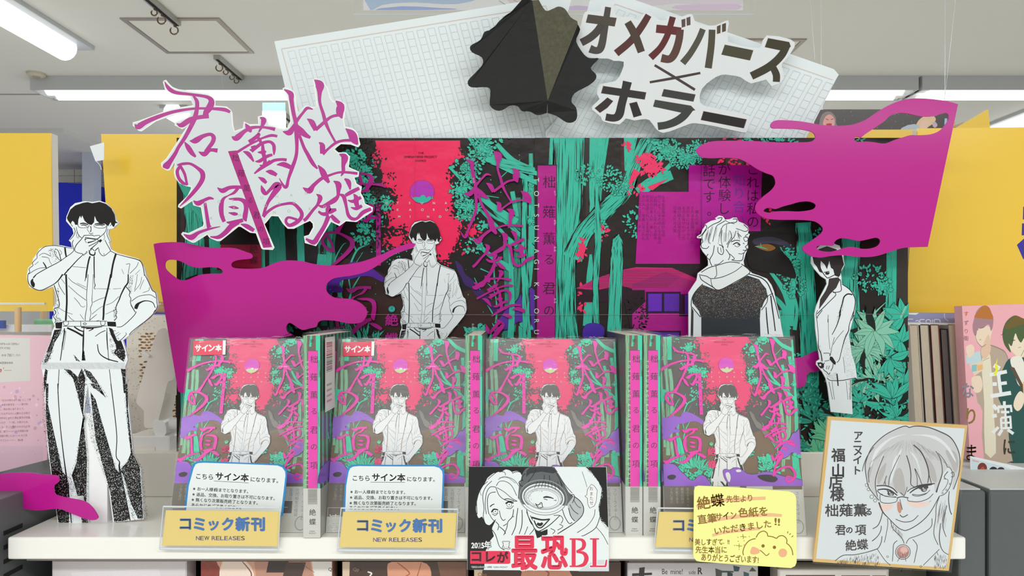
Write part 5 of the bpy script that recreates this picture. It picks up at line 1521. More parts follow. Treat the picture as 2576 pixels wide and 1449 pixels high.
for ox, oy, k, d, c in LET:
    c = darker(c)
    (fs if k == 's' else fl)(ox, oy, d, c)
pr.build('katakana_letters', print_mat('letter_print', .55, spec=.3), t)
mounts(t, f, [(1700, 250), (1600, 200)], .0017, SD - .0035 - GD - .0002)

m_splash = mat('crumpled_black_paper', '0e0e0c', 0.5, noise=0.7, nscale=70, bump=0.7, spec=0.3)
so = W(1370, 300, 0.765)
spl = tag(empty('ink_splash', so), 'black crumpled-looking ink splash shape left of the katakana sign', 'cut-out')
sf = planemap(TM(so))
K2c = lambda t: [(858 + x / 2.994, y / 2.994) for x, y in P(t)]
m_fold_sheen = mat('fold_sheen_paper', '4e4c3a', .5, noise=.5, nscale=260, bump=.5, spec=.3)  # wedge facet in lighter mottled olive: the fold's sheen is put into the colour
def facet(parts, th):
    V = []; Fc = []; MI = []
    for pi, pts in enumerate(parts):
        loop = [(p[0], p[1]) for p in pts]; ys = [p[2] for p in pts]
        flat, tr = tess([loop]); b = len(V)
        for (x, y), h in zip(flat, ys):
            q = sf(x, y); V.append((q[0], h, q[1]))
        for a in tr:
            p0, p1, p2 = [Vector(V[b + i]) for i in a]
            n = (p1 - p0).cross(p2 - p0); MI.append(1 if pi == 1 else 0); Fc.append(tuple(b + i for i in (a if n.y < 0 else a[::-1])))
    me = bpy.data.meshes.new('splash_paper'); me.from_pydata(V, [], Fc)
    for m_ in (m_splash, m_fold_sheen): me.materials.append(m_)
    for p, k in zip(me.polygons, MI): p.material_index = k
    me.update()
    return me
def sub(pts, cre):
    pts = smooth(pts, 3) ; return [(x, y, 0.0) for x, y in pts] + [(x, y, h) for x, y, h in cre]
cA = (858 + 1440 / 2.994, -3, .0035); cB = (858 + 1785 / 2.994, 178 / 2.994, .0025); cP = (858 + 1555 / 2.994, 765 / 2.994, -.003); cQ = (858 + 1550 / 2.994, 850 / 2.994, 0.0)
left = K2c('1550,850 1480,865 1420,840 1360,835 1330,800 1270,795 1220,825 1170,830 1120,790 1125,690 1100,655 980,655 955,610 1020,540 1065,490 1060,430 985,390 975,345 1050,300 1080,240 1140,220 1190,160 1260,110 1300,70 1370,-10')
right = K2c('1795,215 1790,240 1770,310 1830,410 1880,440 1940,440 1880,510 1920,560 1915,600 1860,645 1760,700 1735,765 1770,810 1778,880 1755,915 1700,920 1620,870 1556,850')
topp = K2c('1490,-10 1540,70 1590,60 1640,40 1690,60 1730,120 1780,150')
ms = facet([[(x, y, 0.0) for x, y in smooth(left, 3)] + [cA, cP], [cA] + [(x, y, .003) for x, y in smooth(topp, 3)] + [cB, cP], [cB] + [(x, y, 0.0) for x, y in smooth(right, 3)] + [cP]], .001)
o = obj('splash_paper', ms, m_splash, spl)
sol = o.modifiers.new('card', 'SOLIDIFY'); sol.thickness = .0012; sol.offset = -1
mounts(spl, sf, [(1300, 150), (1420, 200)], .0065, SD - .765 - .0002)

# ---------------------------------------------------------------- large standee on the shelf, left
t, f = cutout('man_standee', 'large ink-drawn standee of a dark-haired man in braces at the left end', 'standee', [(x, y) for x, y in MAN_OUT], 0.69, .0022)
pr = Print(f)
draw_man(pr, None, full=True, ink='150f0d', outline=False, lw=1.3)
pr.build('ink_drawing', print_mat('gloss_print', .3, coat=.12, wave=.2, wscale=20, spec=.3), t)
mb = MB(); a = f(235, 1090); mb.poly([(a[0] - .012, .0024, 0.004), (a[0] + .012, .0024, .004), (a[0] + .012, .0024, .11), (a[0] - .012, .0024, .11), (a[0] - .012, .055, .004), (a[0] + .012, .055, .004)],
                                     [(0, 1, 2, 3), (0, 4, 5, 1), (3, 2, 5, 4), (0, 3, 4), (1, 5, 2)]); mb.build('easel_foot', m_mount, t)
# clear tape band across the thighs
mb = MB(); p0, p1 = f(104, 912), f(314, 912); q0, q1 = f(104, 928), f(316, 928)
mb.poly([(p0[0], -.0004, p0[1]), (p1[0], -.0004, p1[1]), (q1[0], -.0004, q1[1]), (q0[0], -.0004, q0[1])], [(3, 2, 1, 0)])
mb.build('clear_tape', clear_mat('crinkled_tape', haze=.5, gloss=.12, rough=.25, wave=1.0, wscale=300), t)

# ---------------------------------------------------------------- fair-haired man seen from behind
KB = 5.152
G2 = lambda s: GT(1700, 530, KB, s)
HOUT = [(q[0], q[1]) for q in G2('510,95 560,62 610,72 640,115 700,110 740,90 790,90 815,140 880,165 930,200 948,240 935,290 960,305 940,350 935,440 938,480 905,560 880,650 890,720 950,770 990,810 1080,840 1180,880 1240,960 1275,1050 1300,1180 1340,1330 1380,1560 1410,1700')[0]] + [(1974, 1143), (1732, 1143)] + [(q[0], q[1]) for q in G2('165,1600 165,1400 165,1200 165,1060 230,960 270,900 285,810 380,740 420,710 420,650 400,590 350,530 320,470 330,430 340,360 280,355 275,335 330,300 350,240 380,200 380,175 460,130 530,115')[0]]
HD = 0.772
t, f = cutout('hooded_man_standee', 'ink-drawn standee of a fair-haired man in a hoodie turned away, on the poster', 'standee', HOUT, HD, .0016)
pr = Print(f); ink = '26211f'
gp = lambda s: [(q[0], q[1]) for q in G2(s)[0]]
pr.poly(gp('350,960 500,1020 560,1030 760,940 930,840 1080,890 1120,950 1170,1010 1190,1100 1100,1260 1090,1400 1100,1700 330,1700 330,1400 300,1300 220,1200 210,1130 270,1030'), '2b2f35'); pr.up()
pr.poly(gp('220,1230 330,1380 330,1700 240,1700'), 'dfe5e8'); pr.poly(gp('200,1240 230,1300 225,1700 190,1700'), '3a3634'); pr.up()
rq = random.Random(8)
for _ in range(5200):
    x, y = rq.uniform(235, 1180), rq.uniform(880, 1440)
    if inside(x, y, [(q[0], q[1]) for q in P('350,960 560,1035 760,945 930,850 1080,900 1170,1020 1185,1110 1100,1260 1090,1400 340,1400 300,1300 225,1200 270,1030')]):
        dn = 1.0 - max(0, (y - 1150)) / 330
        if rq.random() < dn:
            px, py = 1700 + x / KB, 530 + y / KB; r = rq.uniform(.4, 1.4); a = rq.uniform(0, 3)
            pr.stroke([(px, py, .5), (px + r * math.cos(a), py + r * math.sin(a), .8)], rq.choice(['b9b4aa', '9a8060', 'c4beb2', '8a6236', 'a06a28']), sm=1)  # grey ink specks; the brown ones paint in a warm reflection
pr.up()
pr.poly(gp('300,840 340,800 430,730 540,700 700,665 850,690 960,775 930,830 760,930 600,1020 520,1015 480,990 330,890'), 'e6ecee'); pr.up()
HL = '''310,840,9 340,900,9 480,990,10 530,1025,10 600,1015,9 760,930,9 930,830,9 955,775,9 850,690,9
300,830,8 400,850,8 460,880,8 600,860,8 760,790,7 860,715,7
455,885,7 465,960,7 500,1010,7
520,710,8 530,830,7 500,870,7
330,800,8 430,740,9 550,705,8 700,665,8 830,680,9
350,950,9 270,1030,9 215,1120,9 200,1230,9 230,1270,8 320,1380,9
940,820,10 1080,860,12 1150,900,12 1200,960,12 1250,1080,12 1290,1200,10 1340,1400,10
1190,1100,9 1180,1190,8 1110,1290,8
1260,1070,8 1190,1110,8 1140,1180,8 1110,1260,9
1230,1100,14 1250,1260,14 1270,1400,12 1290,1560,12
1170,1250,10 1180,1400,14 1200,1600,12
940,300,9 900,330,7 935,360,8 930,440,9 900,470,8 930,500,9 905,520,8 880,560,8 860,640,9 790,650,8 730,640,7
810,555,6 850,562,7 880,545,7
740,440,10 790,415,14 830,440,10 800,440,9
720,405,9 770,385,9 830,390,8
870,510,8 900,515,8 920,500,7
760,450,6 800,470,6 840,440,6
870,420,8 890,430,8
380,180,9 400,220,8 330,320,9 290,340,9
400,240,7 340,330,7 350,400,9 330,430,8 340,480,9 400,490,8 430,460,7
540,100,9 600,90,8 570,140,9 480,180,8 410,230,8
640,130,8 590,160,8 530,200,7 500,300,7 480,400,7
740,110,8 790,110,9 780,150,8 700,160,8 610,200,7 560,330,7
880,180,9 940,240,8 900,270,8 840,250,7 780,230,7
600,250,6 590,400,6 620,480,6
700,260,7 720,340,7 660,440,8
780,260,7 760,330,7 690,420,8 670,480,8
850,340,8 800,290,7 830,360,7
930,340,8 880,350,7 900,400,7 940,380,7
500,450,8 480,560,8 440,640,9 470,720,8
560,440,9 600,460,8 620,520,8 600,570,8 550,540,8 545,470,7
580,480,6 590,540,6
650,500,8 700,580,8 680,640,7
700,560,7 760,620,7 720,640,7
620,640,7 560,690,7 500,700,7
420,560,8 400,600,8 440,640,8
640,120,6 680,150,6 760,170,6
440,300,6 420,380,6 450,430,6
660,180,6 650,300,6 640,400,6'''
for s in G2(HL): pr.stroke(s, ink, wd=1.15)
for sx in range(34):
    a = rq.uniform(0, 1); x = 400 + 420 * a; y = 190 + rq.uniform(0, 120)
    for s in G2('%f,%f,4 %f,%f,5 %f,%f,2' % (x, y, x - 20 + a * 30, y + 60, x - 40 + a * 50, y + 130)): pr.stroke(s, '6c6a6a', wd=.8)
pr.build('ink_drawing', print_mat('gloss_print', .3, coat=.12, wave=.2, wscale=20, spec=.3), t)
mounts(t, f, [(1850, 750)], .0017, PD - HD - .0002)

# ---------------------------------------------------------------- laughing man in a white coat
TO = P('''2041,646 2040,662 2049,677 2065,695 2078,703 2080,714 2063,747 2053,771 2049,790 2051,827 2057,873 2062,904 2054,909 2053,917 2068,935 2077,952 2082,974 2086,1005 2090,1036 2145,1042 2142,985 2142,954 2156,951 2152,920 2142,889 2136,842 2144,811 2150,788 2153,759 2146,736 2117,712 2117,697 2115,685 2125,666 2121,639 2112,618 2090,610 2066,616 2050,628''')
t, f = cutout('white_coat_man_standee', 'ink-drawn standee of a laughing man in a white coat, head behind the right cloud', 'standee', TO, 0.768, .0016)
pr = Print(f)
G3 = lambda s: GT(1950, 780, 6.44, s)
gq = lambda s: [(q[0], q[1]) for q in G2(s)[0]]
pr.poly(gq('1770,600 1790,560 1850,500 1960,460 2080,500 2150,560 2165,640 2180,700 2150,760 2130,840 2110,860 2060,840 2040,760 2010,740 1990,650 1960,760 1930,700 1880,650 1870,740 1900,810 1860,790 1830,730 1790,680'), '2c2322')
pr.poly(gq('1985,880 2090,865 2130,890 2080,1000 2000,1080 1930,1180 1855,1280 1870,1150 1940,1040 1975,960'), '3a3232'); pr.up()
for s in G2('''1870,650,8 1875,740,9 1910,810,9 1950,860,9 1980,870,9 2080,820,8
1920,800,9 1950,795,9 1990,785,9
1940,810,24 1970,815,26 1990,800,12
2130,890,9 2140,960,8 2140,1040,8 2050,1060,8 2040,1050,8 2075,1090,8 1990,1180,8 1900,1270,9 1830,1340,9
1900,1290,7 1830,1380,8
2150,950,8 2240,1010,9 2290,1070,9 2325,1150,9 2320,1240,9 2290,1400,8
2290,1090,14 2230,1080,14 2180,1120,14 2160,1200,12 2120,1330,12
2100,860,8 2120,900,8
1975,1350,5 1970,1449,5'''): pr.stroke(s, '1c1716', wd=1.2)
for s in G3('''690,0,7 665,70,8 680,200,8 700,430,8 700,600,12 740,700,14 760,830,14
680,120,14 690,130,14
860,140,5 865,400,5 890,640,5
1060,60,14 1010,220,12 960,330,10 920,400,8
1060,0,20 1040,110,18
1270,20,9 1200,240,9 1190,330,12 1130,460,12 1080,640,9 1040,800,9 1000,850,9
960,440,6 920,600,6 900,700,8 880,740,10
1280,80,7 1230,170,7
1110,330,6 1000,460,6 940,560,6
1100,760,5 1120,900,5 1130,1020,5
780,700,8 870,700,8 900,740,8
840,1100,9 900,1140,9 1080,1140,10 1240,1110,9 1310,1100,9
1000,1030,16 1010,1120,18 1020,1230,14
870,1160,7 900,1300,6 930,1449,6
920,1150,5 940,1300,5 960,1449,5
1150,1150,5 1180,1449,5
1220,1130,7 1215,1449,7
800,830,8 840,820,8 880,815,8
800,850,9 770,930,9 800,980,9 830,1000,9 870,1040,9 890,1010,9
840,900,7 830,960,7
880,900,7 860,960,7
940,870,9 930,930,9 900,990,9'''): pr.stroke(s, '1c1716', wd=1.2)
pr.poly([(q[0], q[1]) for q in G3('890,750 930,760 985,850 975,890 940,870 880,800')[0]], '1c1a1c'); pr.poly([(q[0], q[1]) for q in G3('680,850 740,845 790,870 790,930 740,950 700,910')[0]], '2a2422'); pr.up()
pr.disc(2063.5, 918, 2.6, 'dfe5e8')
rq = random.Random(3)
for poly, n in ((G3('1100,430 1190,330 1250,700 1310,1090 1160,1090 1100,760')[0], 420), (G3('690,560 730,560 780,820 740,900 700,700')[0], 160), (G3('760,940 840,1100 980,1130 1000,1000 900,1040')[0], 200), (G3('1180,1130 1230,1120 1230,1449 1200,1449')[0], 120), (G2('2150,1150 2190,1110 2160,1300 2100,1449 2070,1449')[0], 200)):
    for x, y in sctr(0, n, [(q[0], q[1]) for q in poly], rq):
        pr.tri([(x, y), (x + .8, y + .2), (x + .3, y + .9)], [(0, 1, 2)], '4a4444')
pr.build('ink_drawing', print_mat('gloss_print', .3, coat=.12, wave=.2, wscale=20, spec=.3), t)
mounts(t, f, [(2100, 850)], .0017, PD - .768 - .0002)

# small magenta scraps
t, f = cutout('magenta_scrap', 'small magenta paper scrap behind the white-coat figure', 'cut-out', '1996,903 2020,898 2040,888 2062,884 2062,932 2040,936 2030,944 2028,960 2022,972 2000,974 1996,940', 0.781, .001, sm=2, m=m_mag)
mounts(t, f, [(2030, 915)], .0011, PD - .781 - .0002)
t, f = cutout('magenta_splash', 'magenta splash cut-out laid across the feet of the large standee', 'cut-out',
              '-60,1200 0,1192 40,1189 80,1190 110,1194 138,1195 148,1201 149,1210 142,1217 136,1222 136,1234 140,1244 160,1250 190,1256 215,1262 232,1276 244,1294 247,1303 240,1308 225,1308 200,1300 180,1292 150,1280 120,1282 90,1284 50,1278 20,1270 0,1268 -60,1262', 0.676, .001, sm=2, m=m_mag)
mounts(t, f, [(176, 1270)], .0011, .69 - .676 - .0002)
# ---------------------------------------------------------------- blue-edged notices and clear price-rail holders
m_cardp = print_mat('card_print', 0.4)
m_acr = clear_mat('acrylic', tint=(0.985, 0.99, 1.0), haze=0.012, gloss=0.03, rough=0.04)
m_acr_edge = mat('acrylic_edge', 'cfd6dc', 0.15, spec=.6)
def lerp2(a, b, t): return (a[0] + (b[0] - a[0]) * t, a[1] + (b[1] - a[1]) * t)
def notice(dx, dy, skew, lab, outline, inner, L):
    t, f = cutout('notice_card', lab, 'notice', outline, 0.6515, .0008, m=mat('notice_blue', '2d86c8', .4, noise=.01), group='blue-edged signed-copy notices')
    pr = Print(f)
    pr.poly(inner, 'e6eef3'); pr.up()
    K = '1c1a1c'
    for txt, x, y, s, wt, ang, sx in L: pr.text(txt, x, y, s, K, wt=wt, ang=ang, sx=sx)
    pr.stroke([L[1][1] and (L[1][1] - 3, L[1][2] + 4.5, 1.0), (L[1][1] + 84, L[1][2] + 9.2 - (L[1][2] + 0 > 0) * (0 if dx == 0 else 4), 1.0)], K, sm=1)
    pr.build('printed_notice', m_cardp, t)
notice(0, 0, 0, 'blue-edged white notice in front of the leftmost comic',
       '497,1161 510,1160 600,1164 701,1168 713,1173 721,1183 722,1194 718,1240 711,1298 690,1300 690,1345.5 480,1345.5 480,1298 462,1296 470,1222 482,1176 487,1166',
       [(q[0], q[1]) for q in P('499,1165 512,1164 600,1167 698,1171 710,1176 717,1186 718,1196 713,1240 706,1297 688,1297 688,1300 482,1300 482,1297 467,1295 475,1222 487,1178 492,1168')],
       [('こちら', 491, 1203.5, 15.6, .018, .055, 1), ('サイン本', 541, 1205.5, 21.2, .035, .055, 1), ('になります。', 629, 1210.5, 13.2, .018, .055, 1),
        ('※お一人様1冊までとなります。', 485, 1233, 10.3, .02, .052, 1), ('※返品、交換、お取り置きは不可になります。', 483.5, 1247, 10.2, .02, .052, 1), ('※無くなり次第販売終了となります。', 481.5, 1260.5, 10.2, .02, .052, 1), ('あらかじめご了承ください。', 480.5, 1274, 10.2, .02, .052, 1)])
notice(400, 0, 0, 'blue-edged white notice in front of the second comic',
       '885,1170 900,1169 1000,1170 1095,1170 1108,1173 1116,1181 1118,1192 1116,1240 1115,1298 1095,1300 1095,1345.5 885,1345.5 885,1298 863,1297 867,1222 873,1184 877,1174',
       [(q[0], q[1]) for q in P('888,1174 902,1172.5 1000,1173.5 1093,1173.5 1105,1177 1112,1185 1113.5,1194 1112,1240 1110,1297 1093,1297 1093,1300 887,1300 887,1297 868,1295 871,1222 877,1187 881,1178')],
       [('こちら', 885, 1208.5, 15.6, .018, .012, 1), ('サイン本', 935, 1208.5, 21.2, .035, .012, 1), ('になります。', 1023, 1210, 13.2, .018, .012, 1),
        ('※お一人様1冊までとなります。', 881, 1241, 10.2, .02, .01, 1), ('※返品、交換、お取り置きは不可になります。', 880, 1255, 10.2, .02, .01, 1), ('※無くなり次第販売終了となります。', 879, 1269, 10.2, .02, .01, 1), ('あらかじめご了承ください。', 878, 1281, 10.2, .02, .01, 1)])

def holder(dx, dy, lab):
    d = 0.6385
    q = lambda s: [(x + dx, y + dy) for x, y in P(s)]
    c = q('402,1382')[0]; o = W(c[0] + 148, c[1], d)
    t = tag(empty('price_rail_holder', o), lab, 'sign holder', 'clear holders with yellow new-release cards')
    f = planemap(TM(o))
    obj('clear_front', sheet_mesh('clear_front', [q('411,1274 705,1277 700,1384 401,1381')], f, 0, .0012, m_acr), None, t)
    obj('clear_back', sheet_mesh('clear_back', [q('411,1284 705,1287 700,1384 401,1381')], f, .0030, .0042, m_acr), None, t)
    mb = MB(); a, b = f(*q('411,1274')[0]), f(*q('705,1277')[0]); c0, c1 = f(*q('401,1381')[0]), f(*q('700,1384')[0])
    mb.tube([(a[0], 0, a[1]), (b[0], 0, b[1])], .0007, 6); mb.tube([(c0[0], .001, c0[1]), (c1[0], .001, c1[1])], .0011, 6)
    mb.tube([(a[0], 0, a[1]), (c0[0], 0, c0[1])], .0004, 6); mb.tube([(b[0], 0, b[1]), (c1[0], 0, c1[1])], .0004, 6)
    mb.build('clear_rim', m_acr_edge, t)
    ins = q('415,1285 702,1288 697,1376 405,1374')
    obj('yellow_card', sheet_mesh('yellow_card', [ins], f, .0016, .0022, mat('yellow_paper', 'f5cf75', .5, noise=.01)), None, t)
    pr = Print(f, .0015)
    blu = '2c6fb5'
    for i, (ch, x0, x1, y0) in enumerate((('コ', 449.5, 479, 1305.5), ('ミ', 485, 514, 1303.5), ('ッ', 522.5, 549, 1311), ('ク', 556, 586, 1303), ('新', 590, 627.5, 1301), ('刊', 629, 665.5, 1302))):
        bt = (1334, 1336.5, 1336.5, 1336.5, 1338, 1338)[i]
        quad = [(x0 + dx, y0 + dy), (x1 + dx, y0 + dy), (x1 + dx, bt + dy), (x0 + dx, bt + dy)]
        pr.glyph_fit(ch, quad, '6a5a60', .062); 
    pr.up()
    for i, (ch, x0, x1, y0) in enumerate((('コ', 449.5, 479, 1305.5), ('ミ', 485, 514, 1303.5), ('ッ', 522.5, 549, 1311), ('ク', 556, 586, 1303), ('新', 590, 627.5, 1301), ('刊', 629, 665.5, 1302))):
        bt = (1334, 1336.5, 1336.5, 1336.5, 1338, 1338)[i]
        quad = [(x0 + dx + .4, y0 + dy + .4), (x1 + dx - .4, y0 + dy + .4), (x1 + dx - .4, bt + dy - .4), (x0 + dx + .4, bt + dy - .4)]
        pr.glyph_fit(ch, quad, blu, .052)
    cx = 491 + dx
    for ch in 'NEW RELEASES':
        if ch == ' ': cx += 5.2; continue
        g = glyph(ch, .02); wd = 9.3 if ch != 'W' else 12.4
        pr.glyph_fit(ch, [(cx, 1350 + dy), (cx + wd, 1350 + dy), (cx + wd, 1360.4 + dy), (cx, 1360.4 + dy)], '44307c', .012); cx += wd + 1.25
    pr.build('printed_letters', m_cardp, t)
holder(0, 0, 'clear holder with a yellow card on the shelf edge, before the leftmost comic')
holder(447, 4, 'clear holder with a yellow card on the shelf edge, before the second comic')
holder(1244, 4, 'clear holder with a yellow card partly hidden behind the handwritten yellow card')

# ---------------------------------------------------------------- black-and-white promo card
PC = 0.6405
t, f = cutout('promo_card', 'black-and-white comic promo card with big red letters at the middle of the shelf edge', 'card', '1180,1174 1526,1175 1532,1437 1175,1433', PC, .0012, m=mat('promo_paper', 'dfe6ea', .3, noise=.01))
pr = Print(f); pr.clip = None
def G4(s, oy=1160): return GT(1160, oy, 6.44, s)
def poly4(s, c, sm=0, oy=1160): pr.poly([(q[0], q[1]) for q in G4(s, oy)[0]], c, sm)
def st4(s, c='211e1f', wd=1.0, oy=1160):
    for q in G4(s, oy): pr.stroke(q, c, wd=wd * 1.3)
BK = '0e0d0e'; WH = 'e4ebef'
poly4('125,90 2350,95 2390,1100 2395,1784 100,1760', WH); pr.up()
poly4('125,90 1480,92 1400,400 900,700 700,1180 560,1180 470,1290 400,1449 370,1760 100,1760', BK); poly4('2020,95 2350,97 2385,1080 2330,1020 2260,960 2240,860 2230,720 2260,600 2280,450 2220,330 2150,230', BK); pr.up()
rq = random.Random(6)
for x, y in sctr(0, 900, [(q[0], q[1]) for q in G4('2000,95 2060,95 2200,300 2290,440 2290,600 2240,740 2250,900 2340,1000 2390,1100 2370,1120 2280,1000 2200,900 2190,720 2230,560 2240,440 2150,300')[0]], rq):
    pr.disc(x, y, rq.uniform(.2, .75), BK if rq.random() < .6 else WH, n=5)
pr.up()
# frightened fair-haired person on the left
poly4('560,190 600,170 640,180 740,130 820,170 900,160 960,190 1010,330 960,500 960,640 920,760 830,1000 700,1200 660,1449 560,1250 500,1110 540,1000 560,940 450,1045 380,980 340,900 280,920 240,780 260,640 300,500 400,330 430,270 520,200', WH, 3)
poly4('540,1000 620,960 900,760 1060,820 1190,1080 1150,1200 1050,1449 600,1449 500,1110', WH); pr.up()
st4('''430,300,7 520,220,8 600,170,8 700,180,7 720,230,6
600,165,8 700,130,8 800,150,8 840,200,7
840,190,8 920,170,8 1000,200,8
430,330,7 330,420,8 260,560,9 250,700,9 260,860,9
500,320,7 400,420,8 350,560,8 370,760,8 360,900,8 400,1020,9 480,1045,7
560,420,8 470,420,8 410,520,8 390,700,8 410,860,8
560,500,9 470,520,8 430,600,9 430,740,9 450,860,9
570,400,8 620,330,7 720,330,7 820,400,7 900,560,7
580,430,8 700,500,7 820,600,7 910,650,8
560,420,8 620,560,8 740,640,8 900,650,8
600,300,6 700,250,6 850,300,6 950,420,6
620,270,5 760,270,5 880,360,5
300,480,5 330,560,5
470,740,14 500,710,12 540,695,10
700,620,10 760,610,10 860,640,8
720,690,18 770,660,20 850,680,16
730,760,7 800,770,8 850,720,7
490,830,16 530,780,18 600,790,12
500,850,7 550,880,8 600,840,7
620,800,8 640,900,8 680,960,9 720,940,7
680,1050,9 720,1030,9 740,1010,7
460,860,8 500,930,8 550,980,8
620,1060,9 700,1130,10 720,1180,8
560,980,9 610,1040,9 590,1120,8
500,1110,9 560,1200,9 620,1380,8 700,1440,8
850,780,9 830,900,10 760,980,9 740,1080,9 690,1200,9
920,760,9 900,900,10 880,1060,10 820,1200,9
985,790,9 990,920,10 980,1060,10 940,1180,9
1060,820,9 1090,900,10 1130,1000,10 1190,1080,10 1110,1190,8
830,900,8 860,900,8
1080,1060,8 1040,1160,8 1020,1200,8''')
for x, y, r in ((780, 705, 40), (555, 815, 38)):
    q = G4('%d,%d,1' % (x, y))[0][0]; pr.ring(q[0], q[1], r / 6.44, 1.0, BK); pr.disc(q[0], q[1], 1.6, '6a6a6c')
pr.up()
# person in a ribbed beanie behind a round lens
poly4('1130,90 1480,92 1560,180 1640,330 1760,500 1830,560 1830,640 1780,700 1700,720 1000,700 930,480 960,330 1010,170', '5d6163', 2)
poly4('1110,100 1480,94 1540,170 1500,200 1300,170 1120,200 1050,260 1060,160', '33363a'); pr.up()
poly4('1060,760 1600,700 1730,760 1640,900 1500,1030 1260,1140 1190,1080 1120,960', WH); poly4('1500,95 1990,95 2230,340 2270,500 2220,760 2260,980 2380,1130 2390,1400 1960,1400 1500,1200 1800,1040 1960,900 1990,780 1900,640 1740,500 1640,320', WH)
poly4('1820,570 1900,620 1980,740 1990,800 1930,920 1840,980 1760,880 1720,700', 'b4b9bb'); poly4('1190,1110 1300,1140 1400,1100 1400,1190 1230,1250', BK); pr.up()
for k in range(9):
    st4('%d,330,8 %d,%d,6' % (1240 + k * 44 if k < 5 else 1240 + k * 46, 1170 + k * 60, 470), '26282a')
st4('''1350,220,8 1340,330,7
1430,230,8 1440,330,7
1220,120,8 1160,240,8 1080,340,8
1500,130,8 1580,260,8 1640,400,8
1000,300,10 940,340,12 960,390,10 1020,420,8
1040,200,9 990,260,9 1000,320,8
1060,780,9 1090,900,10 1150,1010,10 1190,1090,10 1260,1135,11 1400,1060,11 1520,960,10 1600,880,9
1120,880,9 1160,960,9
1140,910,22 1300,950,20 1440,940,18
1180,960,16 1230,1060,16 1290,1080,16 1350,1030,16 1430,945,14
1230,1010,30 1280,1030,40 1320,1000,26
1770,560,9 1820,540,9 1835,600,9 1800,680,8
1560,190,8 1680,380,8 1800,520,8
1830,570,10 1930,650,10 1985,760,10 1960,880,10 1840,1000,10 1640,1130,12 1560,1180,8
1820,620,7 1880,720,7 1940,760,7
1760,700,8 1820,800,8 1900,860,8
1740,760,9 1780,900,9 1840,970,9
1640,780,9 1680,900,9 1750,1010,9 1800,990,9
1500,880,8 1600,880,8 1650,940,8 1620,1010,8
1450,1090,8 1520,1130,8 1480,1180,7
1590,1020,8 1650,1060,8 1560,1120,8
2170,780,7 2150,900,7 2050,1040,7 1880,1160,8
2250,900,9 2180,1080,9 2020,1190,9 1950,1215,8
2190,1070,6 2300,1200,7 2380,1350,7
1960,170,5 2010,320,5 2040,420,5
1500,95,8 1560,180,8''')
q = G4('1330,590,1')[0][0]
for rx, ry, c, w_ in ((62, 46, WH, 0), (60, 44, '8f9698', 2.2), (54, 38, BK, .8), (52, 34, WH, 3.5), (48, 30, '9aa0a2', 1.4), (45, 27, WH, 3)):
    if w_: pr.ring(q[0], q[1], rx, w_, c, ry=ry, rot=.12)
pr.up(); pr.disc(q[0], q[1] + 1, 47, WH, ry=27, rot=.08); pr.up()
for rx in (46, 43, 38): pr.ring(q[0] + 1, q[1] + 3, rx, .8, '4a4c4e', ry=rx * .58, rot=.1)
for i in range(30):
    a = rq.uniform(1.6, 4.6); r = rq.uniform(.6, .95); x = q[0] + 44 * r * math.cos(a); y = q[1] + 25 * r * math.sin(a)
    pr.stroke([(x, y, .8), (x - math.sin(a) * 2.6, y + math.cos(a) * 1.6, .6)], '333', sm=1) if False else pr.stroke([(x, y, .8), (x - math.sin(a) * 2.6, y + math.cos(a) * 1.6, .6)], '333333', sm=1)
pr.up()
st4('''1330,590,14 1380,580,22 1450,590,16 1500,610,8
1340,610,8 1400,630,8
1200,690,8 1250,710,10 1300,670,10 1320,740,8
1210,700,7 1260,760,8 1330,740,8
1500,640,6 1540,630,6 1530,650,6''')
poly4('2110,370 2160,400 2210,470 2200,560 2190,660 2160,730 2080,765 2050,700 2040,600 2000,568 2035,545 2040,460', '2a2829'); pr.up()
poly4('2110,378 2155,405 2203,472 2193,560 2184,656 2156,723 2085,757 2057,698 2048,597 2012,568 2042,548 2048,462', 'eef2f4'); pr.up()
for ch, y in zip('おまたせ', (415, 500, 575, 650)): pr.text(ch, 1160 + 2112 / 6.44, 1160 + y / 6.44, 10.5, '222022', vertical=True)
# lettering
RD = 'e02e52'
poly4('2000,1700 2100,1640 2200,1600 2390,1600 2395,1784 1900,1784', 'cfd4d8', oy=1160); pr.up()
pr.poly('1420,1345 1440,1300 1460,1310 1470,1420', '9aa0a4') if False else None
def big(ch, x0, y0, x1, y1, col, wt, g=0): pr.glyph_fit(ch, [(x0 - g, y0 - g), (x1 + g, y0 - g), (x1 + g, y1 + g), (x0 - g, y1 + g)], col, wt)
big('最', 1286, 1347, 1353, 1434.5, WH, .10, 2.5); big('恐', 1360, 1347, 1429, 1433, WH, .10, 2.5)
def serif(pts, w_, col): pr.stroke(pts, col, sm=1, grow=w_)
BP = ['1433,1354 1458,1354 1458,1358 1433,1358', '1438,1356 1448,1356 1448,1425 1438,1425', '1433,1422.5 1460,1422.5 1460,1426.8 1433,1426.8']
LP = ['1484,1354 1507,1354 1507,1357.5 1484,1357.5', '1490.5,1356 1500.5,1356 1500.5,1425 1490.5,1425', '1484,1422.5 1526,1422.5 1524,1426.8 1484,1426.8', '1521,1422.5 1524,1408 1527.5,1408 1526,1424']
for p_ in BP + LP:
    pp = P(p_); cx = sum(a[0] for a in pp) / 4; cy = sum(a[1] for a in pp) / 4
    pr.poly([(x + (2 if x > cx else -2), y + (2 if y > cy else -2)) for x, y in pp], WH)
pr.stroke(P('1452,1356,8 1466,1360,13 1471,1371,15 1464,1383,12 1450,1388,7'), WH); pr.stroke(P('1450,1388,8 1470,1393,13 1476,1406,16 1470,1419,14 1452,1425,7'), WH)
pr.up()
big('最', 1286, 1347, 1353, 1434.5, RD, .045); big('恐', 1360, 1347, 1429, 1433, RD, .045)
for p_ in BP + LP: pr.poly(p_, RD)
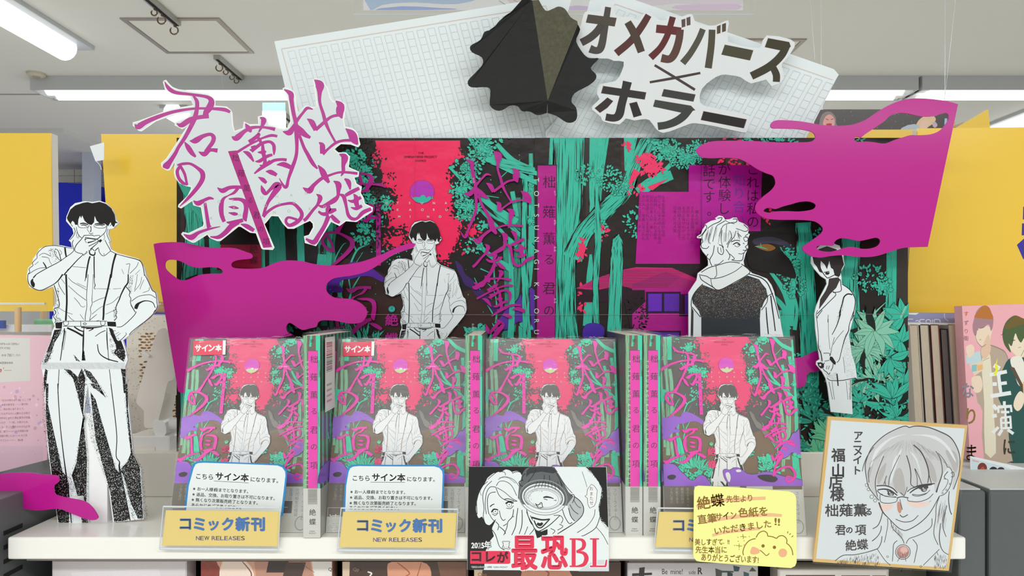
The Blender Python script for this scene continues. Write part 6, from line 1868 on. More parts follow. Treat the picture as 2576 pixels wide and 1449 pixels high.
pr.stroke(P('1452,1356.5,4 1463,1358,7 1468.5,1364,9.5 1469,1372,10 1465,1380,8 1450,1387,4'), RD, sm=6); pr.stroke(P('1450,1388.5,4 1467,1391,8 1474.5,1400,11 1474,1411,11 1467,1421,9 1450,1425,4'), RD, sm=6)
pr.up()
for w_, c in ((.11, '2a2a2c'), (.03, 'f4f6f8')):
    pr.text('2025年', 1185.5, 1378.5, 20.5 if True else 0, c, wt=w_, sx=.84); pr.text('夏', 1263.5, 1378.5, 19.5, c, wt=w_, sx=1); pr.up()
pr.poly('1183,1386 1280,1386 1284,1390 1284,1416 1280,1418.5 1183,1418', RD); pr.up()
big('コ', 1186, 1389, 1211, 1412.5, '48101c', .055); big('レ', 1222, 1388, 1246, 1414, '48101c', .055); big('が', 1250, 1387, 1279, 1415.5, '48101c', .045)
for w_, c in ((.06, WH), (.01, '111111')):
    pr.text('「柮薙薫る君の項」©絶蝶／FUSION PRODUCT', 1183, 1428.5, 5.6, c if w_ > .05 else '0c0c0c', wt=w_, sx=.82); pr.up()
pr.build('printed_card', print_mat('gloss_card', .25, coat=.2), t)

# ---------------------------------------------------------------- yellow handwritten card
YD = 0.6345
t, f = cutout('handwritten_card', 'yellow rounded card with brown handwriting and a bear doodle', 'card',
              '1757,1222 1850,1226 1985,1236 1995,1240 2002,1248 2003,1260 2004,1340 2004,1415 2000,1424 1990,1429 1880,1422 1762,1413 1752,1411 1745,1402 1744,1392 1745,1320 1746,1234 1749,1225', YD, .0008, m=mat('yellow_card', 'f4ec92', .5, noise=.01))
pr = Print(f)
PK = 'f2bb8a'
KY = 8.573
for s in (GT(1730, 1200, KY, '190,640,70 500,530,75 900,490,75 1300,470,75 1680,455,70'), GT(1730, 1200, KY, '400,960,80 700,905,85 1200,840,85 1700,815,80 2030,830,60'), GT(1730, 1200, KY, '530,1260,60 800,1190,75 1200,1140,80 1560,1110,60')):
    for q in s: pr.stroke(q, PK)
qd = lambda x, y: (1730 + x / KY, 1280 + y / KY)
pr.poly([qd(*p[:2]) for p in P('1410,815 1545,880 1540,950 1440,985 1350,960 1360,880')], 'f3b084', 3); pr.disc(*qd(2050, 950), 11, 'f3b084'); pr.up()
BRN = '8a6420'
def hw(t_, x, y, s, ang=-.1, wt=.022, sx=1.0, c=BRN): pr.text(t_, 1730 + x / KY, 1200 + y / KY, s / KY, c, wt=wt, ang=ang, sx=sx, jit=.03)
hw('絶蝶', 210, 680, 300, -.13); hw('先生より', 830, 545, 165, -.06, sx=.9)
hw('直筆', 215, 1010, 215, -.13); hw('サイン', 600, 930, 185, -.1, sx=.85); hw('色紙を', 1090, 850, 220, -.05)
hw('いただきました', 570, 1240, 180, -.14, sx=1.0); hw('!!', 1850, 1040, 230, 0, sx=1.6)
hw('美しすぎて', 150, 1460, 150, 0, sx=.82); hw('‥!!', 720, 1440, 130, 0); hw('先生本当に', 165, 1630, 160, 0, sx=.86); hw('ありがとうございます!', 280, 1790, 170, .05, sx=.72)
for s in GT(1730, 1280, KY, '''1205,1000,20 1190,930,20 1230,800,20 1310,700,20 1400,655,20 1465,645,20
1475,620,20 1520,540,20 1590,490,20 1660,485,20 1715,530,20 1725,590,20
1725,590,20 1820,600,20 1915,640,20
1915,640,20 1970,590,20 2050,580,20 2120,630,20 2140,690,20 2130,740,20
2130,740,20 2200,800,20 2250,890,20 2268,1000,20
1560,890,18 1640,960,18 1700,1010,18 1760,960,18
2165,485,18 2150,530,18
2220,530,18 2195,560,18
2275,580,18 2240,610,18
1190,545,12 1200,600,12 1265,605,12
1200,650,12 1195,600,12 1135,600,12
1110,750,12 1115,800,12 1175,800,12
1110,845,12 1105,800,12 1040,790,12'''): pr.stroke(s, BRN, sm=3)
for x, y in ((1625, 800), (1870, 830)): pr.disc(*qd(x, y), 4.2, BRN)
for x, y in ((1085, 615), (1328, 598), (1090, 700), (1215, 690), (1010, 790), (1215, 780), (1110, 875), (1168, 490)): pr.disc(*qd(x, y), 1.1, BRN)
pr.build('handwriting', m_cardp, t)

# ---------------------------------------------------------------- gold-rimmed autograph board
t, f = cutout('autograph_board', 'gold-rimmed white autograph board with an ink portrait at the right end', 'board', '2083,1048 2434,1070 2387,1436 2046,1413', 0.6375, .0022, m=mat('gold_rim', 'dcb56c', .35, metal=.2, noise=.06))
obj('clear_sleeve', sheet_mesh('clear_sleeve', [P('2079,1045 2438,1067 2391,1439 2042,1416')], f, -.0016, -.0014, clear_mat('sleeve', tint=(1, 1, 1), haze=.01, gloss=.03, rough=.08)), None, t)
pr = Print(f)
pr.poly('2091,1057 2427,1078 2381,1428 2053,1405', 'd9e0e4'); pr.up()
KS = 6.44
def G5(s, oy=1040): return GT(2040, oy, KS, s)
def st5(s, c='2a1d1e', wd=1.0, oy=1040, sm=4):
    for q in G5(s, oy): pr.stroke(q, c, wd=wd * 1.2, sm=sm)
def po5(s, c, sm=3, oy=1040): pr.poly([(q[0], q[1]) for q in G5(s, oy)[0]], c, sm)
po5('1560,210 1400,250 1200,350 1050,470 940,620 890,800 890,960 920,1100 1000,1280 1110,1400 1060,1180 1300,1180 1430,1290 1500,1340 1580,1220 1800,1150 1980,1130 2020,1270 2130,1000 2240,870 2300,1000 2290,1250 2380,1050 2420,800 2400,600 2300,430 2130,310 1900,220 1700,205 1600,230', 'c9cacb')
pr.up()
for a in ('1560,330 1300,420 1080,640 960,900 1040,600 1280,400', '1620,350 1900,380 2160,520 2350,800 2250,560 2000,360', '1480,560 1330,780 1290,1150 1400,800', '1580,600 1700,760 1800,1100 1720,740', '1400,460 1200,600 1090,900 1180,620'):
    po5(a, 'dfe4e8')
for a in ('1100,520 1000,700 940,900 950,1050 1010,820', '2180,600 2330,620 2390,800 2340,960 2260,800', '1330,1000 1350,1200 1450,1300 1530,1300 1500,1000 1430,880', '1860,700 1990,860 2040,1100 1960,1080 1900,900', '1080,1000 1130,900 1220,800 1180,1000 1090,1150'):
    po5(a, 'b5b2b0')
po5('1150,2180 1300,2080 1350,2180 1180,2200', 'e8d2c8') if False else None
pr.up()
for cx, cy, rr, n, a0 in ((1560, 470, 900, 46, 0), ):
    rq = random.Random(12)
    for i in range(90):
        a = rq.uniform(.25, 2.9); r0 = rq.uniform(120, 420); r1 = r0 + rq.uniform(120, 360)
        p = [(cx + math.cos(a) * r0 * 1.15, cy - math.sin(a) * r0 * .4 + (r0 - 120) * .75), (cx + math.cos(a) * r1 * 1.1, cy - math.sin(a) * r1 * .3 + (r1 - 120) * .85)]
        pr.stroke([(2040 + x / KS, 1040 + y / KS, .5) for x, y in p], 'aaa6a4', sm=1)
pr.up()
po5('1560,1410 1900,1440 1960,1380 1880,1500 1640,1520', 'f0d2c8'); po5('1110,1480 1330,1480 1280,1560 1150,1580', 'efd0c6')
po5('1400,1440 1440,1440 1470,1560 1440,1620 1400,1560', 'c98872'); pr.up()
st5('''1590,230,12 1530,205,12 1400,245,11 1200,350,11 1050,480,11 960,600,11 890,780,11 880,900,11 900,1050,10 930,1180,10 1000,1290,10 1100,1410,11
1590,230,12 1700,205,12 1900,225,13 2100,300,14 2250,380,14 2340,500,12 2400,650,11 2415,800,11 2390,1000,10 2310,1230,10
1020,545,9 920,680,9 860,820,10 830,940,8
960,870,9 930,960,9 940,1120,9
1180,690,9 1110,860,10 1050,1050,10 1045,1200,10 1080,1350,8
1440,670,8 1330,900,9 1270,1050,9 1260,1170,9
1550,680,12 1600,850,13 1620,1000,12 1620,1150,11 1700,1200,8
1660,510,14 1780,620,16 1870,800,16 1910,980,14 1890,1130,10
2020,610,9 2090,720,10 2125,880,10 2120,1000,12 2060,1180,16 2030,1280,20
2060,640,7 2160,760,8 2210,870,8
1680,890,9 1720,1050,8 1720,1180,8
1690,900,9 1760,1050,9 1800,1160,9
1910,980,9 1950,1130,10
1225,1010,9 1180,1150,8
1200,1100,8 1210,1160,8
1560,1190,8 1540,1270,8 1510,1340,8
1450,1280,9 1510,1340,9
1060,1175,14 1200,1170,16 1320,1210,16 1400,1290,14
1560,1270,12 1620,1220,12 1760,1170,22 1900,1150,24 2010,1135,10
1230,1250,10 1300,1300,34 1340,1320,28
1750,1220,12 1850,1200,40 1900,1190,30
1070,1250,12 1150,1320,10 1280,1350,8 1390,1360,8
1640,1320,9 1720,1340,9 1850,1310,8 1930,1240,8
1120,1310,8 1130,1430,9 1250,1455,9 1380,1430,8 1400,1360,10
1400,1370,14 1470,1350,12 1580,1370,14
1560,1380,8 1590,1420,9 1750,1430,9 1900,1380,9 1980,1300,8
2210,870,8 2250,880,8 2290,960,9 2280,1100,9 2230,1230,9 2160,1310,9 2080,1340,8
2220,940,10 2160,1020,10 2180,1060,9
2150,1060,7 2220,1080,7 2190,1180,7 2130,1260,7
2265,970,8 2310,950,9 2315,1020,9 2270,1025,8
1100,1440,20 1160,1590,16 1260,1700,11 1400,1840,11 1490,1890,11 1560,1890,11 1700,1820,11 1850,1700,11 1960,1560,10 2080,1340,9
1440,1640,12 1490,1680,12 1570,1640,11
1370,1710,9 1450,1745,10 1540,1760,10 1650,1735,10 1740,1650,9
1440,1390,8 1460,1480,9 1480,1560,9
1160,1600,11 1130,1720,11 1080,1820,11 1000,1870,11
1240,1700,8 1245,1800,8 1220,1950,8 1190,2090,8
1140,1820,10 1130,1900,10 1080,1990,10 990,2070,12
1150,1990,10 1140,2080,10 1100,2170,10 1060,2200,10
1060,2200,11 900,2250,10 700,2290,10 520,2300,10 390,2390,9
1290,1740,9 1330,1870,9 1440,1980,10 1490,2050,10 1510,2110,9
2080,1350,9 2030,1500,9 2020,1700,9 1990,1950,9 2060,2130,9
2240,1260,9 2230,1400,12 2250,1560,12 2280,1640,12
2200,1490,10 2150,1700,10 2140,1850,10 2190,2000,8
2100,1780,10 2080,2000,12 2100,2150,11 2150,2240,9 2230,2290,8
1960,1700,9 1950,1830,9 1830,1930,9 1700,1990,9 1590,2030,9 1540,2110,9
1070,2190,8 1200,2380,8 1290,2460,8
2080,2200,8 1950,2330,8 1820,2460,8
2040,2240,7 2060,2300,7''')
st5('''1400,2060,9 1340,2120,9 1330,2260,9 1320,2400,8
1650,2040,9 1720,2140,9 1700,2280,9 1670,2420,8
1400,2400,7 1440,2340,7 1470,2340,7
1530,2340,7 1540,2400,7''')
for x, y, rx, ry in ((1290, 1295, 52, 40), (1830, 1225, 52, 48)):
    a = G5('%d,%d,1' % (x, y))[0][0]
    pr.disc(a[0], a[1], rx / KS, '3a3436', ry=ry / KS); pr.L += 1; pr.disc(a[0] + 1.5, a[1] + 2.5, rx / KS * .5, 'a9a6a8', ry=ry / KS * .45); pr.L += 1
    pr.disc(a[0] - 2, a[1] - 2, 1.6, 'f2f4f6')
pr.up()
st5('1080,1240,15 1180,1225,18 1290,1250,20 1400,1330,14\n1140,1300,7 1200,1340,8 1300,1352,8 1380,1350,7\n1600,1290,14 1680,1230,18 1800,1180,22 1960,1150,16\n1640,1310,8 1760,1320,8 1880,1290,8', c='1c1416')
pr.up()
q = G5('1490,2245,1')[0][0]
pr.ring(q[0], q[1], 18.5, 1.6, '3a2a2a'); pr.disc(q[0], q[1], 15.6, '4a3030'); pr.up(); pr.disc(q[0], q[1] - .5, 14.8, 'c58c84'); pr.up(); pr.disc(q[0] + 2.5, q[1] - 4, 9, 'e3b3ac')
rq = random.Random(2)
for i in range(60):
    x = rq.uniform(-12, 12); y = rq.uniform(0, 12)
    if x * x + y * y < 170: pr.stroke([(q[0] + x, q[1] + y - 2, .5), (q[0] + x, q[1] + y + 2, .5)], '5a3432', sm=1)
for i in range(230):   # knit hatching of the shoulders
    if i < 160: x = rq.uniform(430, 1110); y = rq.uniform(max(2300, 2400 - (x - 430) * .5) if x < 560 else 2320 - (x - 560) * .15, 2440 + (x - 430) * .03)
    else: x = rq.uniform(1990, 2200); y = rq.uniform(2280, 2480)
    pr.stroke([(2040 + x / KS, 1040 + y / KS, .6), (2040 + (x - 6) / KS, 1040 + (y + 44) / KS, .6)], '332a2a', sm=1)
for i in range(30):
    t0 = rq.random(); x = 1300 + 190 * t0; y = 1760 + 200 * t0
    pr.stroke([(2040 + x / KS, 1040 + y / KS, .4), (2040 + (x - 10) / KS, 1040 + (y + rq.uniform(40, 120)) / KS, .4)], '6a5a58', sm=1)
for i in range(26):
    x = rq.uniform(2060, 2200); y = rq.uniform(1400, 1700); pr.stroke([(2040 + x / KS, 1040 + y / KS, .45), (2040 + (x - 30) / KS, 1040 + (y + 190) / KS, .45)], '6a5a58', sm=1)
for s in ('1240,2320', '1780,2480'):
    a = G5(s + ',1')[0][0]; pr.ring(a[0], a[1], 2.4, .9, '2a1d1e')
for x, y in ((2250, 1140), (2195, 1240), (2130, 1290)):
    a = G5('%d,%d,1' % (x, y))[0][0]; pr.ring(a[0], a[1], 2.0, .9, '2a1d1e')
for x, y, r in ((905, 1160, 26), (935, 1230, 24), (985, 1350, 30), (1040, 1410, 26)):
    a = G5('%d,%d,1' % (x, y))[0][0]; pr.ring(a[0], a[1], r / KS, 1.0, '2a1d1e')
pr.up()
K5 = '261c20'
def vt(t_, pts, s, wt=.03):
    for ch, (x, y) in zip(t_, pts):
        a = (2040 + x / KS, 1040 + y / KS); pr.text(ch, a[0], a[1] - s * .1, s, K5, vertical=True, wt=wt)
vt('アニメイト', ((770, 305), (755, 440), (760, 560), (750, 700), (755, 870)), 25)
vt('福山店様', ((440, 600), (440, 850), (400, 1040), (425, 1240)), 36)
pr.text('柮薙薫', 2040 + 225 / KS, 1040 + 1655 / KS, 34, K5, wt=.02, sx=1.05, ang=-.01); pr.text('る', 2040 + 870 / KS, 1040 + 1640 / KS, 20, K5, wt=.03)
pr.text('君', 2040 + 390 / KS, 1040 + 1955 / KS, 28, K5, wt=.025); pr.text('の', 2040 + 560 / KS, 1040 + 1935 / KS, 19, K5, wt=.03); pr.text('項', 2040 + 710 / KS, 1040 + 1955 / KS, 29, K5, wt=.02)
pr.text('絶蝶', 2040 + 560 / KS, 1040 + 2215 / KS, 29, K5, wt=.02, ang=-.08)
pr.build('ink_portrait', m_cardp, t)
# ---------------------------------------------------------------- left neighbour: pink book, clear case, dispenser, lace box
t, f = cutout('pink_book', 'pale pink book seen from the back at the left edge, white price label on it', 'book', '-70,842 128,845 118,1157 -70,1205', 0.742, .012, m=[mat('pink_cover', 'e2b9c6', .35, noise=.05, nscale=25, coat=.3)])
pr = Print(f); rq = random.Random(4)
for _ in range(46):
    x, y = rq.uniform(0, 120), rq.uniform(970, 1150); pr.disc(x, y, rq.uniform(1.5, 5), rq.choice(['d3a3b8', 'ecd0d8', 'c7a6c8', 'e8c4cc']), n=8)
pr.up()
pr.poly('-70,848 75,850 76,958 -70,965', 'd9d6d0'); pr.up()
gk = '5f5a58'
pr.text('N978-4-04-738906-1', 0, 868, 8.4, gk, sx=.72); pr.text('979 ¥780E', 0, 878.5, 8.4, gk, sx=.72); pr.text('：本体', -3, 896.5, 7, gk, sx=.9); pr.text('780', 18, 897, 11, gk, sx=.75); pr.text('円（税別）', 31, 896, 6.4, '8a8482', sx=.75)
pr.text('ADOKAWA', 0, 915.5, 8.6, '2e2a2a', wt=.01, sx=.74); pr.text('n', -4, 936, 17, 'c83a50', wt=.04, sx=.9, shear=.3); pr.text("'", 8, 934, 14, 'c83a50', wt=.02); pr.text('enterbrain', 11, 933, 5, '5f5a58', sx=.9)
pr.up()
for i, tt in enumerate(('「次子の時の残り火」として育', '教、本家の新当主・一ノ瀬の知', 'りに、時は常に迫りまとう。', 'ていたはずなのに、春の江は母き', '自然学校に現れた夢と葉月の祝福', 'だったが、「一族」の家のため、', 'てくる。そこに現れたのはもう短', 'い足、嫁で――!? 3人の両親の絆', '・母親の想いとは――!? 大人気', 'ラブストーリー、第6巻')):
    pr.text(tt, -8 + (8 if i in (0, 9) else 0), 1010 + i * 11.2, 6.2, '6a4a58', ang=-.03, sx=.9)
pr.build('printed_back', m_cardp, t)
mb = MB(); a, b = f(-60, 1150), f(110, 1150); zb = SH + .0343 - t.location.z
mb.box(a[0], b[0], -.004, -.002, zb, a[1] + .012); mb.box(a[0], b[0], -.002, .03, zb, zb + .002); mb.build('clear_stand', m_acr, t)

t = tag(empty('clear_display_case', (-.60, .83, SH + .0342)), 'clear plastic case with papers behind the pink book, left edge', 'display case')
o = t.location
def lb(x0, x1, y0, y1, z0, z1, nm, m): 
    mb = MB(); mb.box(x0 - o.x, x1 - o.x, y0 - o.y, y1 - o.y, z0 - o.z, z1 - o.z); return mb.build(nm, m, t)
zz = lambda y, d: ZC - (y - HY) / F * d
xx = lambda x, d: (x - HX) / F * d
lb(xx(-80, .80), xx(116, .80), .80, .803, SH + .0343, zz(761, .80), 'clear_panel', m_acr)
lb(xx(-80, .80), xx(116, .80), .797, .80, zz(766, .80), zz(761, .80), 'panel_rim', m_acr_edge)
lb(xx(-80, .82), xx(130, .82), .82, .835, zz(835, .82), zz(817, .82), 'white_papers', mat('paper_stack', 'e6eaea', .6, noise=.1, nscale=90, mapping=(1, 1, 12)))
lb(xx(-80, .84), xx(135, .84), .84, .88, SH + .0343, zz(834, .84), 'white_box', mat('card_white', 'd9d6d2', .5))
lb(xx(74, .83), xx(132, .83), .838, .8395, zz(824, .83), zz(803, .83), 'green_leaflet', mat('leaflet_green', '7fc48c', .4, noise=.4, nscale=60))
lb(xx(-40, .815), xx(14, .815), .812, .816, zz(826, .815), zz(806, .815), 'blue_tab', mat('tab_blue', '1f3f9a', .4))
t2 = tag(empty('wooden_peg', (xx(45.5, .79), .79, zz(835, .79))), 'short pale wooden peg in front of the clear case', 'peg')
mb = MB(); mb.tube([(0, 0, 0), (0, 0, zz(773, .79) - zz(835, .79))], .0033, 12); mb.build('dowel', m_dowel, t2)
mb = MB(); mb.poly([(-.009, -.002, -.004), (.009, -.002, -.004), (.012, -.002, .012), (.007, -.002, .006), (-.007, -.002, .006), (-.012, -.002, .012)], [(0, 1, 2, 3, 4, 5)])
mb.poly([(-.009, .008, -.004), (.009, .008, -.004), (.009, -.002, -.004), (-.009, -.002, -.004)], [(0, 1, 2, 3)]); mb.build('clear_clip', m_acr, t2)

# lace-covered box
m_lace = mat('lace_cloth', 'ece4d8', .85, noise=.08, nscale=200, bump=.3)
t = tag(empty('lace_covered_box', (-.452, .90, SH + rz)), 'box draped in cream lace with brown openwork behind the white dispenser', 'box')
mb = MB(); w2 = .034
mb.box(-w2, w2 + .006, 0, .07, 0, .150); mb.build('box_body', m_lace, t, bevel=.003)
pr = Print(lambda x, y: (x, y), -.0004); rq = random.Random(14)
for cx, cz, nx, nz in ((.004, .112, 7, 8), (-.006, .075, 3, 9), (.022, .04, 4, 10)):
    for i in range(nx):
        for j in range(nz):
            x = cx + (i - nx / 2) * .0056 + (j % 2) * .0028; z = cz + (j - nz / 2) * .0036 + .004 * math.sin(i)
            if abs(x) < w2: pr.disc(x, z, .0024, rq.choice(['a5703a', '8f6338', 'b0804c']), ry=.0011, n=8, rot=rq.uniform(-.2, .3))
for _ in range(260): pr.disc(rq.uniform(-w2 + .001, w2 + .004), rq.uniform(.004, .146), .0006, 'b9ac9a', n=5)
pr.build('lace_openwork', print_mat('lace_print', .9), t)
t = tag(empty('purple_plastic_wrap', (-.44, .905, SH + rz + .1503)), 'crumpled purple-tinted plastic lying on the lace box', 'plastic wrap')
bm = bmesh.new(); bmesh.ops.create_icosphere(bm, subdivisions=3, radius=.012)
rq = random.Random(1)
for v in bm.verts: v.co = Vector((v.co.x * 1.7, v.co.y, v.co.z * .75 + .009)) + Vector((rq.uniform(-.002, .002), rq.uniform(-.002, .002), rq.uniform(-.001, .002)))
for v in bm.verts: v.co.z = max(v.co.z, 0)
me = bpy.data.meshes.new('plastic'); bm.to_mesh(me); bm.free(); obj('crumpled_film', me, clear_mat('mauve_film', tint=(.78, .68, .76), haze=.12, gloss=.2, rough=.15), t)

# white dispenser on the riser
m_wp = mat('white_plastic', 'f0eee9', .3, noise=.02, coat=.3)
d = .80; o = W(385, 1137, d); o.z = SH + rz
t = tag(empty('white_tape_dispenser', o), 'white plastic tape dispenser with a tall translucent body, left of the comics', 'dispenser')
f = planemap(TM(o))
def slab(nm, pts, y0, y1, m, bev=.002, sm=2):
    me = sheet_mesh(nm, [smooth(P(pts), sm, True) if sm else P(pts)], f, y0, y1, m)
    for p in me.polygons: p.use_smooth = False
    ob = obj(nm, me, None, t)
    if bev: b = ob.modifiers.new('b', 'BEVEL'); b.width = bev; b.segments = 2; b.limit_method = 'ANGLE'
    return ob
m_trl = mat('milky_plastic', 'e9e3da', .35, noise=.03)
slab('tall_body', '394,831 420,833 430,880 436,942 428,958 417,966 404,1020 390,1070 376,1078 358,1074 357,1036 344,1022 338,1010 348,970 359,933 372,890', .004, .034, m_trl, .005, 3)
slab('peg', '355,886 360,884 374,892 374,898 360,894 355,891', .0, .012, m_wp, .001)
slab('base', '318,1096 430,1096 432,1100 432,1137 318,1137', -.004, .045, m_wp, .002, 0)
slab('base_groove', '322,1122 395,1122 395,1134 322,1134', -.0052, -.0042, m_trl, 0, 0)
slab('arm', '380,1064 395,1058 412,1064 416,1090 404,1100 388,1096', .002, .03, m_wp, .002)
a = f(412, 1073); mb = MB(); mb.tube([(a[0], .015, a[1]), (a[0] + .028, .02, a[1] + .001)], .0075, 20); mb.build('roller', m_wp, t)
a = f(430, 1000); mb = MB(); mb.box(a[0] - .004, a[0] + .016, .02, .023, a[1] - .003, a[1]); mb.box(a[0] - .004, a[0] - .001, .02, .023, a[1] - .036, a[1] + .0); mb.build('dark_bracket', mat('black_plastic', '1a1716', .5), t)

# ---------------------------------------------------------------- right neighbour: page-edge books, pink comic, strip, pouch
m_pg = mat('cut_pages', 'b9ac98', .85, noise=.22, nscale=160, mapping=(14, 1, .5))
m_pg2 = mat('cut_pages_dark', '5c5350', .8, noise=.3, nscale=90, mapping=(6, 1, .5))
zc_top = SH - .35 + .3934
for i, (x0, x1, dark, lab) in enumerate(((2284, 2306, 0, 'book standing page edge out, first right of the forest poster'), (2309, 2333, 0, 'book standing page edge out, second right of the forest poster'), (2336, 2358, 0, 'book standing page edge out, third right of the forest poster'),
                                  (2361, 2379, 1, 'dark wrapped book standing among the page-edge books'), (2381, 2403, 0, 'book standing page edge out, just right of the dark wrapped one'), (2405, 2418, 0, 'thin book standing page edge out beside the pink comic'))):
    d = .80; xa, xb = xx(x0, d), xx(x1, d); h = zz(817 if not dark else 828, d) - zc_top; lean = -.055
    o = Vector((xa - lean * h * 0 + .010, d, zc_top))
    t = tag(empty('page_edge_book', o, (0, -.06, 0)), lab, 'book', 'books standing page edge out at the right')
    mb = MB(); mb.box(.0006, xb - xa - .0006, 0, .09, .001, h - .001); mb.build('page_block', m_pg2 if dark else m_pg, t)
    mb = MB(); mb.box(0, .0006, -.0012, .092, 0, h); mb.box(xb - xa - .0006, xb - xa, -.0012, .092, 0, h); mb.build('cover', mat(('book_cover_%s' % 'abcdef'[i]), ['b9b0a0', '3a2f36', '6a3420', '24242e', '8a8478', '5a1414'][i], .4), t)
t, f = cutout('clear_pouch', 'clear pouch with a lilac printed strip above the page-edge books', 'pouch', '2281,786 2422,787 2422,818 2281,818', .815, .001, m=mat('lilac_strip', '8f93b8', .2, noise=.1, nscale=30, coat=.4), foot=818)
pr = Print(f)
pr.poly('2281,811 2422,813 2422,819 2281,818', 'f0f4fa'); pr.poly('2283,787 2312,787 2304,792 2286,791', 'e6ecf6'); pr.stroke('2376,788,2 2377,800,1.5 2386,808,2', 'c9cfe6'); pr.up()
for s in ('2297,803,1.8 2286,803,1.8 2283,807,1.8 2285,811,1.8', '2303,808,1.6 2308,806,1.6 2312,810,1.6', '2326,804,1.8 2316,804,1.8 2313,808,1.8 2316,811,1.8', '2330,811,1.8 2330,806,1.8 2336,804,1.8 2341,807,1.8 2341,811,1.8', '2346,804,1.8 2346,811,1.8', '2351,811,1.8 2351,804,1.8 2362,804,1.8 2365,808,1.8 2365,811,1.8'): pr.stroke(s, 'e8edf8')
pr.build('pouch_print', m_cardp, t)
mb = MB(); a = f(2350, 818); mb.box(-.03, -.024, .0012, .004, -.17, .01); mb.box(.02, .026, .0012, .004, -.17, .01)
mb.build('pouch_wire', mat('wire_clear', 'c8ccd0', .3), t)

d = .775
t, f = cutout('pink_comic', 'pink comic cover with two young men at the right edge', 'book', '2420,770 2500,767 2660,762 2675,1160 2440,1158', d, .014, m=mat('pink_comic_cover', 'e9a9b2', .3, noise=.02, coat=.3), foot=780 + (ZC - zc_top) / d * F)
pr = Print(f); KM = 4.758
def G6(s, oy=740): return GT(2270, oy, KM, s)
def p6(s, c, sm=3, oy=740): pr.poly([(q[0], q[1]) for q in G6(s, oy)[0]], c, sm)
# back young man
p6('950,620 1050,600 1180,650 1240,700 1290,900 1310,1100 1320,1500 1330,1990 980,1990 960,1400 900,1300 870,1000', 'b8a592', 2); p6('960,760 1040,700 1060,820 1080,1100 1100,1500 1120,1900 990,1900 980,1300 950,900', 'e4dcc4', 2); pr.up()
p6('870,480 880,560 960,630 1040,610 1060,500 1070,400 900,380', 'ecd5bd'); p6('960,620 1030,480 1060,620 1040,720 980,780 940,700', 'e3c0a6'); pr.up()
p6('960,140 1030,150 1070,230 1090,300 1080,400 1060,440 1040,370 1010,370 980,400 940,410 900,420 880,500 850,460 840,380 860,290 890,200', 'a8818a', 3); pr.up()
p6('885,230 960,140 1030,150 1070,230 1085,300 960,290 862,280', 'b9702c', 2); pr.up()
for s in G6('890,430,7 910,425,7\n930,410,7 970,400,7\n920,545,5 945,545,5\n870,480,5 890,560,5 950,628,6 1000,600,5\n1050,610,5 1180,660,6 1250,730,5 1290,900,5\n960,800,4 1040,760,4'): pr.stroke(s, '7a5a50')
# front young man
p6('1270,780 1380,740 1456,760 1560,800 1700,900 1700,2040 1330,2040 1260,1500 1150,1250 1170,1000 1220,860', '20514c', 2); pr.up()
p6('1270,600 1290,660 1400,765 1456,730 1500,600 1480,480 1300,480', 'f0dcc4'); p6('1290,780 1390,740 1450,800 1480,1000 1400,1100 1340,950', 'e9e6da'); pr.up()
p6('1340,255 1420,280 1500,330 1520,480 1500,560 1460,520 1420,580 1380,530 1350,470 1310,620 1270,590 1300,700 1230,620 1200,520 1205,420 1250,320', '4a5f34', 3); pr.up(); p6('1340,262 1430,285 1490,340 1380,380 1250,420 1230,380', '6e5a24')
p6('1280,860 1340,880 1460,1120 1460,1200', '5a4a3a', 0); p6('1440,1050 1560,1040 1640,1180 1640,1440 1460,1420', 'e6c084', 0); p6('1350,1240 1410,1160 1460,1220 1440,1340 1380,1400 1330,1340', 'f0dcc4'); pr.up()
for s in G6('1310,555,9 1350,550,9\n1385,640,4 1420,635,4\n1420,740,4 1470,640,4\n1180,490,5 1220,470,5'): pr.stroke(s, '3a2f2a')
# open booklet in the hand
p6('760,740 850,700 930,680 950,820 860,840 770,830', 'bfd6dc', 0); p6('800,840 960,800 975,900 860,980', 'e8cfb8', 0); p6('830,1000 930,980 960,1080 940,1160 880,1180 840,1120', 'ecd5bd'); p6('830,850 890,840 890,920 830,930', '8ac0c4', 0); p6('890,850 960,840 960,900 900,920', 'e9b878', 0)
p6('760,640 820,600 860,640 850,720 790,760', 'ecd5bd'); pr.up()
WHT = 'e9edf2'
def w6(s, oy=900): 
    for q in G6(s, oy): pr.stroke(q, WHT, sm=1)
w6('1095,90,50 1165,130,50\n1045,205,44 1250,165,44\n1080,315,44 1130,315,44\n1150,200,40 1180,450,40\n1160,310,40 1250,300,40\n1055,460,48 1300,420,48')
w6('1085,565,46 1130,620,46\n1075,700,44 1130,690,44\n1150,830,34 1080,900,40\n1220,520,34 1220,570,34\n1140,590,36 1310,580,36\n1145,590,26 1150,660,26\n1300,590,26 1305,650,26\n1180,650,28 1280,650,28\n1230,600,26 1240,850,26\n1180,720,26 1185,850,26\n1290,700,26 1300,850,26\n1180,720,26 1300,705,26\n1185,780,24 1295,775,24\n1185,845,26 1300,838,26\n1195,860,36 1150,930,36\n1260,860,36 1330,910,36')
pr.up()
p6('1140,760 1100,880 1120,900 1090,950 1120,985 1150,880 1130,850', 'f4ee30', 0)
dk6 = '5c4a30'
for ch, x, y, s_, c in (('に', 2520, 1105, 46, '3a3420'), ('ま', 2430, 1120, 46, '7a5c54'), ('り', 2430, 1028, 46, '8a7034'), ('な', 2424, 962, 42, '8a8290')):
    pr.text(ch, x - (6 if ch != 'に' else 0), y + 36, s_, c, wt=.02, sx=.8)
for ch, y, c in (('す', 780, 'b85a20'), ('ず', 803, '8a5a60'), ('り', 824, '9a6a70'), ('街', 842, '7a5a5c')): pr.text(ch, 2424, y + 14, 13, c, wt=.01)
pr.build('printed_cover', m_cardp, t)
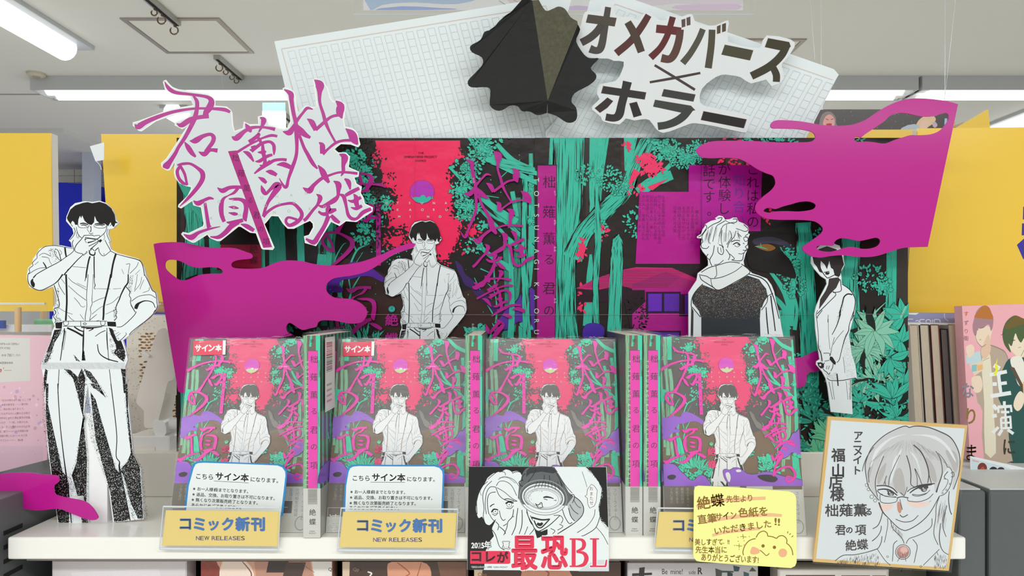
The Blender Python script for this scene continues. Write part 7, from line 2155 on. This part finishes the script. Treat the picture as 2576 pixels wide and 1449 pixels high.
t, f = cutout('photo_strip', 'white strip with little hair pictures below the pink comic', 'card', '2441,1147 2500,1160 2660,1196 2660,1240 2500,1216 2442,1200', .745, .0008, m=mat('strip_paper', 'dfe0e2', .5, noise=.01))
pr = Print(f)
pr.poly('2443,1152 2540,1178 2538,1212 2443,1190', 'c9d9de'); pr.up()
for cx, cy, rx, ry, c in ((2471, 1178, 12, 14, '7a2f24'), (2499, 1187, 12, 13, '1f1a20'), (2518, 1184, 10, 9, '2a2024'), (2574, 1202, 11, 9, 'a8c030')): pr.disc(cx, cy, rx, c, ry=ry)
pr.up(); pr.stroke('2466,1186,2 2472,1176,5 2478,1190,4', 'b5543c'); pr.stroke('2522,1186,4 2528,1198,3 2533,1208,1', '5a2a28'); pr.stroke('2446,1158,3 2462,1162,3', 'e0a0a4')
pr.build('strip_print', m_cardp, t)

# ---------------------------------------------------------------- row of covers under the shelf
def low_book(x0, x1, ytop, lab, base, art, d=.675, th=.02, page=None):
    xa, xb = xx(x0, d), xx(x1, d); zt = zz(ytop, d); zb = SH - .2123
    t = tag(empty('lower_row_book', ((xa + xb) / 2, d, zb)), lab, 'book', 'covers in the row under the shelf')
    w2 = (xb - xa) / 2; h = zt - zb
    mb = MB(); mb.box(-w2, w2, 0, th, 0, h); mb.build('jacket', mat('low_%s' % base, base, .3, coat=.3, noise=.04), t, bevel=.0005)
    mb = MB(); mb.box(-w2 + .002, w2 - .001, .002, th - .002, .002, h + .0004); mb.build('page_block', m_pages, t)
    pr = Print(lambda x, y: ((x - HX) / F * d - (xa + xb) / 2, ZC - (y - HY) / F * d - zb), -.0004)
    pr.clip = (x0 + 1, ytop, x1 - 1, 1500)
    art(pr); pr.build('printed_cover', m_jack, t)
def art_a(pr): pr.poly('135,1412 468,1412 466,1520 135,1520', 'd4cdd0'); pr.up(); pr.poly('180,1440 400,1430 420,1500 190,1500', 'dcd6da')
def art_b(pr):
    pr.poly('505,1410 836,1410 836,1510 505,1510', 'd8a088'); pr.up()
    pr.poly('505,1410 545,1410 560,1450 540,1500 505,1500', '8a3a30'); pr.poly('560,1410 620,1412 640,1460 600,1500 556,1500', 'efd6c8', 3); pr.poly('640,1412 780,1412 800,1500 650,1500', 'b98a78'); pr.poly('676,1412 726,1412 720,1440 670,1440', '3a302e'); pr.poly('720,1414 770,1414 760,1449 712,1449', '4a3834'); pr.poly('784,1410 836,1410 836,1510 800,1510', 'e4dfda'); pr.up()
    for s in ('512,1412,3 530,1430,2 520,1449,2', '540,1412,2 552,1430,3 545,1449,2', '610,1412,2 632,1440,3 630,1460,2', '760,1412,1 770,1425,1.4 792,1440,1'): pr.stroke(s, '7a4a40')
    pr.text('Qpa', 826, 1436, 13, '4a4442', wt=.01)
def art_c(pr):
    pr.poly('862,1410 1175,1410 1175,1510 862,1510', '4a3630'); pr.up(); pr.poly('985,1412 1060,1412 1085,1440 1070,1510 990,1510 975,1440', 'd8987c', 3); pr.poly('1100,1412 1172,1412 1172,1500 1120,1500', '7a5444'); pr.poly('862,1412 880,1412 878,1500 862,1500', 'd8bfa8'); pr.up()
    pr.text('Qpa', 888, 1436, 13, '8a7868', wt=.01); pr.stroke('925,1438,3 935,1442,4 930,1449,3', 'e6e2da'); pr.stroke('1000,1415,2 1030,1440,3 1020,1449,2', 'a8543c'); pr.stroke('1060,1415,1.5 1050,1449,2', '9a4a34')
def art_c2(pr):
    pr.poly('1196,1410 1560,1410 1560,1510 1196,1510', '4a3228'); pr.up(); pr.poly('1190,1412 1215,1425 1205,1500 1190,1500', 'd8bfa0'); pr.poly('1316,1412 1420,1412 1440,1500 1330,1500', 'd8987c', 2); pr.up(); pr.text('Qpa', 1202, 1449, 14, '9a6a4a', wt=.01); pr.stroke('1350,1425,2 1380,1440,4 1370,1460,2', 'a8543c')
def art_d(pr):
    pr.poly('1580,1414 1905,1414 1905,1510 1580,1510', 'c4bfc2'); pr.up()
    pr.text('Be mine!', 1664, 1444, 21, '1d1b1c', sx=.78); pr.text('side', 1732, 1444, 16, '1d1b1c', sx=.78); pr.text('R', 1754, 1444, 26, '1d1b1c', wt=.02, sx=.85)
    for s, c in (('1608,1428 1622,1426 1616,1500 1604,1500', '2a2628'), ('1590,1442 1640,1440 1640,1446 1590,1449', '2a2628'), ('1799,1429 1816,1435 1813,1500 1804,1500', '4a4a48'), ('1814,1435 1845,1436 1845,1440 1812,1440', '3a4a4c'), ('1844,1422 1861,1426 1858,1437 1846,1437', '2a4a50'), ('1884,1437 1892,1426 1903,1437', '4a4640'), ('1829,1437 1843,1442 1840,1500 1832,1500', '243c44'), ('1870,1437 1884,1442 1880,1500 1872,1500', '3a5a66')): pr.poly(s, c)
def art_e(pr):
    pr.poly('1958,1432 2234,1432 2234,1510 1958,1510', 'd2cbc4'); pr.up(); pr.poly('1962,1436 2230,1436 2230,1510 1962,1510', 'ece8e4'); pr.up(); pr.poly('1976,1446 2100,1446 2100,1510 1976,1510', '5a4a44'); pr.poly('2116,1447 2188,1447 2188,1510 2116,1510', '6a5a50'); pr.poly('2194,1447 2228,1447 2228,1510 2194,1510', '7a6258')
low_book(131, 470, 1411, 'pale lilac-white cover under the left end of the shelf', 'c9c0c4', art_a)
low_book(505, 836, 1412, 'cover with peach-coloured figures under the shelf, second from the left', 'b98a78', art_b)
low_book(860, 1178, 1413, 'dark brown cover left of the promo card, under the shelf', '4a3630', art_c)
low_book(1192, 1562, 1414, 'dark brown cover under the promo card', '4a3228', art_c2)
low_book(1578, 1907, 1416, 'grey-white cover reading Be mine below the yellow handwritten card', 'b8b2b6', art_d)
low_book(1956, 2236, 1432, 'cream cover with framed panels below the gold-rimmed board', 'c9c0b8', art_e)
t, f = cutout('patterned_header_card', 'dark floral strip with white letters under the gold-rimmed board', 'card', '1940,1410 2330,1412 2330,1500 1940,1500', .70, .001, m=mat('floral_dark', '4a4a3c', .4, noise=.5, nscale=80), foot=1500)
pr = Print(f); rq = random.Random(7)
for _ in range(260): pr.disc(rq.uniform(1945, 2325), rq.uniform(1412, 1436), rq.uniform(1.5, 5), rq.choice(['3f5a48', '7a3a38', '6a6a50', '2c342c', '8a4a44']), n=7)
pr.up(); pr.text('推しの義', 1992, 1432, 20, 'a9a598', wt=.01, sx=1.35); pr.text('日', 2116, 1430, 17, 'c0433c', wt=.02)
pr.build('strip_print', m_cardp, t)
t.location.z += 0
mb = MB(); mb.box(-.05, .05, .0012, .01, SH - .2123 - t.location.z, .01); mb.build('card_support', m_steel, t)

# ---------------------------------------------------------------- hanging things above
d = 1.2
t = tag(empty('hanging_acrylic_poster', (xx(1392, d), d, zz(38, d))), 'pale pastel poster in a thick clear acrylic holder hanging at the top edge', 'hanging poster')
o = t.location
mb = MB(); mb.box(xx(890, d) - o.x, xx(1895, d) - o.x, 0, .004, 0, .30); mb.build('acrylic_front', clear_mat('acrylic_thick', tint=(1, 1, 1), haze=.03, gloss=.03, rough=.05), t, bevel=.0015)
mb = MB(); mb.box(xx(912, d) - o.x, xx(1872, d) - o.x, .006, .008, .011, .298); mb.build('poster_sheet', mat('poster_pale', 'f4f4fb', .3, noise=.01), t)
pr = Print(lambda x, y: (xx(x, d) - o.x, zz(y, d) - o.z), .0058); pr.clip = (913, -400, 1871, 21.5)
pr.poly('930,22 960,8 1040,2 1150,6 1230,-20 1230,-60 930,-60', 'b7cdf4', 3); pr.poly('940,22 1010,12 1100,16 1150,20', '9fb4ee', 2); pr.poly('1390,22 1450,10 1500,16 1500,22', 'd9c4ea', 2); pr.poly('1560,-60 1871,-60 1871,6 1700,4 1560,12', 'ece0f2', 2); pr.poly('1700,10 1860,6 1860,20 1720,22', 'ead2ec', 2); pr.up()
pr.poly('1256,-40 1300,-40 1330,10 1320,18 1290,12', 'ead9d8', 3); pr.poly('1360,-40 1410,-40 1412,12 1400,20 1380,16', 'ecd6d6', 3); pr.up()
for s in ('1255,-2,1 1280,12,1.4 1300,16,1', '1290,-5,1 1310,6,1', '1364,2,1 1380,14,1.4', '1400,-10,1 1412,6,1.2'): pr.stroke(s, '8a7a80')
pr.build('pastel_print', m_cardp, t)
mb = MB()
for x in (900, 1885): mb.tube([(xx(x, d) - o.x, .002, .29), (xx(x, d) - o.x, .002, CEIL - o.z)], .0006, 5)
mb.build('hanging_line', m_acr_edge, t)
mb = MB(); mb.box(xx(890, d) - o.x, xx(1895, d) - o.x, -.0008, 0, 0, .0022); mb.build('bottom_lip', m_acr_edge, t)

d = 1.1
t = tag(empty('hanging_dark_poster', (xx(2200, d), d, zz(400, d))), 'dark poster with two fair-haired figures hanging behind the upper right cloud', 'hanging poster')
o = t.location; h = zz(275, d) - zz(400, d)
mb = MB(); mb.box(xx(2048, d) - o.x, xx(2398, d) - o.x, 0, .002, 0, h); mb.build('poster_sheet', mat('dark_sheet', '2e2220', .25, coat=.4, noise=.2, nscale=10), t)
pr = Print(lambda x, y: (xx(x, d) - o.x, zz(y, d) - o.z), -.0004)
pr.poly('2060,330 2062,300 2072,284 2090,282 2102,296 2104,314 2120,326 2100,340 2064,340', '8f8384', 3); pr.poly('2070,312 2076,294 2088,288 2098,298 2099,314 2090,330 2078,330', 'e8a8a0', 3); pr.up(); pr.poly('2078,312 2092,311 2089,322 2082,321', 'c02a40', 2); pr.stroke('2077,299,1.5 2084,302,1.5', '5a2a2a'); pr.stroke('2090,301,1.5 2096,299,1.5', '5a2a2a')
pr.build('printed_figure', m_cardp, t)
pr = Print(lambda x, y: (xx(x, d) - o.x, zz(y, d) - o.z), -.0004)
pr.poly('2300,340 2306,310 2322,294 2344,290 2354,300 2346,312 2332,322 2326,340', 'e6c6a4', 3); pr.poly('2268,322 2300,312 2320,324 2330,345 2262,345', 'b9c6d2', 2); pr.poly('2344,312 2352,306 2358,316 2350,322', 'cbb0c4', 2); pr.up(); pr.poly('2312,318 2322,304 2336,306 2332,322 2320,330', 'f0c8b4', 2); pr.poly('2376,298 2382,298 2382,314 2375,314', 'a8c8e0')
pr.build('printed_figure', m_cardp, t)
pr = Print(lambda x, y: (xx(x, d) - o.x, zz(y, d) - o.z), -.0003)
rq = random.Random(9)
for _ in range(60): pr.disc(rq.uniform(2052, 2395), rq.uniform(278, 340), rq.uniform(.3, .9), 'cfc6c0', n=5)
pr.build('printed_dust', m_cardp, t)['kind'] = 'stuff'
mb = MB()
for x in (2066, 2378): mb.tube([(xx(x, d) - o.x, .001, h), (xx(x, d) - o.x, .001, CEIL - o.z)], .0004, 5)
mb.build('hanging_line', m_acr_edge, t)
mb = MB(); a = xx(2063, d) - o.x; mb.box(a - .006, a + .004, -.001, .003, h - .001, h + .012); mb.build('clear_hook_tab', m_acr_edge, t)

t = tag(empty('hanging_sign', (xx(690, 4.0), 4.0, zz(330, 4.0))), 'pale blue hanging sign glimpsed between the brush letters', 'sign')
o = t.location
mb = MB(); mb.box(xx(660, 4) - o.x, xx(718, 4) - o.x, 0, .01, 0, zz(258, 4) - o.z); mb.build('sign_panel', mat('pale_blue_panel', 'b9dbe8', .4), t)
pr = Print(lambda x, y: (xx(x, 4) - o.x, zz(y, 4) - o.z), -.001)
pr.poly('684,300 700,304 718,318 718,328 700,326 686,316', 'a9a6cc'); pr.up(); pr.poly('690,302 696,304 696,318 690,314', 'eef0f6'); pr.poly('700,308 712,316 706,322', '6f68a8'); pr.build('sign_letters', m_cardp, t)
mb = MB(); mb.tube([(0, .005, zz(258, 4) - o.z), (0, .005, CEIL - o.z)], .002, 5); mb.build('hanging_line', m_acr_edge, t)

t = tag(empty('white_tag', (xx(243, .87), .87, zz(406, .87)), (0, R(-12), 0)), 'small white tag with a curling string at the corner of the second yellow board', 'tag')
f = planemap(TM(t.location, (0, R(-12), 0)))
obj('tag_paper', sheet_mesh('tag_paper', [P('226,368 262,358 262,402 240,406')], f, 0, .0008, m_card), None, t)
mb = MB(); mb.tube([(f(x, y)[0], 0, f(x, y)[1]) for x, y in P('240,404 248,411 254,420 255,427')], .0004, 5); mb.build('string', m_card, t)
for x0, y0, x1, y1, dd, lab in ((2038, 0, 2050, 150, 1.05, 'thin nylon line left of the yellow pennant, long one'), (2392, 105, 2376, 252, .95, 'thin nylon line rising from the top of the upper right cloud'), (556, 165, 562, 230, 3.6, 'thin nylon line hanging from the lower hook rail')):
    t = tag(empty('nylon_line', W(x1, y1, dd)), lab, 'line')
    a = W(x0, y0, dd) - W(x1, y1, dd); k = (CEIL - W(x1, y1, dd).z) / a.z
    mb = MB(); mb.tube([(0, 0, 0), tuple(a * k)], .00022 * dd, 5); mb.build('line', m_acr_edge, t)
